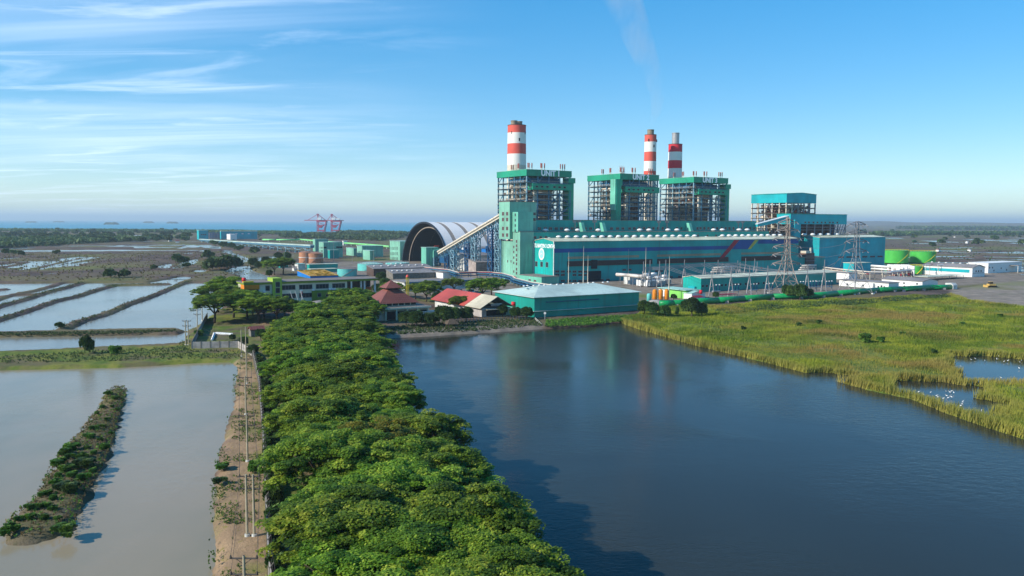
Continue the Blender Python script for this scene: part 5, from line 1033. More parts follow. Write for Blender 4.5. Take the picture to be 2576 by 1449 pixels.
# ---- main office block
s_, d_ = GS(K('D1', 800, 600)); Lo = PF(K('C7', 1430, 1140), d_)[0] - s_; ho_ = PF(K('D1', 800, 222), d_)[1]
T = pthing('office_block', 'three storey cream office block with lime tower and orange corner behind the trees', 'office building', s_, d_)
f = lambda k, x, y: (PF(K(k, x, y), d_)[0] - s_, PF(K(k, x, y), d_)[1])
xt0, xt1 = f('D1', 1165, 400)[0], f('D1', 1290, 400)[0]; xc = f('D1', 2180, 200)[0]
b = MB(); b.box(0, xt0, 0, 13, 0, ho_ - .9); b.box(xt1, xc, 0, 13, 0, ho_ - .9); b.build('wall', 'cream', T)
b = MB(); b.box(xt0 + .02, xt1 - .02, -1.0, 8, 0, ho_ + 1.7); b.build('stair_tower', 'lime', T)
b = MB(); b.box(-.6, xt0 - .02, -.6, 13.5, ho_ - .9, ho_ - .1); b.box(xt1 + .02, Lo, -.6, 13.5, ho_ - .9, ho_ - .1); b.build('roof_fascia', 'olive', T)
b = MB(); b.box(-.8, xt0 - .02, -.8, 13.7, ho_ - .09, ho_ + .12); b.box(xt1 + .02, Lo + .4, -.8, 13.7, ho_ - .09, ho_ + .12); b.build('roof', 'rooftop', T)
b = MB(); xo = f('D1', 985, 250)[0]; b.box(-.5, xo, -.45, .0, ho_ - 2.9, ho_ - .95); b.box(-.5, -.02, 0, 6, ho_ - 2.9, ho_ - .95); b.build('orange_panel', 'orange', T)
b = MB(); b.box(-.9, xt0 * .3, -.9, .4, ho_ + .14, ho_ + .8); b.build('yellow_parapet', 'yellow', T)
b = MB(); b.box(1, xo - .3, -.1, .0, ho_ - 6.0, ho_ - 3.0); b.build('corner_glazing', 'glass', T)
xg = f('D1', 1700, 400)[0]; xe = f('D1', 2215, 400)[0]; zg = f('D1', 1710, 325)[1]
b = MB(); b.box(xg, xe, -.35, 0, 0, zg); b.build('olive_wall', 'olive', T)
b = MB(); b.box(xe + .02, f('D1', 2365, 400)[0] + 6, 1.0, 12, 0, zg + .4); b.build('terracotta_wall', 'rust_orange', T)
b = MB(); b.box(xc + .02, Lo - 1.5, 4.5, 12.5, zg + .4, ho_ - .92); b.build('gallery_glazing', 'glass', T)
for x in (2240, 2372): xx = f('D1', x, 200)[0]; b = MB(); b.box(xx - .35, xx + .35, 0, .7, 0, ho_ - .9); b.build('column', 'white_dirty', T)
for fx in (.90, .985): b = MB(); xx = Lo * fx; b.box(xx - .4, xx + .4, 0, .8, 0, ho_ - .9); b.build('column', 'white_dirty', T)
for x, y in ((1385, 283), (1617, 275), (1843, 266), (2064, 257)): a = f('D1', x, y); window(T, a[0], 0, a[1], 6.0, 2.0)
for x, y in ((1390, 398), (1618, 388)): a = f('D1', x, y); window(T, a[0], 0, a[1], 6.0, 2.0)
for x, y in ((1100, 292), (1102, 410), (1100, 525)): a = f('D1', x, y); window(T, a[0], 0, a[1], 1.8, 2.2)
for x, y in ((935, 417), (950, 535)): a = f('D1', x, y); window(T, a[0], 0, a[1], 5.0, 2.0)
for x, y in ((1800, 383), (1912, 380), (2024, 375), (2138, 365)): a = f('D1', x, y); window(T, a[0], -.35, a[1], 1.6, 1.6)
for y in (240, 320, 420, 480): a = f('D1', 1230, y); window(T, a[0], -1.0, a[1], 1.8, 2.2)
for x, y in ((1050, 335), (1040, 460), (1550, 320), (1715, 312), (1940, 300), (1975, 300), (2005, 298), (1950, 425), (1990, 423)):
    a = f('D1', x, y); yy = -.8 if y < 420 else -1.1; b = MB(); b.box(a[0] - .5, a[0] + .5, yy - .2, -.36 if y > 420 and x > 1700 else 0, a[1] - .45, a[1] + .35); b.build('air_conditioner', 'white', T)
b = MB(); xp0, xp1 = f('D1', 1275, 470)[0], f('D1', 1560, 470)[0]; zp = f('D1', 1400, 470)[1]; b.box(xp0, xp1, -8, -.05, zp - .3, zp + .15); b.build('entrance_canopy', 'beige_roof', T)
for x in (xp0 + .6, xp1 - .6): b = MB(); b.box(x - .25, x + .25, -7.6, -7.1, 0, zp - .3); b.build('canopy_post', 'white_dirty', T)
b = MB(); b.box(xp0 + 1, xp1 - 1, -.2, -.02, .2, zp - .4); b.build('entrance_door', 'opening', T)
b = MB(); b.cyl(f('D1', 790, 180)[0] + 1, 6, ho_ + .1, ho_ + 1.9, .9, n=14); b.build('roof_tank', 'red_bright', T, True)
for i, x in enumerate((1345, 1410, 1480)):
    a = f('D1', x, 420); F2 = pthing('flagpole', ['left short white flagpole before the office entrance', 'middle short white flagpole before the office entrance', 'right short white flagpole before the office entrance'][i], 'flagpole', s_ + a[0] + 1.5, d_ - 7.5, zp, 'short flagpoles on the office canopy'); b = MB(); b.tube((0, 0, .15), (-1.6, 0, 5.4), .1, n=6); b.build('pole', 'white', F2); b = MB(); b.cyl(0, 0, .15, .4, .3, n=8); b.build('foot', 'white', F2)
fl = pthing('flagpole', 'tall white flagpole in front of the office canopy with a furled red and white flag', 'flagpole', s_ + f('D1', 1455, 500)[0], d_ - 12); b = MB(); b.cyl(0, 0, 0, 9, .1, .06, 8); b.build('pole', 'white', fl); b = MB(); b.box(.05, .5, -.04, .04, 7.4, 8.7); b.build('flag', 'red_bright', fl)
bn = pthing('banner', 'pale blue and white event banner on posts left of the office entrance', 'banner', s_ + f('D1', 1120, 560)[0], d_ - 9); b = MB(); b.box(0, 7.5, -.05, .05, .8, 3.0); b.build('cloth', 'emblem', bn); b = MB(); b.box(0, 7.5, -.07, .07, .8, 1.2); b.build('lower_band', 'blue_stripe', bn); b = MB(); b.bar((0, 0, 0), (0, 0, 3.2), .12); b.build('post', 'steel_grey', bn); b = MB(); b.bar((7.5, 0, 0), (7.5, 0, 3.2), .12); b.build('post', 'steel_grey', bn)
cr_ = thing('domed_pavilion', 'low round pavilion with a shallow grey dome among the trees', 'pavilion', (*G(*K('D1', 1820, 590)), 0)); b = MB(); b.lathe([(5.6, 2.8), (4, 3.9), (.02, 4.6)], 24); b.build('dome', 'roof_grey', cr_, True)
for i in range(8): a = i * math.pi / 4; b = MB(); b.cyl(4.8 * math.cos(a), 4.8 * math.sin(a), 0, 2.9, .15, n=6); b.build('post', 'white_dirty', cr_)
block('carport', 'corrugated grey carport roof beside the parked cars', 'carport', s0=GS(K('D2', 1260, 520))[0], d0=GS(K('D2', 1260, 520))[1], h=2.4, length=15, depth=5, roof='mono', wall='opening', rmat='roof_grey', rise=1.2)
block('guard_house', 'white garden wall block behind the trees of the shore', 'wall', s0=GS(K('D2', 1060, 790))[0], d0=GS(K('D2', 1060, 790))[1], h=2.6, length=8, depth=2, wall='white_dirty', rmat='white_dirty')
block('gate_shelter', 'small shelter with a reddish roof by the wall garden', 'shelter', s0=SD(*G(*K('Q6', 1650, 790)))[0], d0=SD(*G(*K('Q6', 1650, 790)))[1], h=2.2, length=4.5, depth=3.5, roof='gable_s', wall='concrete_dark', rmat='tile_brown', rise=1.0)
# cars
def car(label, X, Y, rz, c, van=False):
    T = thing('parked_car', label, 'car', (X, Y, 0), rz, 'cars parked by the white office')
    h2 = 1.9 if van else 1.45; b = MB(); b.ext_y([(-2.2, .35), (2.2, .35), (2.25, .75), (1.5 if not van else 2.1, .92), (-2.2, .95)], -.85, .85); b.build('body', carpaint(c), T)
    b = MB(); b.ext_y([(-1.9, .95), (1.35, .93), (.65, h2), (-1.5, h2)], -.76, .76); b.build('cabin', 'glass', T); b = MB(); b.ext_y([(-1.5, h2), (.65, h2), (.6, h2 + .06), (-1.45, h2 + .06)], -.74, .74); b.build('roof', carpaint(c), T)
    for x in (-1.4, 1.4):
        for y in (-.86, .66): b = MB(); b.tube((x, y, .33), (x, y + .2, .33), .33, n=14); b.build('wheel', 'rubber', T)
cols = [((30, 52, 92), 'dark blue'), ((40, 44, 50), 'charcoal'), ((205, 206, 208), 'silver'), ((20, 40, 70), 'navy blue'), ((120, 130, 140), 'mid grey'), ((235, 235, 232), 'white'), ((60, 20, 24), 'maroon')]
pos = [(1400, 452), (1440, 445), (1480, 440), (1520, 436), (1560, 432), (1600, 440), (1640, 446), (1680, 438), (1720, 432), (1575, 470), (1620, 478), (1665, 476), (1700, 470)]
for i, (x, y) in enumerate(pos):
    c, nm = cols[(i * 3 + i // 4) % 7]; X, Y = G(*K('D2', x, y)); row = 'back row' if i < 9 else 'front row'
    car('%s car in the %s of the shaded car park, %s' % (nm, row, ['first from the left', 'second from the left', 'third from the left', 'fourth from the left', 'middle', 'fourth from the right', 'third from the right', 'second from the right', 'rightmost'][i] if i < 9 else ['leftmost', 'second', 'third', 'rightmost'][i - 9]), X, Y, TA + math.pi / 2 + .1, c, i % 4 == 0)
# ================================================================== switchyard and the right side
s_, d_ = GS(K('Q3', 1175, 700)); hc = PF(K('Q3', 1175, 442), d_)[1]
T, o, l, dp, h = block('control_building', 'long low teal control building with a cream roof behind the switchyard gantries', 'building', s0=s_, d0=d_, h=hc, left=K('Q3', 835, 410), right=K('C5', 1205, 1128), roof='gable_s', wall='teal', rmat='roof_cream', rise=1.3)
winF(T, o, o[1], 'Q3', [(1215, 580), (1290, 578), (1475, 570), (1582, 565), (1658, 560), (1730, 555), (1800, 550), (1870, 548), (1940, 545), (2045, 540), (2220, 535), (2290, 530), (2390, 522)], 1.5, 1.2, mat='opening')
b = MB(); b.box(-1.5, 0, dp * .25, dp * .6, 0, 3.0); b.build('side_porch', 'cyan', T)
def gantry(X, Y, h, label, group, w_=3.2, rz=0):
    T = thing('gantry_post', label, 'gantry', (X, Y, 0), rz, group)
    b = MB(); b.bar((-w_ / 2, 0, 0), (-.25, 0, h * .62), .34); b.bar((w_ / 2, 0, 0), (.25, 0, h * .62), .34); b.bar((0, 0, h * .62), (0, 0, h), .34); b.build('a_frame', 'steel_grey', T)
    b = MB(); b.bar((-w_ * .36, 0, h * .18), (w_ * .36, 0, h * .18), .2); b.bar((-w_ * .22, 0, h * .36), (w_ * .22, 0, h * .36), .2); b.build('cross_tie', 'steel_grey', T)
    return T
near = [(1380, 800), (1750, 780), (2105, 770), (2455, 750)]; gp_ = []
for i, (x, y) in enumerate(near):
    X, Y = G(*K('Q3', x, y)); gp_.append((X, Y)); gantry(X, Y, 16.2, '%s tall A-frame post of the front row in the switchyard' % ['first', 'second', 'third', 'fourth'][i], 'front switchyard posts')
for i, (x, y, t_) in enumerate(((130, 735, 155), (455, 735, 65))):
    X, Y = G(*K('Q4', x, y)); gp_.append((X, Y)); gantry(X, Y, 15.6 + i * 3, ['fifth front-row A-frame post left of the right pylon', 'tallest front-row A-frame post close to the right pylon'][i], 'front switchyard posts')
farp = [(60, 605, 105), (185, 600, 80), (370, 600, 95), (490, 570, 70), (850, 540, 70), (1240, 500, 75), (1500, 440, 75), (1580, 430, 130), (1880, 400, 85), (1925, 400, 115), (2030, 395, 40), (2205, 390, 50), (2255, 385, 110)]
fp = []
for i, (x, y, t_) in enumerate(farp):
    X, Y = G(*K('Q3', x, y if i < 6 else 500)); 
    if i >= 6: X, Y = G(*K('Q3', x, 492 - (i - 6) * 4))
    z = min(21, atY(*K('Q3', x, t_), Y)[2]); fp.append((X, Y, z)); gantry(X, Y, z, 'slim A-frame post of the back row, %s' % ['leftmost', 'second from left', 'third from left', 'fourth from left', 'fifth, leaning beside the control building', 'sixth behind the control roof', 'seventh, tallest under the red stripe', 'eighth, short one right of the red stripe', 'ninth, under the yellow stripe', 'tenth, close beside the ninth', 'eleventh with a lamp on top', 'twelfth with a lamp on top', 'last one before the brown pylon'][i], 'back switchyard posts')
def busbar(pts, label, rr_=.16, n_=3, sp_=.9):
    T = thing('busbar', label, 'busbar', (0, 0, 0))
    for k in range(n_): b = MB(); b.path([(x, y, z - k * sp_) for x, y, z in pts], rr_, 5); b.build('conductor', 'steel_grey', T)
    return T
busbar([(x, y, 12.3) for x, y, z in fp[:6]] + [(x, y, 12.3) for x, y, z in fp[8:9]], 'pair of long grey gantry beams strung along the back row of posts', .22, 3, .8)
busbar([(x, y, 10.2) for x, y in gp_], 'thin beams linking the front row of A-frame posts', .1, 1)
rr = random.Random(31)
for i in range(26):                                    # cross conductors, sagging between the rows
    t = rr.random(); a = fp[min(5, int(t * 6))]; c_ = gp_[min(5, int(t * 6))]
def sag(T, p, q_, s=1.2, r=.05, mat='steel_grey', n=8):
    b = MB(); pts = [(p[0] + (q_[0] - p[0]) * t, p[1] + (q_[1] - p[1]) * t, p[2] + (q_[2] - p[2]) * t - s * 4 * t * (1 - t)) for t in [i / n for i in range(n + 1)]]; b.path(pts, r, 4); return b.build('wire', mat, T)
wt = thing('overhead_conductors', 'thin wires sagging between the two rows of switchyard posts', 'wires', (0, 0, 0))
for i in range(6):
    for k in (-2.5, 0, 2.5): sag(wt, (gp_[i][0] + k, gp_[i][1], 11), (fp[min(i + 3, 8)][0] + k, fp[min(i + 3, 8)][1], 12), 1.6, .07)
# insulators and disconnectors in front of the control building
n_i = 0
def isolator(X, Y, lab):
    T = thing('isolator_stand', lab, 'isolator', (X, Y, 0), TA, 'switchyard isolators')
    b = MB(); b.cyl(-2.4, 0, 0, 2.2, .22, n=6); b.build('post', 'steel_grey', T); b = MB(); b.cyl(2.4, 0, 0, 2.2, .22, n=6); b.build('post', 'steel_grey', T); b = MB(); b.bar((-3, 0, 2.4), (3, 0, 2.4), .45); b.build('tray', 'white_dirty', T)
    for x in (-2.4, 0, 2.4):
        b = MB()
        for j in range(7): b.cyl(x, 0, 2.7 + j * .4, 2.9 + j * .4, .34, n=8)
        b.cyl(x, 0, 2.6, 5.6, .14, n=6); b.build('insulator', 'steel_dblue', T)
        b = MB(); b.cyl(x, 0, 5.6, 6.0, .4, n=8); b.build('cap', 'white', T)
for i, (x, y, lab) in enumerate(((1470, 745, 'first from the left'), (1840, 735, 'second from the left'), (2195, 725, 'third from the left'), (2500, 710, 'fourth, by the brown pylon'))): isolator(*G(*K('Q3', x, y + 15)), 'isolator stand with dark insulators before the control building, ' + lab)
for i, (x, y, lab) in enumerate(((60, 735, 'fifth, right of the brown pylon'), (250, 725, 'sixth, beside the fifth post'), (370, 725, 'seventh, right of the fifth post'), (560, 725, 'last before the right pylon'))): isolator(*G(*K('Q4', x, y)), 'isolator stand with dark insulators before the control building, ' + lab)
# ---- pylons
def pylon(label, X, Y, Hh, wb, mat, rz, arms):
    T = thing('lattice_pylon', label, 'pylon', (X, Y, 0), rz, 'high voltage pylons')
    def wd(z): t = z / Hh; return 1.35 + (wb * .5 - 1.35) * max(0, 1 - t / .52) ** 1.35 if t < .52 else 1.35 - .75 * (t - .52) / .48
    lv = [0, .17, .30, .41, .50, .57, .63, .69, .75, .81, .87, .93, 1]
    for cx_, cy_ in ((-1, -1), (1, -1), (1, 1), (-1, 1)):
        b = MB()
        for a, c_ in zip(lv, lv[1:]): b.bar((cx_ * wd(a * Hh), cy_ * wd(a * Hh), a * Hh), (cx_ * wd(c_ * Hh), cy_ * wd(c_ * Hh), c_ * Hh), .30)
        b.build('leg', mat, T); b = MB(); b.box(cx_ * wd(0) - .7, cx_ * wd(0) + .7, cy_ * wd(0) - .7, cy_ * wd(0) + .7, -.3, .5); b.build('footing', 'white_dirty', T)
    b = MB(); cn = [(-1, -1), (1, -1), (1, 1), (-1, 1)]
    for a, c_ in zip(lv, lv[1:]):
        wa, wc, za, zb_ = wd(a * Hh), wd(c_ * Hh), a * Hh, c_ * Hh
        for i in range(4):
            p, q_ = cn[i], cn[(i + 1) % 4]; b.bar((p[0] * wa, p[1] * wa, za), (q_[0] * wc, q_[1] * wc, zb_), .14); b.bar((q_[0] * wa, q_[1] * wa, za), (p[0] * wc, p[1] * wc, zb_), .14); b.bar((p[0] * wc, p[1] * wc, zb_), (q_[0] * wc, q_[1] * wc, zb_), .13)
    b.build('bracing', mat, T)
    for z, l in arms:
        w1 = wd(z)
        for sgn in (-1, 1):
            b = MB()
            for y in (-w1, w1): b.bar((sgn * w1, y, z), (sgn * l, 0, z + .25), .26); b.bar((sgn * w1, y, z + 1.9), (sgn * l, 0, z + .35), .24)
            for t in (.3, .6): b.bar((sgn * (w1 + (l - w1) * t), -w1 * (1 - t), z), (sgn * (w1 + (l - w1) * t), w1 * (1 - t), z), .14)
            b.build('cross_arm', mat, T)
        for sgn in (-1, 1): b = MB(); b.tube((sgn * l * .97, 0, z + .2), (sgn * l * .9, -2.4, z - .9), .2, n=6); b.tube((sgn * l * .97, 0, z + .2), (sgn * l * .9, 2.4, z - .9), .2, n=6); b.build('insulator_string', 'steel_grey', T)
    return T
p1 = (154.0, 446.0); p2 = (196.0, 453.0)
pylon('brownish lattice pylon with many cross arms in front of the hall stripes', *p1, 43, 13, 'pyl_brown', .25, ((17, 9), (22, 9), (26.5, 8.5), (31, 8.5), (35.5, 7), (40, 6)))
pylon('silver lattice pylon straddling the green pipe at the right', *p2, 41, 13.5, 'steel_grey', .35, ((24, 7.5), (29.5, 7.5), (34.5, 7), (39, 6)))
ln = thing('power_line', 'faint power line wires running from the right pylon down to the switchyard', 'wires', (0, 0, 0))
for z, o_ in ((24, -6), (29.5, -6), (34.5, -5.5)):
    sag(ln, (p2[0] + o_, p2[1], z - 1), (gp_[-1][0] - 22 + z, gp_[-1][1] + 8, 14), 2.0, .09); sag(ln, (p1[0] + 7, p1[1], z - 3), (p2[0] + o_, p2[1], z - 1), 1.5, .07)
# ---- masts in front of the hall
for i, (k, x, y, t_, lab) in enumerate((('C3', 1255, 1405, 905, 'tall thin lightning mast, leftmost before the hall front'), ('C3', 1478, 1405, 820, 'tall thin lightning mast, second before the hall front'), ('C3', 1545, 1405, 950, 'shorter lightning mast beside the second one'), ('C3', 2155, 1325, 860, 'lightning mast rising from the white transformer bay'), ('C4', 300, 1180, 550, 'lightning mast left of the hall louvres near the gantries'), ('Q3', 555, 830, 5, 'lightning mast standing behind the lime green building'))):
    X, Y = G(*K(k, x, y)); z = atY(*K(k, x, t_), Y)[2]; T = thing('lightning_mast', lab, 'mast', (X, Y, 0), 0, 'lightning masts'); b = MB(); b.tube((0, 0, 0), (0, 0, z * .6), .3, .22, n=8); b.build('pole', 'steel_cream', T); b = MB(); b.tube((0, 0, z * .6), (0, 0, z), .16, .05, n=6); b.build('spike', 'steel_cream', T)
# ---- transformer bay: pale ducts, oil tanks
def trafo(s, d, lab, sc_=1.):
    T = pthing('transformer', lab, 'transformer', s, d, 0, 'white transformers in front of the hall')
    b = MB(); b.box(0, 6 * sc_, 0, 4, .4, 4.2); b.build('tank', 'white', T)
    for i in range(7): b = MB(); b.box(.4 + i * .8 * sc_, .7 + i * .8 * sc_, -1.3, -.05, .7, 3.8); b.build('radiator', 'white_dirty', T)
    b = MB(); b.tube((1, 2, 5.6), (5 * sc_, 2, 5.6), .8, n=12); b.build('oil_conservator', 'white', T, True)
    for x in (1.4, 3, 4.6): b = MB(); b.cyl(x * sc_, 3, 4.2, 6.8, .26, .12, 8); b.build('bushing', 'brown_steel', T)
for i, (x, y) in enumerate(((10, 590), (150, 600), (330, 590), (450, 560), (90, 520), (240, 510))): a = GS(K('Q3', x, y)); trafo(a[0], a[1], ['first white transformer of the front row', 'second white transformer of the front row', 'third white transformer of the front row', 'fourth white transformer of the front row', 'left white transformer of the back row', 'right white transformer of the back row'][i] + ' behind the warehouse roof', 1.0)
T = thing('cable_duct', 'thick pale duct on legs leading from the hall to the transformers', 'duct', (0, 0, 0))
pts = [(*G(*K('C3', x, y), 6.5), 6.5) for x, y in ((1980, 1245), (2150, 1255), (2330, 1275))] + [(*G(*K('Q3', 250, 385), 6.3), 6.3)]
b = MB(); b.path(pts, 1.1, 10); b.build('duct', 'light_pipe', T, True)
for x, y, z in along(pts, 6): b = MB(); b.bar((x, y, 0), (x, y, z), .35); b.build('leg', 'steel_grey', T)
block('switch_cabin', 'off-white cabin under the thick pale duct', 'building', s0=GS(K('C3', 2180, 1395))[0], d0=GS(K('C3', 2180, 1395))[1], h=6, length=9, depth=6, wall='white_dirty', rmat='roof_grey')
for i, (k, x, y, l, m_, lab) in enumerate((('Q3', 1420, 330, 22, 'light_pipe', 'cream equipment row behind the left part of the control roof'), ('Q4', 30, 330, 16, 'light_pipe', 'cream equipment row behind the right part of the control roof'))):
    X, Y = G(*K(k, x, y + 130)); T = thing('equipment_row', lab, 'equipment', (X, Y, 0), TA)
    for j in range(3): b = MB(); b.tube((0, j * 1.3, 8.5 - j * 1.6), (l, j * 1.3, 8.5 - j * 1.6), .55, n=10); b.build('pipe', m_, T, True)
    for j in range(5): b = MB(); b.bar((j * l / 4, 0, 0), (j * l / 4, 0, 9), .3); b.build('post', 'steel_grey', T)
# ---- lime building, huts, gas bottles
s_, d_ = GS(K('Q3', 920, 830)); T = pthing('chlorine_building', 'long building with a lime green wall and a thin sloping roof', 'building', s_ - 1, d_); Ld = 24; dd_ = PS(K('Q3', 560, 655), s_ - 1)[0] - d_
b = MB(); b.box(0, 9, 0, dd_, 0, 4.4); b.build('wall', 'lime_wall', T); b = MB(); b.box(-1.2, 10, -.6, dd_ + 8, 4.42, 4.7); b.build('roof', 'roof_mint', T); b = MB(); b.box(0, 9, dd_ + .02, dd_ + 8, 0, 4.4); b.build('white_wall', 'white', T)
block('hut', 'white hut with a small teal gable next to the lime green building', 'hut', s0=GS(K('Q3', 1000, 845))[0], d0=GS(K('Q3', 1000, 845))[1], h=3.0, length=9.5, depth=6, roof='gable_d', wall='white', rmat='roof_mint', rise=1.2)
T = pthing('awning', 'maroon lean-to awning in front of the white hut', 'awning', GS(K('Q3', 1030, 860))[0], GS(K('Q3', 1030, 860))[1] - 1.5); b = MB(); b.ext_x([(0, 1.6), (3, 2.2), (3, 2.35), (0, 1.75)], 0, 6.5); b.build('sheet', 'maroon', T)
for x in (.2, 6.3): b = MB(); b.bar((x, .1, 0), (x, .1, 1.6), .12); b.build('post', 'steel_grey', T)
T = pthing('awning', 'wide maroon flat roof beside the bush in the switchyard', 'awning', GS(K('Q3', 1560, 815))[0], GS(K('Q3', 1560, 815))[1] - 1); b = MB(); b.box(0, 12, 0, 4.5, 1.7, 1.9); b.build('sheet', 'maroon', T)
for x in (.3, 6, 11.7): b = MB(); b.bar((x, .3, 0), (x, .3, 1.7), .14); b.build('post', 'steel_grey', T)
T = thing('water_tank', 'bright red water tank on a thin stand by the white hut', 'tank', (*G(*K('Q3', 1172, 840)), 0)); b = MB(); b.cyl(0, 0, 3, 4.9, .8, n=16); b.build('tank', 'red_bright', T, True); b = MB(); b.bar((0, 0, 0), (0, 0, 3), .3); b.build('stand', 'steel_grey', T)
for i, x in enumerate((283, 398, 512)):
    X, Y = G(*K('Q3', x, 862)); T = thing('gas_vessel', ['leftmost of three orange upright gas vessels', 'middle of three orange upright gas vessels', 'rightmost of three orange upright gas vessels'][i], 'vessel', (X, Y, 0), 0, 'orange gas vessels')
    b = MB(); b.lathe([(.02, .5), (1.0, .6), (1.15, .9), (1.15, 5.0), (.9, 5.6), (.02, 5.9)], 18); b.build('shell', 'orange', T, True)
    for a in range(3): b = MB(); b.bar((.8 * math.cos(a * 2.1), .8 * math.sin(a * 2.1), 0), (.8 * math.cos(a * 2.1), .8 * math.sin(a * 2.1), .9), .18); b.build('leg', 'steel_grey', T)
X, Y = G(*K('Q3', 172, 905)); T = thing('gas_vessel', 'pale cyan upright vessel left of the orange ones', 'vessel', (X, Y, 0)); b = MB(); b.lathe([(.02, .2), (1.1, .3), (1.1, 4.1), (.8, 4.6), (.02, 4.8)], 18); b.build('shell', 'tank_teal', T, True); b = MB(); b.cyl(0, 0, 0, .3, 1.3, n=18); b.build('base', 'concrete', T)
T = thing('rock_heap', 'pale tarpaulin covered heap at the left end of the green pipe', 'heap', (*G(*K('Q3', 290, 930)), 0)); b = MB(); b.lathe([(4.2, 0), (3.6, 1.2), (1.6, 2.0), (.02, 2.2)], 12); o = b.build('tarpaulin', 'concrete', T, True); o.scale = (1.2, .7, 1); b = MB(); b.box(-3, 3, -3.2, -2.9, 0, .3); b.build('edge_weight', 'concrete', T)
# ---- big green pipe
gpp = [(*G(*K('Q3', x, y), .95), .95) for x, y in ((385, 940), (640, 935), (1000, 905), (1500, 875), (2000, 838), (2560, 800))] + [(*G(*K('Q4', x, y), .95), .95) for x, y in ((230, 835), (700, 790), (1500, 722), (2000, 700), (2560, 665))] + [(*G(*K('C6', x, y), .95), .95) for x, y in ((560, 1072), (1000, 1052), (1345, 1040))]
T = thing('green_pipe', 'very long thick green water pipe lying on concrete saddles along the marsh edge', 'pipe', (0, 0, 0)); b = MB(); b.path([(x, y, z + .5) for x, y, z in gpp], 1.45, 16); b.build('pipe', 'green_pipe', T, True)
for x, y, z in along(gpp, 40):
    b = MB(); b.tube((x - .08, y, z + .5), (x + .08, y, z + .5), 1.5, n=16); b.build('pipe_joint', 'green_pipe', T)
for x, y, z in along(gpp, 17): b = MB(); b.box(x - .9, x + .9, y - 1.9, y - 1.2, -.3, 1.1); b.build('saddle', 'concrete', T)
s_, d_ = GS(K('C6', 1345, 1068)); T = pthing('anchor_block', 'pale concrete anchor block at the right end of the green pipe', 'block', s_, d_); b = MB(); b.ext_x([(0, 0), (5, 0), (5, 3.6), (1.2, 3.8), (0, 2.6)], 0, 4.4); b.build('block', 'white_dirty', T); b = MB(); b.box(-.3, 4.7, -.3, 5.3, -.3, .25); b.build('plinth', 'concrete', T)
# ---- white stores and laboratories
def wblock(lab, C_, top, left, right, wins=(), **kw):
    T, o, l, dp, h = block('store_building', lab, 'building', corner=K(*C_), top=K(*top), left=K(*left), right=K(*right), wall=kw.pop('wall', 'white'), rmat=kw.pop('rmat', 'roof_grey'), **kw)
    return T, o, l, dp, h
s_, d_ = GS(K('Q4', 2360, 665)); hh_ = PF(K('Q4', 2360, 548), d_)[1]; dp = PS(K('Q4', 1580, 490), s_)[0] - d_; ll = PF(K('C6', 1115, 930), d_)[0] - s_
T = pthing('store_building', 'tallest long white store with a grey roof right behind the green pipe', 'building', s_, d_); b = MB(); b.ext_y([(0, 0), (ll, 0), (ll, hh_), (ll / 2, hh_ + 1.4), (0, hh_)], 0, dp); b.build('wall', 'white', T)
b = MB(); b.ext_y([(-.5, hh_), (ll / 2, hh_ + 1.45), (ll + .5, hh_), (ll + .5, hh_ + .25), (ll / 2, hh_ + 1.7), (-.5, hh_ + .25)], -.6, dp + .6); b.build('roof', 'roof_grey', T)
for x, y in ((2010, 575), (2262, 590), (2015, 640), (2140, 640), (1700, 560), (1850, 600)): d2, z2 = PS(K('Q4', x, y), s_); window(T, 0, d2 - d_, z2, 1.0, .9, 'left')
s_, d_ = GS(K('Q4', 1710, 703)); hh_ = PF(K('Q4', 1710, 578), d_)[1]; dp = PS(K('Q4', 760, 515), s_)[0] - d_; ll = PF(K('Q4', 1910, 590), d_)[0] - s_
T = pthing('store_building', 'low long white workshop with small windows in front of the tallest white store', 'building', s_, d_); b = MB(); b.box(0, ll, 0, dp, 0, hh_); b.build('wall', 'white', T); b = MB(); b.box(-.6, ll + .5, -.5, dp + .5, hh_ + .01, hh_ + .3); b.build('roof', 'roof_grey', T)
for x, y in ((1515, 648), (1575, 635), (1630, 655), (1220, 620), (915, 598)): d2, z2 = PS(K('Q4', x, y), s_); window(T, 0, d2 - d_, z2, 1.1, 1.0, 'left')
b = MB(); d2, z2 = PS(K('Q4', 1390, 640), s_); b.box(-2.2, -.02, d2 - d_ - 2, d2 - d_ + 2, 0, hh_ - .6); b.build('porch', 'white', T)
block('store_building', 'small bright white store among pipes left of the right pylon foot', 'building', s0=GS(K('Q4', 840, 520))[0] + 6, d0=GS(K('Q4', 840, 520))[1], h=4.6, length=9, depth=16, wall='white', rmat='roof_grey')
s_, d_ = 190, -20; T, o, l, dp, h = block('pump_house', 'small cyan box building with a cream roof before the new turbine hall', 'building', s0=PF(K('C5', 1420, 1050), -22)[0], d0=-22, top=K('C5', 1420, 1003), left=K('C5', 1290, 985), right=K('C5', 1640, 990), wall='cyan', rmat='roof_cream')
s_, d_ = GS(K('C6', 1630, 882)); hh_ = PF(K('C6', 1630, 745), d_)[1]; dp = min(70, PS(K('C6', 880, 690), s_)[0] - d_); ll = PF(K('C6', 1825, 740), d_)[0] - s_
T = pthing('laboratory', 'long white and teal laboratory with a grey gable roof and round vents', 'building', s_, d_); b = MB(); b.ext_y([(0, 0), (ll, 0), (ll, hh_), (ll / 2, hh_ + 2), (0, hh_)], 0, dp); b.build('wall', 'white', T)
b = MB(); b.ext_y([(-.5, hh_), (ll / 2, hh_ + 2.05), (ll + .5, hh_), (ll + .5, hh_ + .3), (ll / 2, hh_ + 2.35), (-.5, hh_ + .3)], -.8, dp + .6); b.build('roof', 'roof_grey', T)
b = MB(); b.box(-.1, -.02, 2, dp - .5, hh_ * .45, hh_ * .8); b.build('teal_band', 'cyan', T)
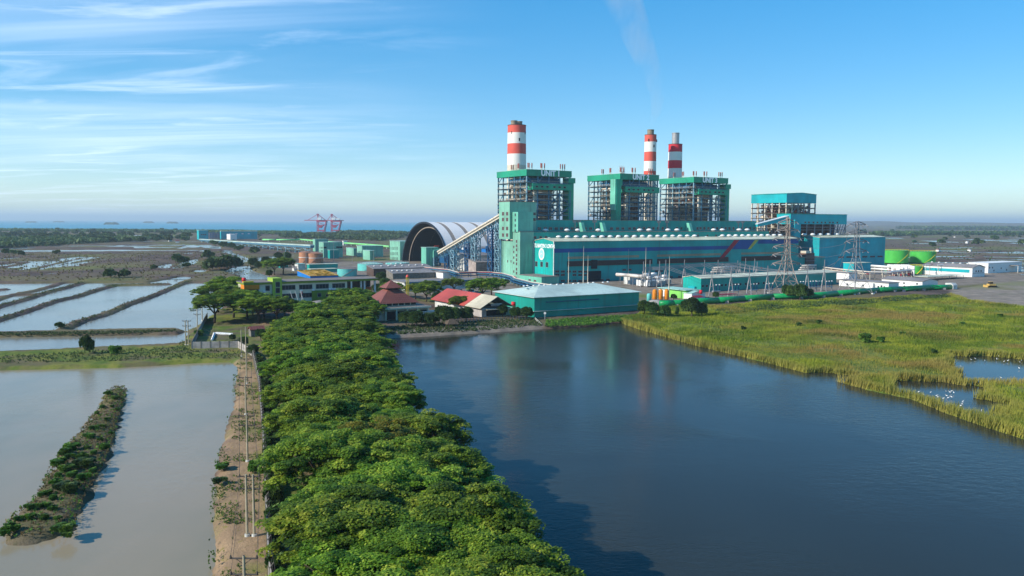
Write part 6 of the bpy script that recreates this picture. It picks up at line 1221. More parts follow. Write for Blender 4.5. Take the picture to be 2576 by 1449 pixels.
for i in range(7): vent(T, ll / 2, dp * (i + .5) / 7, hh_ + 2.1, .5)
for i in range(3): window(T, ll * (.3 + .2 * i), 0, hh_ * .62, 1.4, 1.2)
b = MB(); b.box(1, ll - 1, -.12, 0, hh_ * .38, hh_ * .44); b.build('ledge', 'steel_grey', T)
T, o, l, dp, h = block('admin_building', 'white flat roofed building farthest right with a porch', 'building', s0=GS(K('C6', 1870, 825))[0], d0=GS(K('C6', 1870, 825))[1], h=8.0, length=PF(K('C6', 2380, 720), GS(K('C6', 1870, 825))[1])[0] - GS(K('C6', 1870, 825))[0], depth=16, wall='white', rmat='white')
for x, y in ((1895, 740), (1940, 740), (2070, 748), (1960, 790), (2150, 800)): a = PF(K('C6', x, y), o[1]); window(T, a[0] - o[0], 0, max(2, a[1]), 1.3, 1.0)
b = MB(); b.box(l * .62, l * .8, -7, 0, 5.6, 6.0); b.build('porch_roof', 'roof_grey', T)
for x in (.63, .79): b = MB(); b.bar((l * x, -6.6, 0), (l * x, -6.6, 5.6), .4); b.build('porch_post', 'white_dirty', T)
a = GS(K('C6', 960, 935)); T = pthing('carport', 'low white flat carport roof with dark space under it', 'carport', a[0], a[1]); dp = 10; ll = PF(K('C6', 1510, 880), a[1])[0] - a[0]
b = MB(); b.box(0, ll, 0, dp, 2.4, 2.7); b.build('roof', 'roof_cream', T)
for i in range(6):
    for y in (.3, dp - .3): b = MB(); b.bar((.4 + i * (ll - .8) / 5, y, 0), (.4 + i * (ll - .8) / 5, y, 2.4), .2); b.build('post', 'steel_grey', T)
# ---- racks and process clutter between new hall and white stores
rr = random.Random(77)
rk = [(*G(*K('Q4', x, y), 5), 5) for x, y in ((560, 290), (900, 330), (1400, 375), (1750, 380), (2200, 330))]
T = thing('pipe_rack', 'wide grey pipe rack with pale pipes in front of the new turbine hall', 'pipe rack', (0, 0, 0))
for off in range(6): b = MB(); b.path([(x + off * 1.1 * E2[0], y + off * 1.1 * E2[1], z + .5 - (off % 2) * 1.5) for x, y, z in rk], .38, 6); b.build('pipe', ['light_pipe', 'steel_grey', 'light_pipe', 'red_pipe', 'silver', 'steel_cream'][off], T)
for x, y, z in along(rk, 12):
    b = MB(); b.bar((x, y, 0), (x, y, z), .4); b.bar((x + 6 * E2[0], y + 6 * E2[1], 0), (x + 6 * E2[0], y + 6 * E2[1], z), .4); b.bar((x, y, 3.6), (x + 6 * E2[0], y + 6 * E2[1], 3.6), .4); b.build('frame', 'steel_cream', T)
rk2 = [(*G(*K('Q4', x, y), 6), 6) for x, y in ((1380, 240), (1740, 265), (2000, 290))]
T = thing('white_duct', 'double white duct running right from the small cyan building', 'duct', (0, 0, 0)); b = MB(); b.path(rk2, .9, 10); b.path([(x, y, z - 2.2) for x, y, z in rk2], .7, 10); b.build('duct', 'white', T, True)
for x, y, z in along(rk2, 5): b = MB(); b.bar((x, y, 0), (x, y, z), .5); b.build('leg', 'steel_cream', T)
for i in range(9):
    x = 1800 + (i % 3) * 140 + 30; y = 420 + (i // 3) * 6; X, Y = G(*K('Q4', x, y + 20)); X += (i // 3) * 5; Y += (i // 3) * 14
    T = thing('power_transformer', ['front', 'middle', 'back'][i // 3] + ' row red-brown transformer bay with a white wall, ' + ['left one', 'centre one', 'right one'][i % 3], 'transformer', (X, Y, 0), TA, 'transformer bays by the green tanks')
    b = MB(); b.box(0, 4, 0, 3, .3, 3.6); b.build('tank', 'maroon', T); b = MB(); b.box(4.6, 5.4, -1, 6, 0, 7.5); b.build('fire_wall', 'white', T)
    for j in range(3): b = MB(); b.cyl(.8 + j * 1.2, 1.5, 3.6, 6.2, .25, .1, 8); b.build('bushing', 'brown_steel', T)
for i in range(10):
    X, Y = G(*K('C6', 930 + i * 62, 855 - (i % 3) * 12)); T = thing('pipe_stand', 'pipe stand before the laboratory, ' + ['white', 'red topped', 'grey'][i % 3] + (', nearest the small green tank' if i < 2 else ' by the small green tank' if i < 4 else ' in the middle' if i < 7 else ' near the laboratory end'), 'pipe stand', (X, Y, 0), TA, 'pipe stands before the laboratory')
    b = MB(); b.bar((0, 0, 0), (0, 0, 8), .3); b.bar((5, 0, 0), (5, 0, 8), .3); b.build('post', 'steel_cream', T); b = MB(); b.bar((-1, 0, 8), (7, 0, 8), .4); b.bar((-1, 0, 5), (7, 0, 5), .35); b.build('beam', ['white', 'red_pipe', 'steel_grey'][i % 3], T)
# ---- bulldozer on the ash lot
X, Y = G(*K('C6', 1920, 1035)); T = thing('bulldozer', 'dusty yellow bulldozer parked on the bare grey lot', 'bulldozer', (X, Y, 0), .15)
b = MB(); b.box(-2.4, 2.2, -1.2, 1.2, .9, 2.2); b.build('body', 'dirt_yellow', T); b = MB(); b.box(-1.6, .4, -.9, .9, 2.2, 3.4); b.build('cab', 'glass', T); b = MB(); b.box(-1.8, .6, -1, 1, 3.4, 3.55); b.build('cab_roof', 'dirt_yellow', T)
for y in (-1.7, 1.2): b = MB(); b.ext_y([(-2.6, .1), (2.6, .1), (3, .6), (2.5, 1.1), (-2.5, 1.1), (-3, .6)], y, y + .5); b.build('track', 'rubber', T)
b = MB(); b.ext_x([(-2, .1), (2, .1), (2, 1.5), (-2, 1.5)], -4.1, -3.8); b.build('blade', 'dirt_yellow', T); b = MB(); b.bar((-3.8, -1.3, .6), (-1.5, -1.3, .9), .25); b.bar((-3.8, 1.3, .6), (-1.5, 1.3, .9), .25); b.build('push_arm', 'dirt_yellow', T)
# ---- boundary wall, wall garden
wz = 2.2
WP = [G(x, y) for x, y in ((780, 2100), (700, 1600), (677, 1449), (662, 1110), (651, 965), (635, 896))] + [G(*K('Q6', 1415, 985)), G(*K('Q6', 575, 1002)), G(*K('Q6', 790, 570)), G(*K('Q6', 860, 440))]
T = thing('boundary_wall', 'long weathered concrete panel wall with posts and leaning wire brackets along the path', 'wall', (0, 0, 0))
b = MB(); pst = []
for (ax, ay), (bx, by) in zip(WP, WP[1:]):
    l = math.dist((ax, ay), (bx, by)); n = max(1, round(l / 2.6)); dx, dy = (bx - ax) / l, (by - ay) / l; nx_, ny_ = -dy * .07, dx * .07
    for i in range(n):
        p = (ax + dx * l * i / n, ay + dy * l * i / n); q_ = (ax + dx * l * (i + 1) / n, ay + dy * l * (i + 1) / n)
        for k in range(5):
            z0, z1 = k * .44 - .3, k * .44 + .11 - .0; z0 = -.4 if k == 0 else k * .43; z1 = (k + 1) * .43 - .025
            b.prism([(p[0] - nx_, p[1] - ny_), (q_[0] - nx_, q_[1] - ny_), (q_[0] + nx_, q_[1] + ny_), (p[0] + nx_, p[1] + ny_)], z0, z1)
        pst.append((p, dx, dy))
wl = b.build('wall_panels', 'concrete', T)
if min(p.area for p in wl.data.polygons) < 0: pass
b = MB(); b.box(-.12, .12, -.12, .12, -.4, wz + .05); b.bar((0, 0, wz), (.38, 0, wz + .55), .07)
pm = b.build('wall_post', 'concrete_dark', T); first = True
for (p, dx, dy) in pst[:98]:
    o = pm if first else dup(pm, parent=T); first = False; o.location = (p[0], p[1], 0); o.rotation_euler = (0, 0, math.atan2(dy, dx) - math.pi / 2 if False else 0)
b = MB()
for (p, dx, dy), (q_, _, _) in zip(pst, pst[1:]):
    for h_, o_ in ((wz + .3, .2), (wz + .55, .38)): b.tube((p[0] + o_, p[1], h_), (q_[0] + o_, q_[1], h_), .02, n=3, caps=False)
b.build('wire_strands', 'crossarm', T)
T = thing('garden_kerb', 'white kerb outlining a bed inside the walled garden', 'kerb', (0, 0, 0)); g1_ = G(*K('Q6', 940, 865)); g2_ = G(*K('Q6', 985, 740)); g3_ = G(*K('Q6', 1290, 760)); b = MB(); b.bar((*g1_, .3), (*g2_, .3), .6); b.bar((*g2_, .3), (*g3_, .3), .5); b.build('kerb_edge', 'white', T)
rr = random.Random(2)
for i in range(14):
    t = i / 14; X, Y = g2_[0] + (g3_[0] - g2_[0]) * t, g2_[1] + (g3_[1] - g2_[1]) * t + 1.5 * (i % 2); b = MB(); b.box(-.45, .45, -.25, .25, 0, .55); b.build('kerb_stone', 'white', T).location = (X, Y, 0)
# shore fence, shelter, float
T = thing('shore_fence', 'dark rail fence between the shore trees and the stone bank', 'fence', (0, 0, 0)); fa, fb = G(*K('D2', 1450, 850)), G(*K('D2', 2540, 800)); n = 26
for i in range(n + 1): X, Y = fa[0] + (fb[0] - fa[0]) * i / n, fa[1] + (fb[1] - fa[1]) * i / n; b = MB(); b.box(X - .1, X + .1, Y - .1, Y + .1, 0, 1.8); b.build('post', 'steel_grey', T)
b = MB(); b.bar((*fa, 1.7), (*fb, 1.7), .2); b.bar((*fa, 1.0), (*fb, 1.0), .14); b.build('rail', 'rubber', T)
T = thing('thatched_hut', 'small dark thatched hut on the stone bank of the lake', 'hut', (*G(*K('D2', 1450, 940)), 0), .4); b = MB(); b.add([(-2.4, -2, 2.2), (2.4, -2, 2.2), (2.4, 2, 2.2), (-2.4, 2, 2.2), (-.8, 0, 4), (.8, 0, 4)], [(0, 1, 5, 4), (1, 2, 5), (2, 3, 4, 5), (3, 0, 4), (3, 2, 1, 0)]); b.build('thatch', 'trunk', T)
for x in (-1.8, 1.8):
    for y in (-1.5, 1.5): b = MB(); b.cyl(x, y, -1, 2.3, .12, n=6); b.build('post', 'trunk', T)
T = thing('round_sign', 'small round sign on a post by the warehouse corner', 'sign', (*G(*K('D3', 895, 725)), 0)); b = MB(); b.cyl(0, 0, 0, 2.2, .06, n=6); b.build('post', 'white', T); b = MB(); b.tube((0, -.08, 2.5), (0, .02, 2.5), .5, n=16); b.build('disc', 'white', T)
T = thing('steps_railing', 'pale metal handrail stepping down the bank beside the warehouse corner', 'railing', (0, 0, 0)); ra, rb = G(*K('D3', 760, 735)), G(*K('D3', 850, 800))
for j, dz in enumerate((1.0, .5)): b = MB(); b.bar((*ra, dz), (*rb, dz - .7), .12); b.build('rail', 'white_dirty', T)
for t in (0, .33, .66, 1): X, Y = ra[0] + (rb[0] - ra[0]) * t, ra[1] + (rb[1] - ra[1]) * t; b = MB(); b.bar((X, Y, -1), (X, Y, 1.0 - .7 * t), .12); b.build('post', 'white_dirty', T)
# ---- utility poles
def pole(X, Y, label, twin=False, arms=2, h=8.0):
    T = thing('utility_pole', label, 'utility pole', (X, Y, 0), 0, 'concrete utility poles along the wall')
    for x in ((-.45, .45) if twin else (0,)): b = MB(); b.cyl(x, 0, -.3, h, .2, .13, 10); b.build('pole', 'pole', T); b = MB(); b.cyl(x, 0, -.3, .25, .34, n=10); b.build('pole_base', 'white_dirty', T)
    for k in range(arms):
        z = h - .25 - k * 1.6; b = MB(); b.bar((-1.35, 0, z), (1.35, 0, z), .13); b.bar((0, 0, z - .6), (-.8, 0, z), .06); b.bar((0, 0, z - .6), (.8, 0, z), .06); b.build('crossarm', 'crossarm', T)
        for x in (-1.25, 0, 1.25): b = MB(); b.cyl(x, 0, z + .05, z + .32, .12, .06, 8); b.build('insulator', 'crossarm', T)
    return T
PL = []
for i, (px_, py, tw, ar, lab) in enumerate(((618, 1600, False, 2, 'utility pole at the bottom edge of the path, only its shaft near the picture foot'), (631, 1348, True, 2, 'nearest whole twin-shaft utility pole with two crossarms on the dirt path'), (623, 1161, False, 2, 'utility pole with two crossarms, second along the dirt path beyond the twin-shaft one'), (619, 1043, False, 2, 'utility pole with two crossarms, third along the dirt path'), (621, 965, False, 2, 'utility pole with two crossarms near the far end of the dirt path'), (608, 897, False, 0, 'plain utility pole before the white corner of the wall'), (619, 888, False, 0, 'plain utility pole right of the wall corner one'), (471, 868, True, 2, 'twin utility pole with dark crossarms left of the walled garden'), (497, 833, False, 2, 'utility pole with two crossarms behind the walled garden'), (509, 806, False, 1, 'farthest utility pole half hidden by the big tree'))):
    X, Y = G(px_, py); pole(X, Y, lab, tw, ar); PL.append((X, Y))
T = thing('pole_wires', 'thin dark wires strung along the line of utility poles', 'wires', (0, 0, 0))
for a, c_ in zip(PL[:5], PL[1:5]):
    for x in (-1.25, 1.25):
        for z in (8.0, 6.4): sag(T, (a[0] + x, a[1], z), (c_[0] + x, c_[1], z), .5, .018, 'crossarm')
for a, c_ in ((PL[4], PL[7]), (PL[7], PL[8]), (PL[8], PL[9])):
    for x in (-1.25, 1.25): sag(T, (a[0] + x, a[1], 8), (c_[0] + x, c_[1], 8), .5, .02, 'crossarm')
# ================================================================== vegetation
def leaf_mat(name, cols, rough=.6, trans=.34, seedscale=.12):
    M = Mat(name); at = M.attr('tint'); oi = M.n.new('ShaderNodeObjectInfo')
    c = M.ramp(at.outputs['Fac'], [(0, cols[0]), (.45, cols[1]), (.8, cols[2]), (1, cols[3])])
    v = M.n.new('ShaderNodeHueSaturation'); M.l.new(c, v.inputs['Color']); M.l.new(M.math('ADD', M.math('MULTIPLY', oi.outputs['Random'], .025), .478), v.inputs['Hue']); M.l.new(M.math('ADD', M.math('MULTIPLY', oi.outputs['Random'], .42), .86), v.inputs['Value'])
    M.l.new(v.outputs[0], M.b.inputs['Base Color']); M.set(rough, 0, .25)
    t = M.n.new('ShaderNodeBsdfTranslucent'); M.l.new(v.outputs[0], t.inputs[0]); mx_ = M.n.new('ShaderNodeMixShader'); mx_.inputs[0].default_value = trans
    M.l.new(M.b.outputs[0], mx_.inputs[1]); M.l.new(t.outputs[0], mx_.inputs[2]); M.l.new(mx_.outputs[0], M.out.inputs['Surface']); return M.m
MT['leaf_rain'] = leaf_mat('rain_tree_leaves', [srgb(50, 84, 22), srgb(86, 122, 30), srgb(122, 154, 42), srgb(154, 172, 58)])
MT['leaf_dry'] = leaf_mat('dry_scrub_leaves', [srgb(84, 72, 48), srgb(112, 100, 62), srgb(134, 124, 74), srgb(122, 132, 64)])
MT['leaf_yellow'] = leaf_mat('yellowing_leaves', [srgb(70, 84, 24), srgb(108, 116, 34), srgb(148, 134, 40), srgb(112, 134, 40)])
MT['leaf_dark'] = leaf_mat('dark_leaves', [srgb(44, 68, 34), srgb(60, 90, 42), srgb(82, 112, 52), srgb(104, 130, 64)])
MT['leaf_mangrove'] = leaf_mat('mangrove_leaves', [srgb(52, 76, 44), srgb(68, 94, 52), srgb(86, 112, 58), srgb(104, 124, 68)])
MT['leaf_fresh'] = leaf_mat('fresh_shrub_leaves', [srgb(48, 84, 26), srgb(70, 112, 36), srgb(96, 134, 46), srgb(120, 150, 60)])
def quads(name, C, size, yaw, tilt, tint, mat, asp=1.4):
    """a mesh of loose little leaf-spray faces"""
    n = len(C); cy, sy, ct, st = np.cos(yaw), np.sin(yaw), np.cos(tilt), np.sin(tilt)
    U = np.stack([cy, sy, np.zeros(n)], 1); V = np.stack([-sy * ct, cy * ct, st], 1)
    U *= (size * .5)[:, None]; V *= (size * .5 * asp)[:, None]
    P = np.stack([C - U * .6 - V, C + U - V * .3, C + U * .5 + V, C - U * .9 + V * .4], 1).reshape(-1, 3).astype(np.float32)
    me = bpy.data.meshes.new(name); me.vertices.add(4 * n); me.vertices.foreach_set('co', P.ravel()); me.loops.add(4 * n); me.loops.foreach_set('vertex_index', np.arange(4 * n, dtype=np.int32))
    me.polygons.add(n); me.polygons.foreach_set('loop_start', np.arange(0, 4 * n, 4, dtype=np.int32)); me.polygons.foreach_set('loop_total', np.full(n, 4, np.int32)); me.update(calc_edges=True)
    a = me.attributes.new('tint', 'FLOAT', 'POINT'); a.data.foreach_set('value', np.repeat(tint, 4).astype(np.float32)); me.materials.append(MT[mat] if isinstance(mat, str) else mat); return me
def umbrella(seed, R, H, npad, nleaf, size, mat):       # broad layered crown of a rain tree
    r = np.random.RandomState(seed); lob = r.rand(7) * 6.28
    ang = r.rand(npad) * 6.283; rad = np.sqrt(r.rand(npad)); edge = R * (1 + .13 * np.sin(3 * ang + lob[0]) + .10 * np.sin(5 * ang + lob[1]))
    px_ = rad * edge * np.cos(ang); py_ = rad * edge * np.sin(ang)
    top = H * (1 - .19 * rad ** 2.4) + .55 * np.sin(px_ * .9 + lob[2]) * np.cos(py_ * .8 + lob[3]) + r.randn(npad) * .25
    lay = r.rand(npad); pz = top - np.where(lay > .60, .8 + 1.9 * r.rand(npad), .35 * np.floor(3 * r.rand(npad)))
    pr = (.5 + .75 * r.rand(npad)) * (1.1 - .2 * rad); tn = .5 + .30 * r.randn(npad) + .12 * np.sin(px_ * .7 + lob[4])
    k = np.repeat(np.arange(npad), nleaf); n = len(k); a = r.rand(n) * 6.283; q_ = np.sqrt(r.rand(n)); el = r.rand(n)
    x = px_[k] + q_ * pr[k] * np.cos(a) * 1.15; y = py_[k] + q_ * pr[k] * np.sin(a) * 1.15; z = pz[k] + (1 - q_ ** 2) * pr[k] * .30 - el * .20 + r.randn(n) * .05
    C = np.stack([x, y, z], 1); tilt = q_ * .7 * (r.rand(n) - .1) + r.randn(n) * .30; yaw = a + 1.57 + r.randn(n) * .8
    tint = np.clip(tn[k] + .16 * r.randn(n), 0, 1); return quads('crown', C, size * (.7 + .7 * r.rand(n)), yaw, tilt, tint, mat), list(zip(px_[:40], py_[:40], pz[:40]))
def blob(seed, R, H, n, size, mat, base=.15, clumps=14, name='crown'):     # rounded crown or bush, clumped
    r = np.random.RandomState(seed); ca = r.rand(clumps) * 6.283; cz = r.rand(clumps); cr2 = np.sqrt(r.rand(clumps)) * .62
    cx_, cy_, czz = cr2 * R * np.cos(ca), cr2 * R * np.sin(ca), H * (base + .28 + .50 * cz * (1 - cr2 * .5)); crr = R * (.34 + .22 * r.rand(clumps))
    k = r.randint(0, clumps, n); v = r.randn(n, 3); v /= np.linalg.norm(v, axis=1)[:, None]; v[:, 2] = np.where(v[:, 2] < -.35, -v[:, 2], v[:, 2]); q_ = .72 + .33 * r.rand(n)
    C = np.stack([cx_[k] + v[:, 0] * crr[k] * q_, cy_[k] + v[:, 1] * crr[k] * q_, czz[k] + v[:, 2] * crr[k] * q_ * min(1.1, H / R / 1.5)], 1); C[:, 2] = np.maximum(C[:, 2], .02)
    tn = .48 + .2 * r.randn(clumps); yaw = np.arctan2(v[:, 1], v[:, 0]) + 1.57 + r.randn(n) * .7; tilt = np.arccos(np.clip(v[:, 2], -1, 1)) * .8 * -1 + r.randn(n) * .4
    return quads(name, C, size * (.7 + .7 * r.rand(n)), yaw, tilt, np.clip(tn[k] + .15 * r.randn(n), 0, 1), mat)
def trunk_mesh(seed, H, spread, r0, pads=None):
    r = random.Random(seed); b = MB(); h1 = H * .32; b.tube((0, 0, -.4), (.15, .1, h1), r0, r0 * .75, 9)
    for i in range(6):
        a = i * 1.05 + r.random() * .5; l = spread * (.45 + .25 * r.random()); m_ = (l * .5 * math.cos(a), l * .5 * math.sin(a), H * .58); e = (l * math.cos(a), l * math.sin(a), H * .84)
        b.tube((.15, .1, h1 - .1), m_, r0 * .5, r0 * .32, 6); b.tube(m_, e, r0 * .32, r0 * .16, 5)
        for j in range(2): a2 = a + (j - .5) * .9; b.tube(m_, (m_[0] + spread * .45 * math.cos(a2), m_[1] + spread * .45 * math.sin(a2), H * .88), r0 * .22, r0 * .08, 4)
    o = b.build('trunk', 'trunk', None, True); me = o.data; bpy.data.objects.remove(o); return me
def obj(name, me, parent=None):
    o = bpy.data.objects.new(name, me); col.objects.link(o); o.parent = parent; return o
UMB = [umbrella(s, 7.0, 9.0, 400, 170, .19, 'leaf_rain')[0] for s in (1, 2, 3, 4)]; UMBY = umbrella(9, 6.8, 8.8, 360, 170, .19, 'leaf_yellow')[0]
TRK = [trunk_mesh(s, 9.2, 7, .42) for s in (1, 2)]
RND = [blob(s, 3.7, 7.5, 9000, .36, 'leaf_dark', .03, 24) for s in (11, 12, 13)]; TRR = trunk_mesh(5, 6.4, 2.6, .28)
def tree(X, Y, label, kind='rain', sc_=1., rz=0., i=0, group=None, name='rain_tree', cat='tree', z=0., sz=None):
    T = thing(name, label, cat, (X, Y, z), rz, group); T.scale = (sc_, sc_, (sz or sc_))
    obj('crown', UMBY if kind == 'yellow' else UMB[i % 4] if kind == 'rain' else RND[i % 3], T); obj('trunk', TRR if kind == 'round' else TRK[i % 2], T); return T
# the belt of rain trees between wall and lake: a loose grid inside its outline
rr = random.Random(12)
BO = [G(x, y, 7.5) for x, y in ((652,1720),(690,1449),(692,1300),(690,1150),(678,1010),(665,930),(655,870),(650,822),(700,808),(780,795),(860,790),(925,800),(945,850),(962,898),(1010,960),(1085,1060),(1170,1160),(1250,1260),(1330,1360),(1400,1449),(1640,1720))]
def inside(x, y, poly):
    c = False; n = len(poly)
    for i in range(n):
        (x1, y1), (x2, y2) = poly[i], poly[(i + 1) % n]
        if (y1 > y) != (y2 > y) and x < (x2 - x1) * (y - y1) / (y2 - y1) + x1: c = not c
    return c
def pd(x, y, poly):
    return min(math.dist((x, y), (a[0] + (b_[0] - a[0]) * t, a[1] + (b_[1] - a[1]) * t)) for a, b_ in zip(poly, poly[1:] + poly[:1]) for t in [max(0, min(1, ((x - a[0]) * (b_[0] - a[0]) + (y - a[1]) * (b_[1] - a[1])) / ((b_[0] - a[0]) ** 2 + (b_[1] - a[1]) ** 2 + 1e-9)))])
cells = []; y = 30
rowi = 0
while y < 318:
    xs_in = [x / 2 for x in range(-260, 80) if inside(x / 2, y, BO)]
    if xs_in:
        a, b_ = min(xs_in) + 8.5, max(xs_in) - 5.4; n = max(1, round((b_ - a) / 7.6) + 1)
        for k in range(n):
            f = .5 if n == 1 else k / (n - 1); cells.append((a + (b_ - a) * f + rr.uniform(-1.1, 1.1), y + rr.uniform(-1.6, 1.6) + (2.0 if k % 2 else 0), k, n, rowi))
    y += 7.4; rowi += 1
for i, (x, y, k, n, ri) in enumerate(cells):
    s = .84 + .32 * rr.random(); side = 'along the road edge' if k == 0 else 'leaning over the lake shore' if k == n - 1 else 'in the middle of the belt'
    zone = ['at the very front', 'just behind the front ones', 'in the front fifth', 'in the front quarter', 'in the front third', 'a bit before halfway', 'halfway along', 'a bit past halfway', 'in the far third', 'in the far quarter', 'near the mosque end', 'close to the far end', 'at the far end'][min(12, int(max(0, y - 52) / 20))]; sw = 'large' if s > 1.06 else 'small' if s < .92 else 'mid-sized'
    kind = 'yellow' if (ri, k) in ((11, 1), (19, 1)) else 'rain'
    lab = ('yellowing rain tree %s, %s of the belt' if kind == 'yellow' else 'broad flat green rain tree %s, %s') % (side, zone)
    if kind == 'rain': lab = '%s green rain tree %s, %s' % (sw, side, zone)
    T = tree(x, y, lab, kind, s, rr.random() * 6.28, i, 'rain trees of the belt between wall and lake', sz=s * (.92 + .22 * rr.random()))
# other trees of the works, read off the photograph: base pixel, radius factor, kind
TR = [('D1',1330,690,.8,'rain','rain tree just before the office canopy posts'),('D1',1500,760,.9,'rain','rain tree below the tall flagpole'),('D1',1700,800,.95,'rain','rain tree before the domed pavilion'),('D1',1930,790,.9,'rain','rain tree right of the domed pavilion front'),('D1',2120,860,1.0,'rain','rain tree between pavilion and lake path'),('D1',2350,860,1.0,'rain','rain tree at the dark gate by the lake path'),('D1',1050,720,.85,'rain','rain tree before the lime stair tower'),('D1',900,660,.8,'rain','rain tree below the office left windows'),('D1',2480,760,.95,'rain','rain tree touching the mosque side wing'),('D1',2200,620,.85,'round','round tree below the olive wall corner'),('D1',1900,640,.7,'round','round bushy tree right of the air conditioners'),('D2',700,780,.6,'round','small tree before the mosque arcade left half'),('D2',1230,870,.75,'round','shore tree between garden wall and thatched hut'),('D2',620,500,.9,'rain','rain tree behind the mosque small roofs'),('D2',1150,470,.9,'rain','rain tree before the white office left part'),('D2',1330,500,.7,'round','round tree at the left end of the car park'),('D1',430,620,1.1,'rain','big rain tree at the left end of the office block'),('D1',560,500,1.15,'rain','big rain tree shading the orange office corner'),('D1',640,690,1.05,'rain','rain tree hanging over the walled garden'),('D1',380,760,1.0,'rain','rain tree rising from the garden corner by the back wall'),('D1',820,720,1.05,'rain','rain tree before the office ground floor'),('D1',980,760,.95,'rain','rain tree left of the office canopy'),('D1',1230,760,.9,'rain','rain tree in front of the blue banner'),('D1',760,560,.9,'rain','darker rain tree touching the office left windows'),
 ('D1',1600,680,.75,'rain','rain tree right of the office canopy'),('D1',1780,700,.8,'round','round dark tree beside the domed pavilion'),('D1',2050,700,1.0,'rain','rain tree behind the domed pavilion'),('D1',2300,720,1.1,'rain','large rain tree left of the mosque'),('D1',2150,500,.8,'round','bushy tree before the olive office wall'),('D1',2380,560,.95,'rain','rain tree before the terracotta office wall'),('D1',2500,640,1.0,'rain','rain tree between office end and mosque'),
 ('D2',60,700,1.2,'rain','spreading dark rain tree on the lake side of the mosque path'),('D2',150,830,1.15,'rain','dark rain tree where the stone bank begins'),('D2',330,850,.9,'round','dark round tree before the white side wing of the mosque'),('D2',420,460,.9,'round','dense dark tree behind the mosque left wing'),('D2',540,400,1.1,'round','tall grey green casuarina behind the mosque'),('D2',480,300,1.1,'round','tall grey green casuarina right of the office gallery'),
 ('D2',820,890,.85,'round','round shore tree before the mosque arcade'),('D2',960,900,.95,'round','large round shore tree right of the mosque columns'),('D2',1120,900,.8,'round','round shore tree near the white garden wall'),('D2',1340,900,1.2,'round','tall reddish green shore tree left of the thatched hut'),('D2',1480,850,1.0,'round','dense tree before the red roof'),('D2',1650,830,.9,'round','feathery tree before the beige roof'),('D2',1560,700,.8,'rain','rain tree under the red roof edge'),
 ('D2',1100,560,1.0,'rain','rain tree behind the mosque flat roof'),('D2',950,520,.9,'rain','rain tree between ladder tower and mosque roof'),('D2',1250,600,.9,'round','dark tree left of the red roof'),('D2',1480,330,.8,'round','bright round tree rising over the white office roof'),('D2',1480,440,.95,'rain','flat tree before the white office'),('D2',1700,420,1.0,'round','dark brownish tree right of the flat one before the white office'),('D2',1880,540,1.25,'rain','dark green rain tree at the warehouse left end'),('D2',2000,480,1.1,'rain','dark green rain tree behind the warehouse corner'),
 ('D2',2150,760,.75,'round','leafy tree by the red tank below the warehouse'),('D2',2320,790,.75,'round','leafy tree before the warehouse end wall'),('D2',2480,800,.8,'round','leafy tree at the warehouse corner'),('D2',2050,330,.7,'round','palm like dark tree below the pipe rack'),('D2',2200,330,.6,'round','small dark tree under the pipe rack bend'),
 ('Q3',80,1130,.95,'round','dark tree at the right end of the lake warehouse'),('Q3',230,1160,.9,'round','dark tree next to the warehouse end on the marsh'),('Q3',480,1170,.75,'round','low dark tree on the marsh before the green pipe start'),('Q3',720,1170,1.0,'round','dark tree group member in front of the green pipe'),('Q3',1000,1180,1.25,'round','largest dark tree in front of the green pipe'),('Q3',1180,1175,.95,'round','dark tree closing the group before the green pipe'),
 ('Q3',1460,820,.55,'round','dark bush tree between white hut and wide maroon roof'),('Q3',650,860,.5,'round','thin young tree before the lime green wall'),('C5',600,1452,1.15,'round','dark tree left half of the clump before the brown pylon'),('C5',740,1458,1.25,'round','dark tree right half of the clump before the brown pylon'),('C5',850,1450,.8,'round','low dark tree at the clump edge right of the brown pylon'),
 ('C8',1150,960,1.3,'round','dark tree on the creek tongue'),('C8',1240,980,1.0,'round','dark tree right on the creek tongue'),('C8',1370,960,1.4,'round','tall tree between the two creek arms'),('C8',1500,1080,1.3,'rain','broad tree by the creek bank behind the office'),('C8',1640,1070,1.4,'rain','broad tree near the golden roofed shed'),('C8',1560,850,1.3,'round','tree left of the ochre tanks'),('C8',1700,840,1.3,'round','bushy tree just left of the ochre tanks'),('C8',1420,1110,.8,'round','small tree above the office tower'),
 ('Q6',1700,1150,.55,'round','dark shrub tree inside the wall corner'),('Q6',1520,960,.5,'round','dark shrub tree behind the white wall corner'),('Q6',1310,860,.34,'round','slim cypress like bush in the walled garden'),('Q6',1830,860,.6,'round','dark shrub tree by the red shelter')]
for i, (k, x, y, s, kd, lab) in enumerate(TR):
    if i in range(16, 24): s *= 1.25
    X, Y = G(*K(k, x, y)); far_ = Y / 300
    T = tree(X, Y, lab, kd, s * (.95 if kd == 'rain' else .92), i * 1.3, i, None, 'rain_tree' if kd == 'rain' else 'broadleaf_tree')
    if i in (60,): T.scale = (.25, .25, .6)
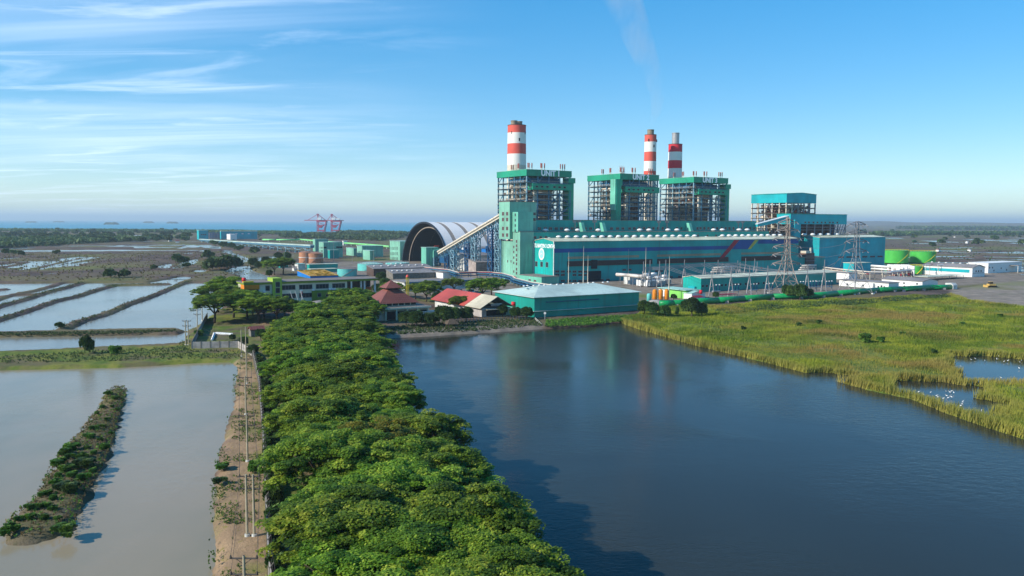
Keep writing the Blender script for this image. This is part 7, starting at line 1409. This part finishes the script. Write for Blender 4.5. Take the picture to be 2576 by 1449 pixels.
# small bushes as single leafy meshes
def bush_mesh(seed, mat, R=1.2, H=1.8, n=1500, size=.26):
    me = blob(seed, R, H, n, size, mat, .0, 9, 'bush'); return me
BSH = {m_: [bush_mesh(s, m_) for s in (21, 22)] for m_ in ('leaf_fresh', 'leaf_dark', 'leaf_mangrove')}
def bush(X, Y, label, mat='leaf_fresh', s=1., i=0, group=None, z=0., cat='bush', name='bush', sz=None):
    o = obj(name, BSH[mat][i % 2]); o.location = (X, Y, z); o.scale = (s, s, sz or s); o.rotation_euler = (0, 0, i * 2.1); return tag(o, label, cat, group)
isl = [(645,368,1.3),(690,395,1.2),(608,445,.9),(670,440,.8),(560,575,1.2),(530,625,1.3),(600,640,.9),(430,695,1.7),(385,725,1.6),(348,790,1.7),(415,745,1.2),(500,800,2.1),(490,745,1.3),(400,825,1.6),(345,855,1.0),(430,855,1.2),(500,870,1.4),(395,950,2.2),(330,900,1.2),(285,960,1.0),(315,990,1.0),(250,970,1.0),(202,1048,1.2),(268,1035,1.0),(312,1055,1.0),(182,1105,1.1),(262,1108,1.0),(157,1035,.7),(112,1115,1.0),(375,1190,1.7),(60,1180,1.4),(345,1110,.8),(620,690,1.3),(560,720,1.0),(640,520,1.0),(610,560,.9),(700,460,.9),(580,480,.8),(460,800,1.0),(555,830,1.1),(30,1200,1.0),(400,1215,1.0),(660,600,.8),(520,690,.9)]
for i, (x, y, s) in enumerate(isl):
    X, Y = KG('D5', x, y - 6, .2)
    zn = 'at the far tip' if y < 470 else 'in the far half' if y < 720 else 'in the widest middle part' if y < 920 else 'in the near half' if y < 1090 else 'at the near end'
    kind = 'big' if s >= 1.6 else 'middle sized green' if s >= 1.1 else 'small pale green'
    bush(X, Y, '%s bush on the islet %s, %s side' % (kind, zn, 'left' if x < 130 + (1250 - y) * .52 + 40 else 'right'), 'leaf_dark' if s > 1.9 else 'leaf_fresh', s * (.66 if s > 1.1 else .55), i, 'bushes on the fish pond islet', -.1, sz=s * .45)
rr = random.Random(6)
isc = MB(); NSC = []
def scatter(name, label, cat, fn, n, size, mat, hgt, seed, z0=0.):
    r = np.random.RandomState(seed); out = []
    while len(out) < n:
        p = fn(r)
        if p is not None: out.append(p)
    A = np.array(out); k = 10; m_ = len(A) * k; idx = np.repeat(np.arange(len(A)), k); sc_ = (.5 + r.rand(len(A)))[idx]
    C = np.stack([A[idx, 0] + r.randn(m_) * .22 * hgt * sc_, A[idx, 1] + r.randn(m_) * .22 * hgt * sc_, z0 + r.rand(m_) * hgt * sc_ * .8], 1)
    me = quads(name, C, size * (.6 + .8 * r.rand(m_)), r.rand(m_) * 6.28, .7 + r.randn(m_) * .5, np.clip(.5 + .25 * r.randn(len(A))[idx] + .1 * r.randn(m_), 0, 1), mat)
    o = obj(name, me); tag(o, label, cat, None, 'stuff'); return o
def in_poly(poly):
    P = np.array(poly); lo, hi = P.min(0), P.max(0)
    def f(r):
        x, y = lo[0] + r.rand() * (hi[0] - lo[0]), lo[1] + r.rand() * (hi[1] - lo[1]); return (x, y) if inside(x, y, poly) else None
    return f
scatter('weeds', 'low green and brown weeds covering the islet', 'weeds', in_poly(ISLE), 1700, .15, 'leaf_dry', .42, 1, -.15)
scatter('weeds', 'green tufts among the dry scrub of the islet', 'weeds', in_poly(ISLE), 420, .18, 'leaf_fresh', .5, 11, -.15)
PI = gp([(588,930),(584,1000),(564,1080),(546,1150),(530,1200),(528,1300),(524,1449),(505,1600),(690,1600),(668,1449),(656,1100),(646,960),(630,900),(600,908)], 0)
def pathw(r):
    p = in_poly(PI)(r)
    if p is None: return None
    t = float(fbm(np.array([p[0] * .25]), np.array([p[1] * .25]), 5)[0]); return p if t > .50 else None
scatter('weeds', 'scattered tufts of grass on the dirt path', 'weeds', pathw, 1300, .13, 'leaf_fresh', .32, 2)
scatter('weeds', 'grass and weeds on the bank before the white wall', 'weeds', in_poly(gp([(0,896),(440,872),(475,842),(490,880),(600,882),(612,900),(560,902),(300,908),(0,915)], 0)), 900, .22, 'leaf_mangrove', .5, 3)
scatter('weeds', 'green undergrowth on the lake bank beneath the warehouse', 'weeds', in_poly(gp([(1370,822),(1375,806),(1605,792),(1640,800),(1570,808),(1480,818)], 0)), 1700, .3, 'leaf_fresh', .7, 4)
scatter('weeds', 'undergrowth along the green pipe and marsh edge', 'weeds', in_poly(gp([(1800,782),(1900,769),(2130,757),(2390,741),(2390,750),(2100,770),(1900,782),(1800,794)], 0)), 2600, .4, 'leaf_mangrove', .7, 5)
scatter('weeds', 'weedy growth on the mud bunds between the fish ponds', 'weeds', lambda r: (lambda b, t, k: (b[k][0] + (b[k + 1][0] - b[k][0]) * t + r.randn() * 1.2, b[k][1] + (b[k + 1][1] - b[k][1]) * t + r.randn() * 1.2))(*(lambda b: (b, r.rand(), r.randint(0, len(b) - 1)))(BUNDS[r.randint(0, 3)])), 1500, .25, 'leaf_mangrove', .4, 6, -.1)
scatter('weeds', 'grassy top of the long bund below the square ponds', 'weeds', in_poly(gp([(0,836),(200,834),(440,829),(446,834),(300,839),(0,843)], 0)), 1100, .25, 'leaf_mangrove', .4, 7, -.1)
for i, (x, y, s, m_, lab) in enumerate(((219, 890, 1.7, 'leaf_dark', 'lone small tree on the grassy bund at the left'), (290, 890, 1.5, 'leaf_fresh', 'low bush right of the lone tree on the bund'), (640, 1187, 1.1, 'leaf_fresh', 'leafy bush growing against the wall on the dirt path'), (560, 1180, 1.0, 'leaf_fresh', 'flat weedy clump on the pond edge of the path'), (553, 1215, 1.0, 'leaf_mangrove', 'second flat weedy clump on the pond edge below'), (500, 845, 1.3, 'leaf_fresh', 'bush beside the twin pole left of the garden'), (150, 826, 1.4, 'leaf_mangrove', 'bare scrubby bush on the bund crossing in the ponds'))):
    X, Y = G(x, y); bush(X, Y, lab, m_, s, i, None, -.1, 'tree' if i == 0 else 'bush', 'small_tree' if i == 0 else 'bush', s * (1.9 if i == 0 else .6 if i in (3, 4) else 1))
for i, (x, y, s) in enumerate(((1870, 832, 1.6), (2175, 862, 3.0), (2215, 862, 1.9), (2010, 820, 1.4), (2060, 815, 1.6), (2270, 845, 1.5), (2350, 890, 1.4), (2420, 820, 1.6), (2515, 800, 1.7))):
    X, Y = G(x, y); bush(X, Y, 'dark bush standing alone in the reed marsh, %s' % ['farthest left', 'largest, beside the pool', 'right beside the largest one', 'centre left pair', 'centre right pair', 'right of centre', 'near the egret pool', 'high up towards the lot', 'close to the grey lot'][i], 'leaf_fresh' if i % 3 else 'leaf_dark', s * .62, i, 'bushes in the reed marsh')
# hedge of climbers behind the wall
HD = [G(x, y) for x, y in ((740, 1700), (700, 1449), (679, 1110), (668, 975), (652, 910))]
def on_line(P, t):
    seg = [math.dist(a, b_) for a, b_ in zip(P, P[1:])]; d = t * sum(seg)
    for a, b_, l in zip(P, P[1:], seg):
        if d <= l: return (a[0] + (b_[0] - a[0]) * d / l, a[1] + (b_[1] - a[1]) * d / l)
        d -= l
    return P[-1]
for i in range(44):
    X, Y = on_line(HD, (i + .5) / 44); s = 1.0 + .5 * rr.random()
    if i % 9 == 7: continue
    z = 'nearest part' if Y < 85 else 'near half' if Y < 120 else 'middle' if Y < 160 else 'far half' if Y < 200 else 'far end by the wall corner'
    bush(X - .2, Y, 'dark hedge shrub climbing behind the concrete wall, ' + z, 'leaf_dark', s * .75, i, 'hedge shrubs behind the wall', 0, 'shrub', 'hedge_shrub', s * 1.25)
# distant trees: mangroves and scrub towards the coast, each a tree of its own
FARM = [blob(s, 5.5, 7.5, 420, 1.7, 'leaf_mangrove', .05, 9, 'mangrove_tree') for s in (31, 32, 33)]
def fartree(X, Y, s, i, lab, grp): o = obj('mangrove_tree', FARM[i % 3]); o.location = (X, Y, 0); o.scale = (s, s, s * .9); o.rotation_euler = (0, 0, i); return tag(o, lab, 'tree', grp)
n = 0
while n < 240:
    px_ = rr.uniform(-120, 478) if n % 6 else rr.uniform(640, 1020); py = 580 + 30 * rr.random() ** .8; X, Y = G(px_, py)
    if inside(X, Y, SEA): continue
    if px_ > 600 and py > 606: continue
    fartree(X, Y, (.95 + rr.random() * .9) * (1 if px_ < 500 else .5), n, 'rounded green mangrove tree on the coastal flats left of the far teal sheds' if px_ < 500 else 'rounded green mangrove tree on the flats beyond the pipeline, below the red cranes', 'mangrove trees towards the coast'); n += 1
for i in range(34):
    px_, py = [(rr.uniform(2230, 2576), rr.uniform(588, 622)), (rr.uniform(2150, 2400), rr.uniform(580, 596))][i % 2]; X, Y = G(px_, py); fartree(X, Y, .9 + rr.random(), i, 'dark rounded tree on the brown flats behind the green tanks', 'trees on the right hand flats')
for i, (k, x, y, s) in enumerate((('D4',1920,600,1.2),('D4',1970,595,1.0),('D4',2230,545,1.3),('D4',2300,670,1.6),('D4',2360,660,1.6),('D4',2430,650,1.6),('D4',2500,640,1.5),('D4',2000,640,.7),('D4',1180,750,.9),('D4',1350,745,.9),('D4',150,500,.9),('D4',60,495,.9),('D4',220,505,.8),('D4',610,495,.8),('D4',1900,570,1.0),('D4',1660,660,.6),('C8',520,600,1.3),('C8',680,640,1.3),('C8',800,650,1.3),('C8',940,690,1.2),('C8',1180,740,1.2),('C8',850,590,1.2),('C8',560,930,1.3),('C8',700,960,1.3))):
    X, Y = G(*K(k, x, y)); fartree(X, Y, s, i, 'scrubby green tree beside the winding creek on the mud flats', 'scrub trees by the creek')
# coastal forest belt and far-off woods: one mass each
def belt(pts, dep, hgt, size, n, seed, lab):
    r = np.random.RandomState(seed); t = r.rand(n) * (len(pts) - 1); k = t.astype(int); f = (t - k)[:, None]; P = np.array(pts); A = P[k] * (1 - f) + P[np.minimum(k + 1, len(pts) - 1)] * f
    h = hgt * (.55 + .6 * fbm(A[:, 0] / 60, A[:, 1] / 60, seed)); C = np.stack([A[:, 0] + r.randn(n) * 4, A[:, 1] - r.rand(n) * dep, r.rand(n) ** .6 * h], 1)
    o = obj('forest', quads('forest', C, size * (.7 + .6 * r.rand(n)), r.rand(n) * 6.28, .6 + r.randn(n) * .5, np.clip(.45 + .2 * r.randn(n), 0, 1), 'leaf_mangrove')); tag(o, lab, 'forest', None, 'stuff')
belt([G(x, y) for x, y in ((-800, 579), (0, 579), (250, 580.5), (500, 582.5), (640, 584.5), (760, 587))], 260, 8, 5, 22000, 1, 'dark forest belt along the sea shore')
belt([G(x, y) for x, y in ((880, 588), (960, 589), (1030, 592))], 200, 12, 6, 5000, 2, 'low dark woods behind the vault along the shore')
belt([G(x, y) for x, y in ((2180, 592), (2300, 589), (2420, 590), (2700, 591))], 160, 13, 7, 9000, 3, 'thin tree line across the right hand flats')
belt([G(x, y) for x, y in ((2250, 576), (2420, 577), (2560, 577.5), (2800, 578))], 500, 22, 13, 9000, 4, 'far dark woods near the horizon at the right')
MT['hut_white'] = MT['white']
for i in range(26):                                     # tiny houses on the far flats
    px_, py = (rr.uniform(2380, 2560), rr.uniform(571, 575)) if i < 14 else (rr.uniform(2250, 2560), rr.uniform(583, 640)) if i < 19 else (rr.uniform(20, 600), rr.uniform(596, 612))
    X, Y = G(px_, py); sz = 9 + Y * .0012 if i < 14 else 6
    T = thing('house', ('distant white village house on the horizon at the right' if i < 14 else 'tiny white hut on the brown flats behind the green tanks' if i < 19 else 'tiny white hut among the coastal trees on the left'), 'house', (X, Y, 0), rr.random(), 'far away houses')
    b = MB(); b.box(0, sz, 0, sz * .7, 0, sz * .45); b.build('wall', 'white', T); b = MB(); b.ext_x([(-.4, sz * .45), (sz * .35, sz * .75), (sz * .7 + .4, sz * .45)], -.4, sz + .4); b.build('roof', ['tile_brown', 'white', 'roof_grey'][i % 3], T)
belt([G(x, y) for x, y in ((-300, 600), (0, 601), (120, 603), (250, 604), (330, 602), (440, 601))], 900, 8, 4.5, 30000, 5, 'scattered low mangrove scrub between the coastal trees')
belt([G(x, y) for x, y in ((800, 591), (880, 593), (1020, 597))], 380, 8, 5, 7000, 6, 'low scrub on the flats below the red cranes')
scatter('scrub', 'low dark scrub dotted over the brown flats on the left', 'scrub', in_poly(gp([(-200,640),(300,636),(560,632),(700,650),(640,690),(560,700),(300,706),(-200,706)], 0)), 2200, .7, 'leaf_dry', .7, 8)
scatter('scrub', 'low brown scrub over the flats far to the right', 'scrub', in_poly(gp([(2235,610),(2700,606),(2900,690),(2600,690),(2380,655),(2260,640)], 0)), 350, 1.1, 'leaf_mangrove', 1.0, 9)
scatter('weeds', 'grass tufts in the yards between warehouse and mosque', 'weeds', in_poly(gp([(930,840),(990,822),(1100,812),(1350,802),(1365,820),(1200,832),(1000,842)], 0)), 1500, .3, 'leaf_mangrove', .6, 10)
# ---- reed marsh: thousands of upright blades, taller and straw coloured at the water's edge
def reed_mat():
    M = Mat('reed_blades'); at = M.attr('tint'); geo = M.n.new('ShaderNodeNewGeometry')
    a = M.n.new('ShaderNodeTexNoise'); a.inputs['Scale'].default_value = .022; a.inputs['Detail'].default_value = 5; M.l.new(geo.outputs['Position'], a.inputs['Vector'])
    b_ = M.n.new('ShaderNodeTexNoise'); b_.inputs['Scale'].default_value = .09; b_.inputs['Detail'].default_value = 4; M.l.new(geo.outputs['Position'], b_.inputs['Vector'])
    g_ = M.mix(M.maprange(b_.outputs[0], .38, .66), srgb(92, 118, 34), srgb(150, 158, 52)); g_ = M.mix(M.maprange(a.outputs[0], .48, .62), g_, srgb(146, 128, 70)); c_ = M.n.new('ShaderNodeTexNoise'); c_.inputs['Scale'].default_value = .045; c_.inputs['Detail'].default_value = 6; M.l.new(geo.outputs['Position'], c_.inputs['Vector']); g_ = M.mix(M.math('MULTIPLY', M.maprange(c_.outputs[0], .53, .66), .75), g_, srgb(66, 92, 34)); g_ = M.mix(at.outputs['Fac'], g_, srgb(170, 158, 84))
    M.l.new(g_, M.b.inputs['Base Color']); M.set(.8, 0, .1); t = M.n.new('ShaderNodeBsdfTranslucent'); M.l.new(g_, t.inputs[0]); mx_ = M.n.new('ShaderNodeMixShader'); mx_.inputs[0].default_value = .3
    M.l.new(M.b.outputs[0], mx_.inputs[1]); M.l.new(t.outputs[0], mx_.inputs[2]); M.l.new(mx_.outputs[0], M.out.inputs['Surface']); return M.m
MT['reed'] = reed_mat()
r = np.random.RandomState(8); MP = np.array(MARSH); NB = 1700000
X = MP[:, 0].min() + r.rand(NB) * (MP[:, 0].max() - MP[:, 0].min()); Y = MP[:, 1].min() + r.rand(NB) ** 1.0 * (MP[:, 1].max() - MP[:, 1].min())
inv = sdist(X, Y, MARSH) > -1.0; inv &= X < Y * .86 + 60
X, Y = X[inv], Y[inv]; wd_ = sdist(X, Y, LAKE)
for p in MARSHP: wd_ = np.maximum(wd_, sdist(X, Y, p) + 2.6 + 2.2 * (fbm(X * .35, Y * .35, 3) - .47) * 3)
wd_ = np.maximum(wd_, sdist(X, Y, LOT) + 2)
ds = -wd_ ; k = (ds > -.3); edge = np.clip(1 - ds / 4.5, 0, 1)
dens = np.clip(.30 + .9 * edge + (fbm(X * .08, Y * .08, 15) - .38) * 2.2, .10, 1) * np.where(Y < 300, 1, .8)
k &= r.rand(len(X)) < dens; X, Y, edge = X[k], Y[k], edge[k]; n = len(X)
hN = fbm(X * .09, Y * .09, 33); hh_ = (.35 + 2.6 * np.clip(hN - .34, 0, 1)) * (.7 + .6 * r.rand(n)) + edge * 1.15
hh_ *= np.clip((770 - Y) / 300, .5, 1)
wv_ = (.085 + .07 * r.rand(n)) * np.clip(Y / 230, .8, 2.2); a = r.rand(n) * 6.283; lx_, ly_ = r.randn(n) * .22 * hh_ + .15 * hh_, r.randn(n) * .22 * hh_
ca_, sa_ = np.cos(a) * wv_, np.sin(a) * wv_; z0 = np.full(n, -.35) - edge * .5
P = np.stack([np.stack([X - ca_, Y - sa_, z0], 1), np.stack([X + ca_, Y + sa_, z0], 1), np.stack([X + lx_, Y + ly_, z0 + .35 + hh_], 1)], 1).reshape(-1, 3).astype(np.float32)
me = bpy.data.meshes.new('reeds'); me.vertices.add(3 * n); me.vertices.foreach_set('co', P.ravel()); me.loops.add(3 * n); me.loops.foreach_set('vertex_index', np.arange(3 * n, dtype=np.int32)); me.polygons.add(n)
me.polygons.foreach_set('loop_start', np.arange(0, 3 * n, 3, dtype=np.int32)); me.polygons.foreach_set('loop_total', np.full(n, 3, np.int32)); me.update(calc_edges=True)
at_ = me.attributes.new('tint', 'FLOAT', 'POINT'); at_.data.foreach_set('value', np.repeat(np.clip(edge * .55 + .12 * r.randn(n) + .08, 0, .9), 3).astype(np.float32)); me.materials.append(MT['reed'])
tag(obj('reeds', me), 'tall green and straw coloured reeds covering the marsh beside the lake', 'reeds', None, 'stuff')
# ---- egrets
def egret():
    b = MB(); vs = []; prof = [(-.42, .03, .52), (-.25, .13, .56), (0, .17, .62), (.18, .13, .68), (.28, .06, .76), (.30, .045, .9), (.36, .04, 1.0), (.44, .055, 1.04), (.52, .02, 1.02)]; m_ = 8
    for x, r_, z in prof:
        for j in range(m_): a = 2 * math.pi * j / m_; vs.append((x, r_ * math.cos(a), z + r_ * math.sin(a)))
    fs = [(i * m_ + j, i * m_ + (j + 1) % m_, (i + 1) * m_ + (j + 1) % m_, (i + 1) * m_ + j) for i in range(len(prof) - 1) for j in range(m_)] + [tuple(range(m_ - 1, -1, -1)), tuple((len(prof) - 1) * m_ + j for j in range(m_))]
    b.add(vs, fs); return b
T0 = thing('egret', 'x', 'bird'); egret().build('body', 'bird', T0, True); b = MB(); b.tube((.5, 0, 1.02), (.68, 0, .99), .02, .004, 5); b.build('beak', 'beak', T0)
for y in (-.06, .06): b = MB(); b.tube((.02, y, .5), (.0, y, 0), .018, .014, 5); b.build('leg', 'crossarm', T0)
bp = [(1855,630),(1915,628),(1918,645),(1945,645),(1990,632),(1975,655),(2028,650),(2035,660),(2088,625),(2110,630),(2122,622),(2135,632),(2090,652),(2070,668),(2100,665),(2120,660),(2028,685),(2055,690),(2085,700),(2192,688),(2188,700),(2180,715),(2310,745),(2312,758),(2300,795),(2432,538),(2340,625),(1955,480),(1850,532),
      (2395,378),(2418,382),(2440,385),(2492,378),(2495,405),(2510,408),(2530,410),(2450,435),(2475,430),(2405,420),(2545,478),(2550,440),(2270,418),(2330,432),(2245,425),(2180,465),(2560,430),(2415,400),(2465,395)]
for i, (x, y) in enumerate(bp):
    X, Y = KG('D8', x, y, -.9); o = T0 if i == 0 else copy_tree(T0); o.location = (X, Y, -.88); o.rotation_euler = (0, 0, rr.random() * 6.28); s = .55 + .15 * rr.random(); o.scale = (s, s, s)
    o['label'] = ('white egret standing in the near marsh pool, ' + ('left group' if x < 2000 else 'centre group' if x < 2150 else 'right end')) if y > 500 else ('white egret on the edge of the far marsh pool, ' + ('left part' if x < 2350 else 'middle part' if x < 2480 else 'right part')); o['group'] = 'white egrets in the marsh'
# ---- smoke: thin plume over UNIT 2, small steam puff
def smoke(name, lab, profile, dens, loc, nscale, seedw):
    b = MB(); vs = []; m_ = 14
    for z, x, y, r_ in profile:
        for j in range(m_): a = 2 * math.pi * j / m_; vs.append((x + r_ * math.cos(a), y + r_ * .8 * math.sin(a), z))
    n_ = len(profile); b.add(vs, [(i * m_ + j, i * m_ + (j + 1) % m_, (i + 1) * m_ + (j + 1) % m_, (i + 1) * m_ + j) for i in range(n_ - 1) for j in range(m_)] + [tuple(range(m_ - 1, -1, -1)), tuple((n_ - 1) * m_ + j for j in range(m_))])
    mt = bpy.data.materials.new(name); mt.use_nodes = True; nn = mt.node_tree.nodes; ll = mt.node_tree.links; nn.remove(nn['Principled BSDF']); pv = nn.new('ShaderNodeVolumePrincipled'); pv.inputs['Color'].default_value = (1, 1, 1, 1)
    tcn = nn.new('ShaderNodeTexCoord'); mp = nn.new('ShaderNodeMapping'); mp.inputs['Scale'].default_value = nscale; ll.new(tcn.outputs['Object'], mp.inputs[0]); nz = nn.new('ShaderNodeTexNoise'); nz.inputs['Scale'].default_value = 1; nz.inputs['Detail'].default_value = 3; ll.new(mp.outputs[0], nz.inputs[0])
    mr = nn.new('ShaderNodeMapRange'); mr.inputs[1].default_value = .42; mr.inputs[2].default_value = .7; mr.inputs[4].default_value = dens; ll.new(nz.outputs[0], mr.inputs[0]); sx = nn.new('ShaderNodeSeparateXYZ'); ll.new(tcn.outputs['Object'], sx.inputs[0]); fz = nn.new('ShaderNodeMapRange'); fz.interpolation_type = 'SMOOTHSTEP'; fz.inputs[1].default_value = profile[-1][0] - 1; fz.inputs[2].default_value = profile[-1][0] * .62; ll.new(sx.outputs[2], fz.inputs[0]); mm = nn.new('ShaderNodeMath'); mm.operation = 'MULTIPLY'; ll.new(mr.outputs[0], mm.inputs[0]); ll.new(fz.outputs[0], mm.inputs[1]); ll.new((mm if profile[-1][0] > 50 else mr).outputs[0], pv.inputs['Density']); ll.new(pv.outputs[0], nn['Material Output'].inputs['Volume'])
    o = b.build(name, mt); o.location = loc; tag(o, lab, name.replace('_', ' '), None, 'stuff'); return o
cx2 = W(c2s, 112, 0)
prof = []
for i in range(11):
    t = i / 8; px_, py = [(1638, 318), (1650, 285), (1655, 240), (1645, 200), (1625, 150), (1605, 100), (1585, 50), (1565, 0), (1550, -60), (1530, -140), (1515, -230)][i]; q3 = atY(px_, py, cx2[1]); prof.append((q3[2], q3[0] - cx2[0], 0, 1.6 + 19 * t ** .9))
smoke('smoke', 'faint pale smoke plume drifting up from the slim middle chimney', prof, .026, (cx2[0], cx2[1], 0), (.05, .05, .025), 1)
q0 = atY(1568, 432, W(130, 80)[1]); smoke('steam', 'small white steam puff above the UNIT 2 roof box', [(-3, 0, 0, 1.2), (0, -1, 0, 2.6), (3, -1.5, 0, 2.8), (5, -.5, 0, 1.2)], 1.1, (q0[0], q0[1], q0[2] + .5), (.3, .3, .3), 2)
# ------------------------------------------------------------------ air
b = MB(); b.box(-46000, 46000, -400, 61000, -8, 260)
hzm = bpy.data.materials.new('haze'); hzm.use_nodes = True; nn = hzm.node_tree.nodes; nn.remove(nn['Principled BSDF'])
pv = nn.new('ShaderNodeVolumePrincipled'); pv.inputs['Color'].default_value = (.70, .88, 1.0, 1); pv.inputs['Density'].default_value = .000075; pv.inputs['Anisotropy'].default_value = .1
hzm.node_tree.links.new(pv.outputs[0], nn['Material Output'].inputs['Volume'])
o = b.build('haze', hzm); tag(o, kind='stuff')
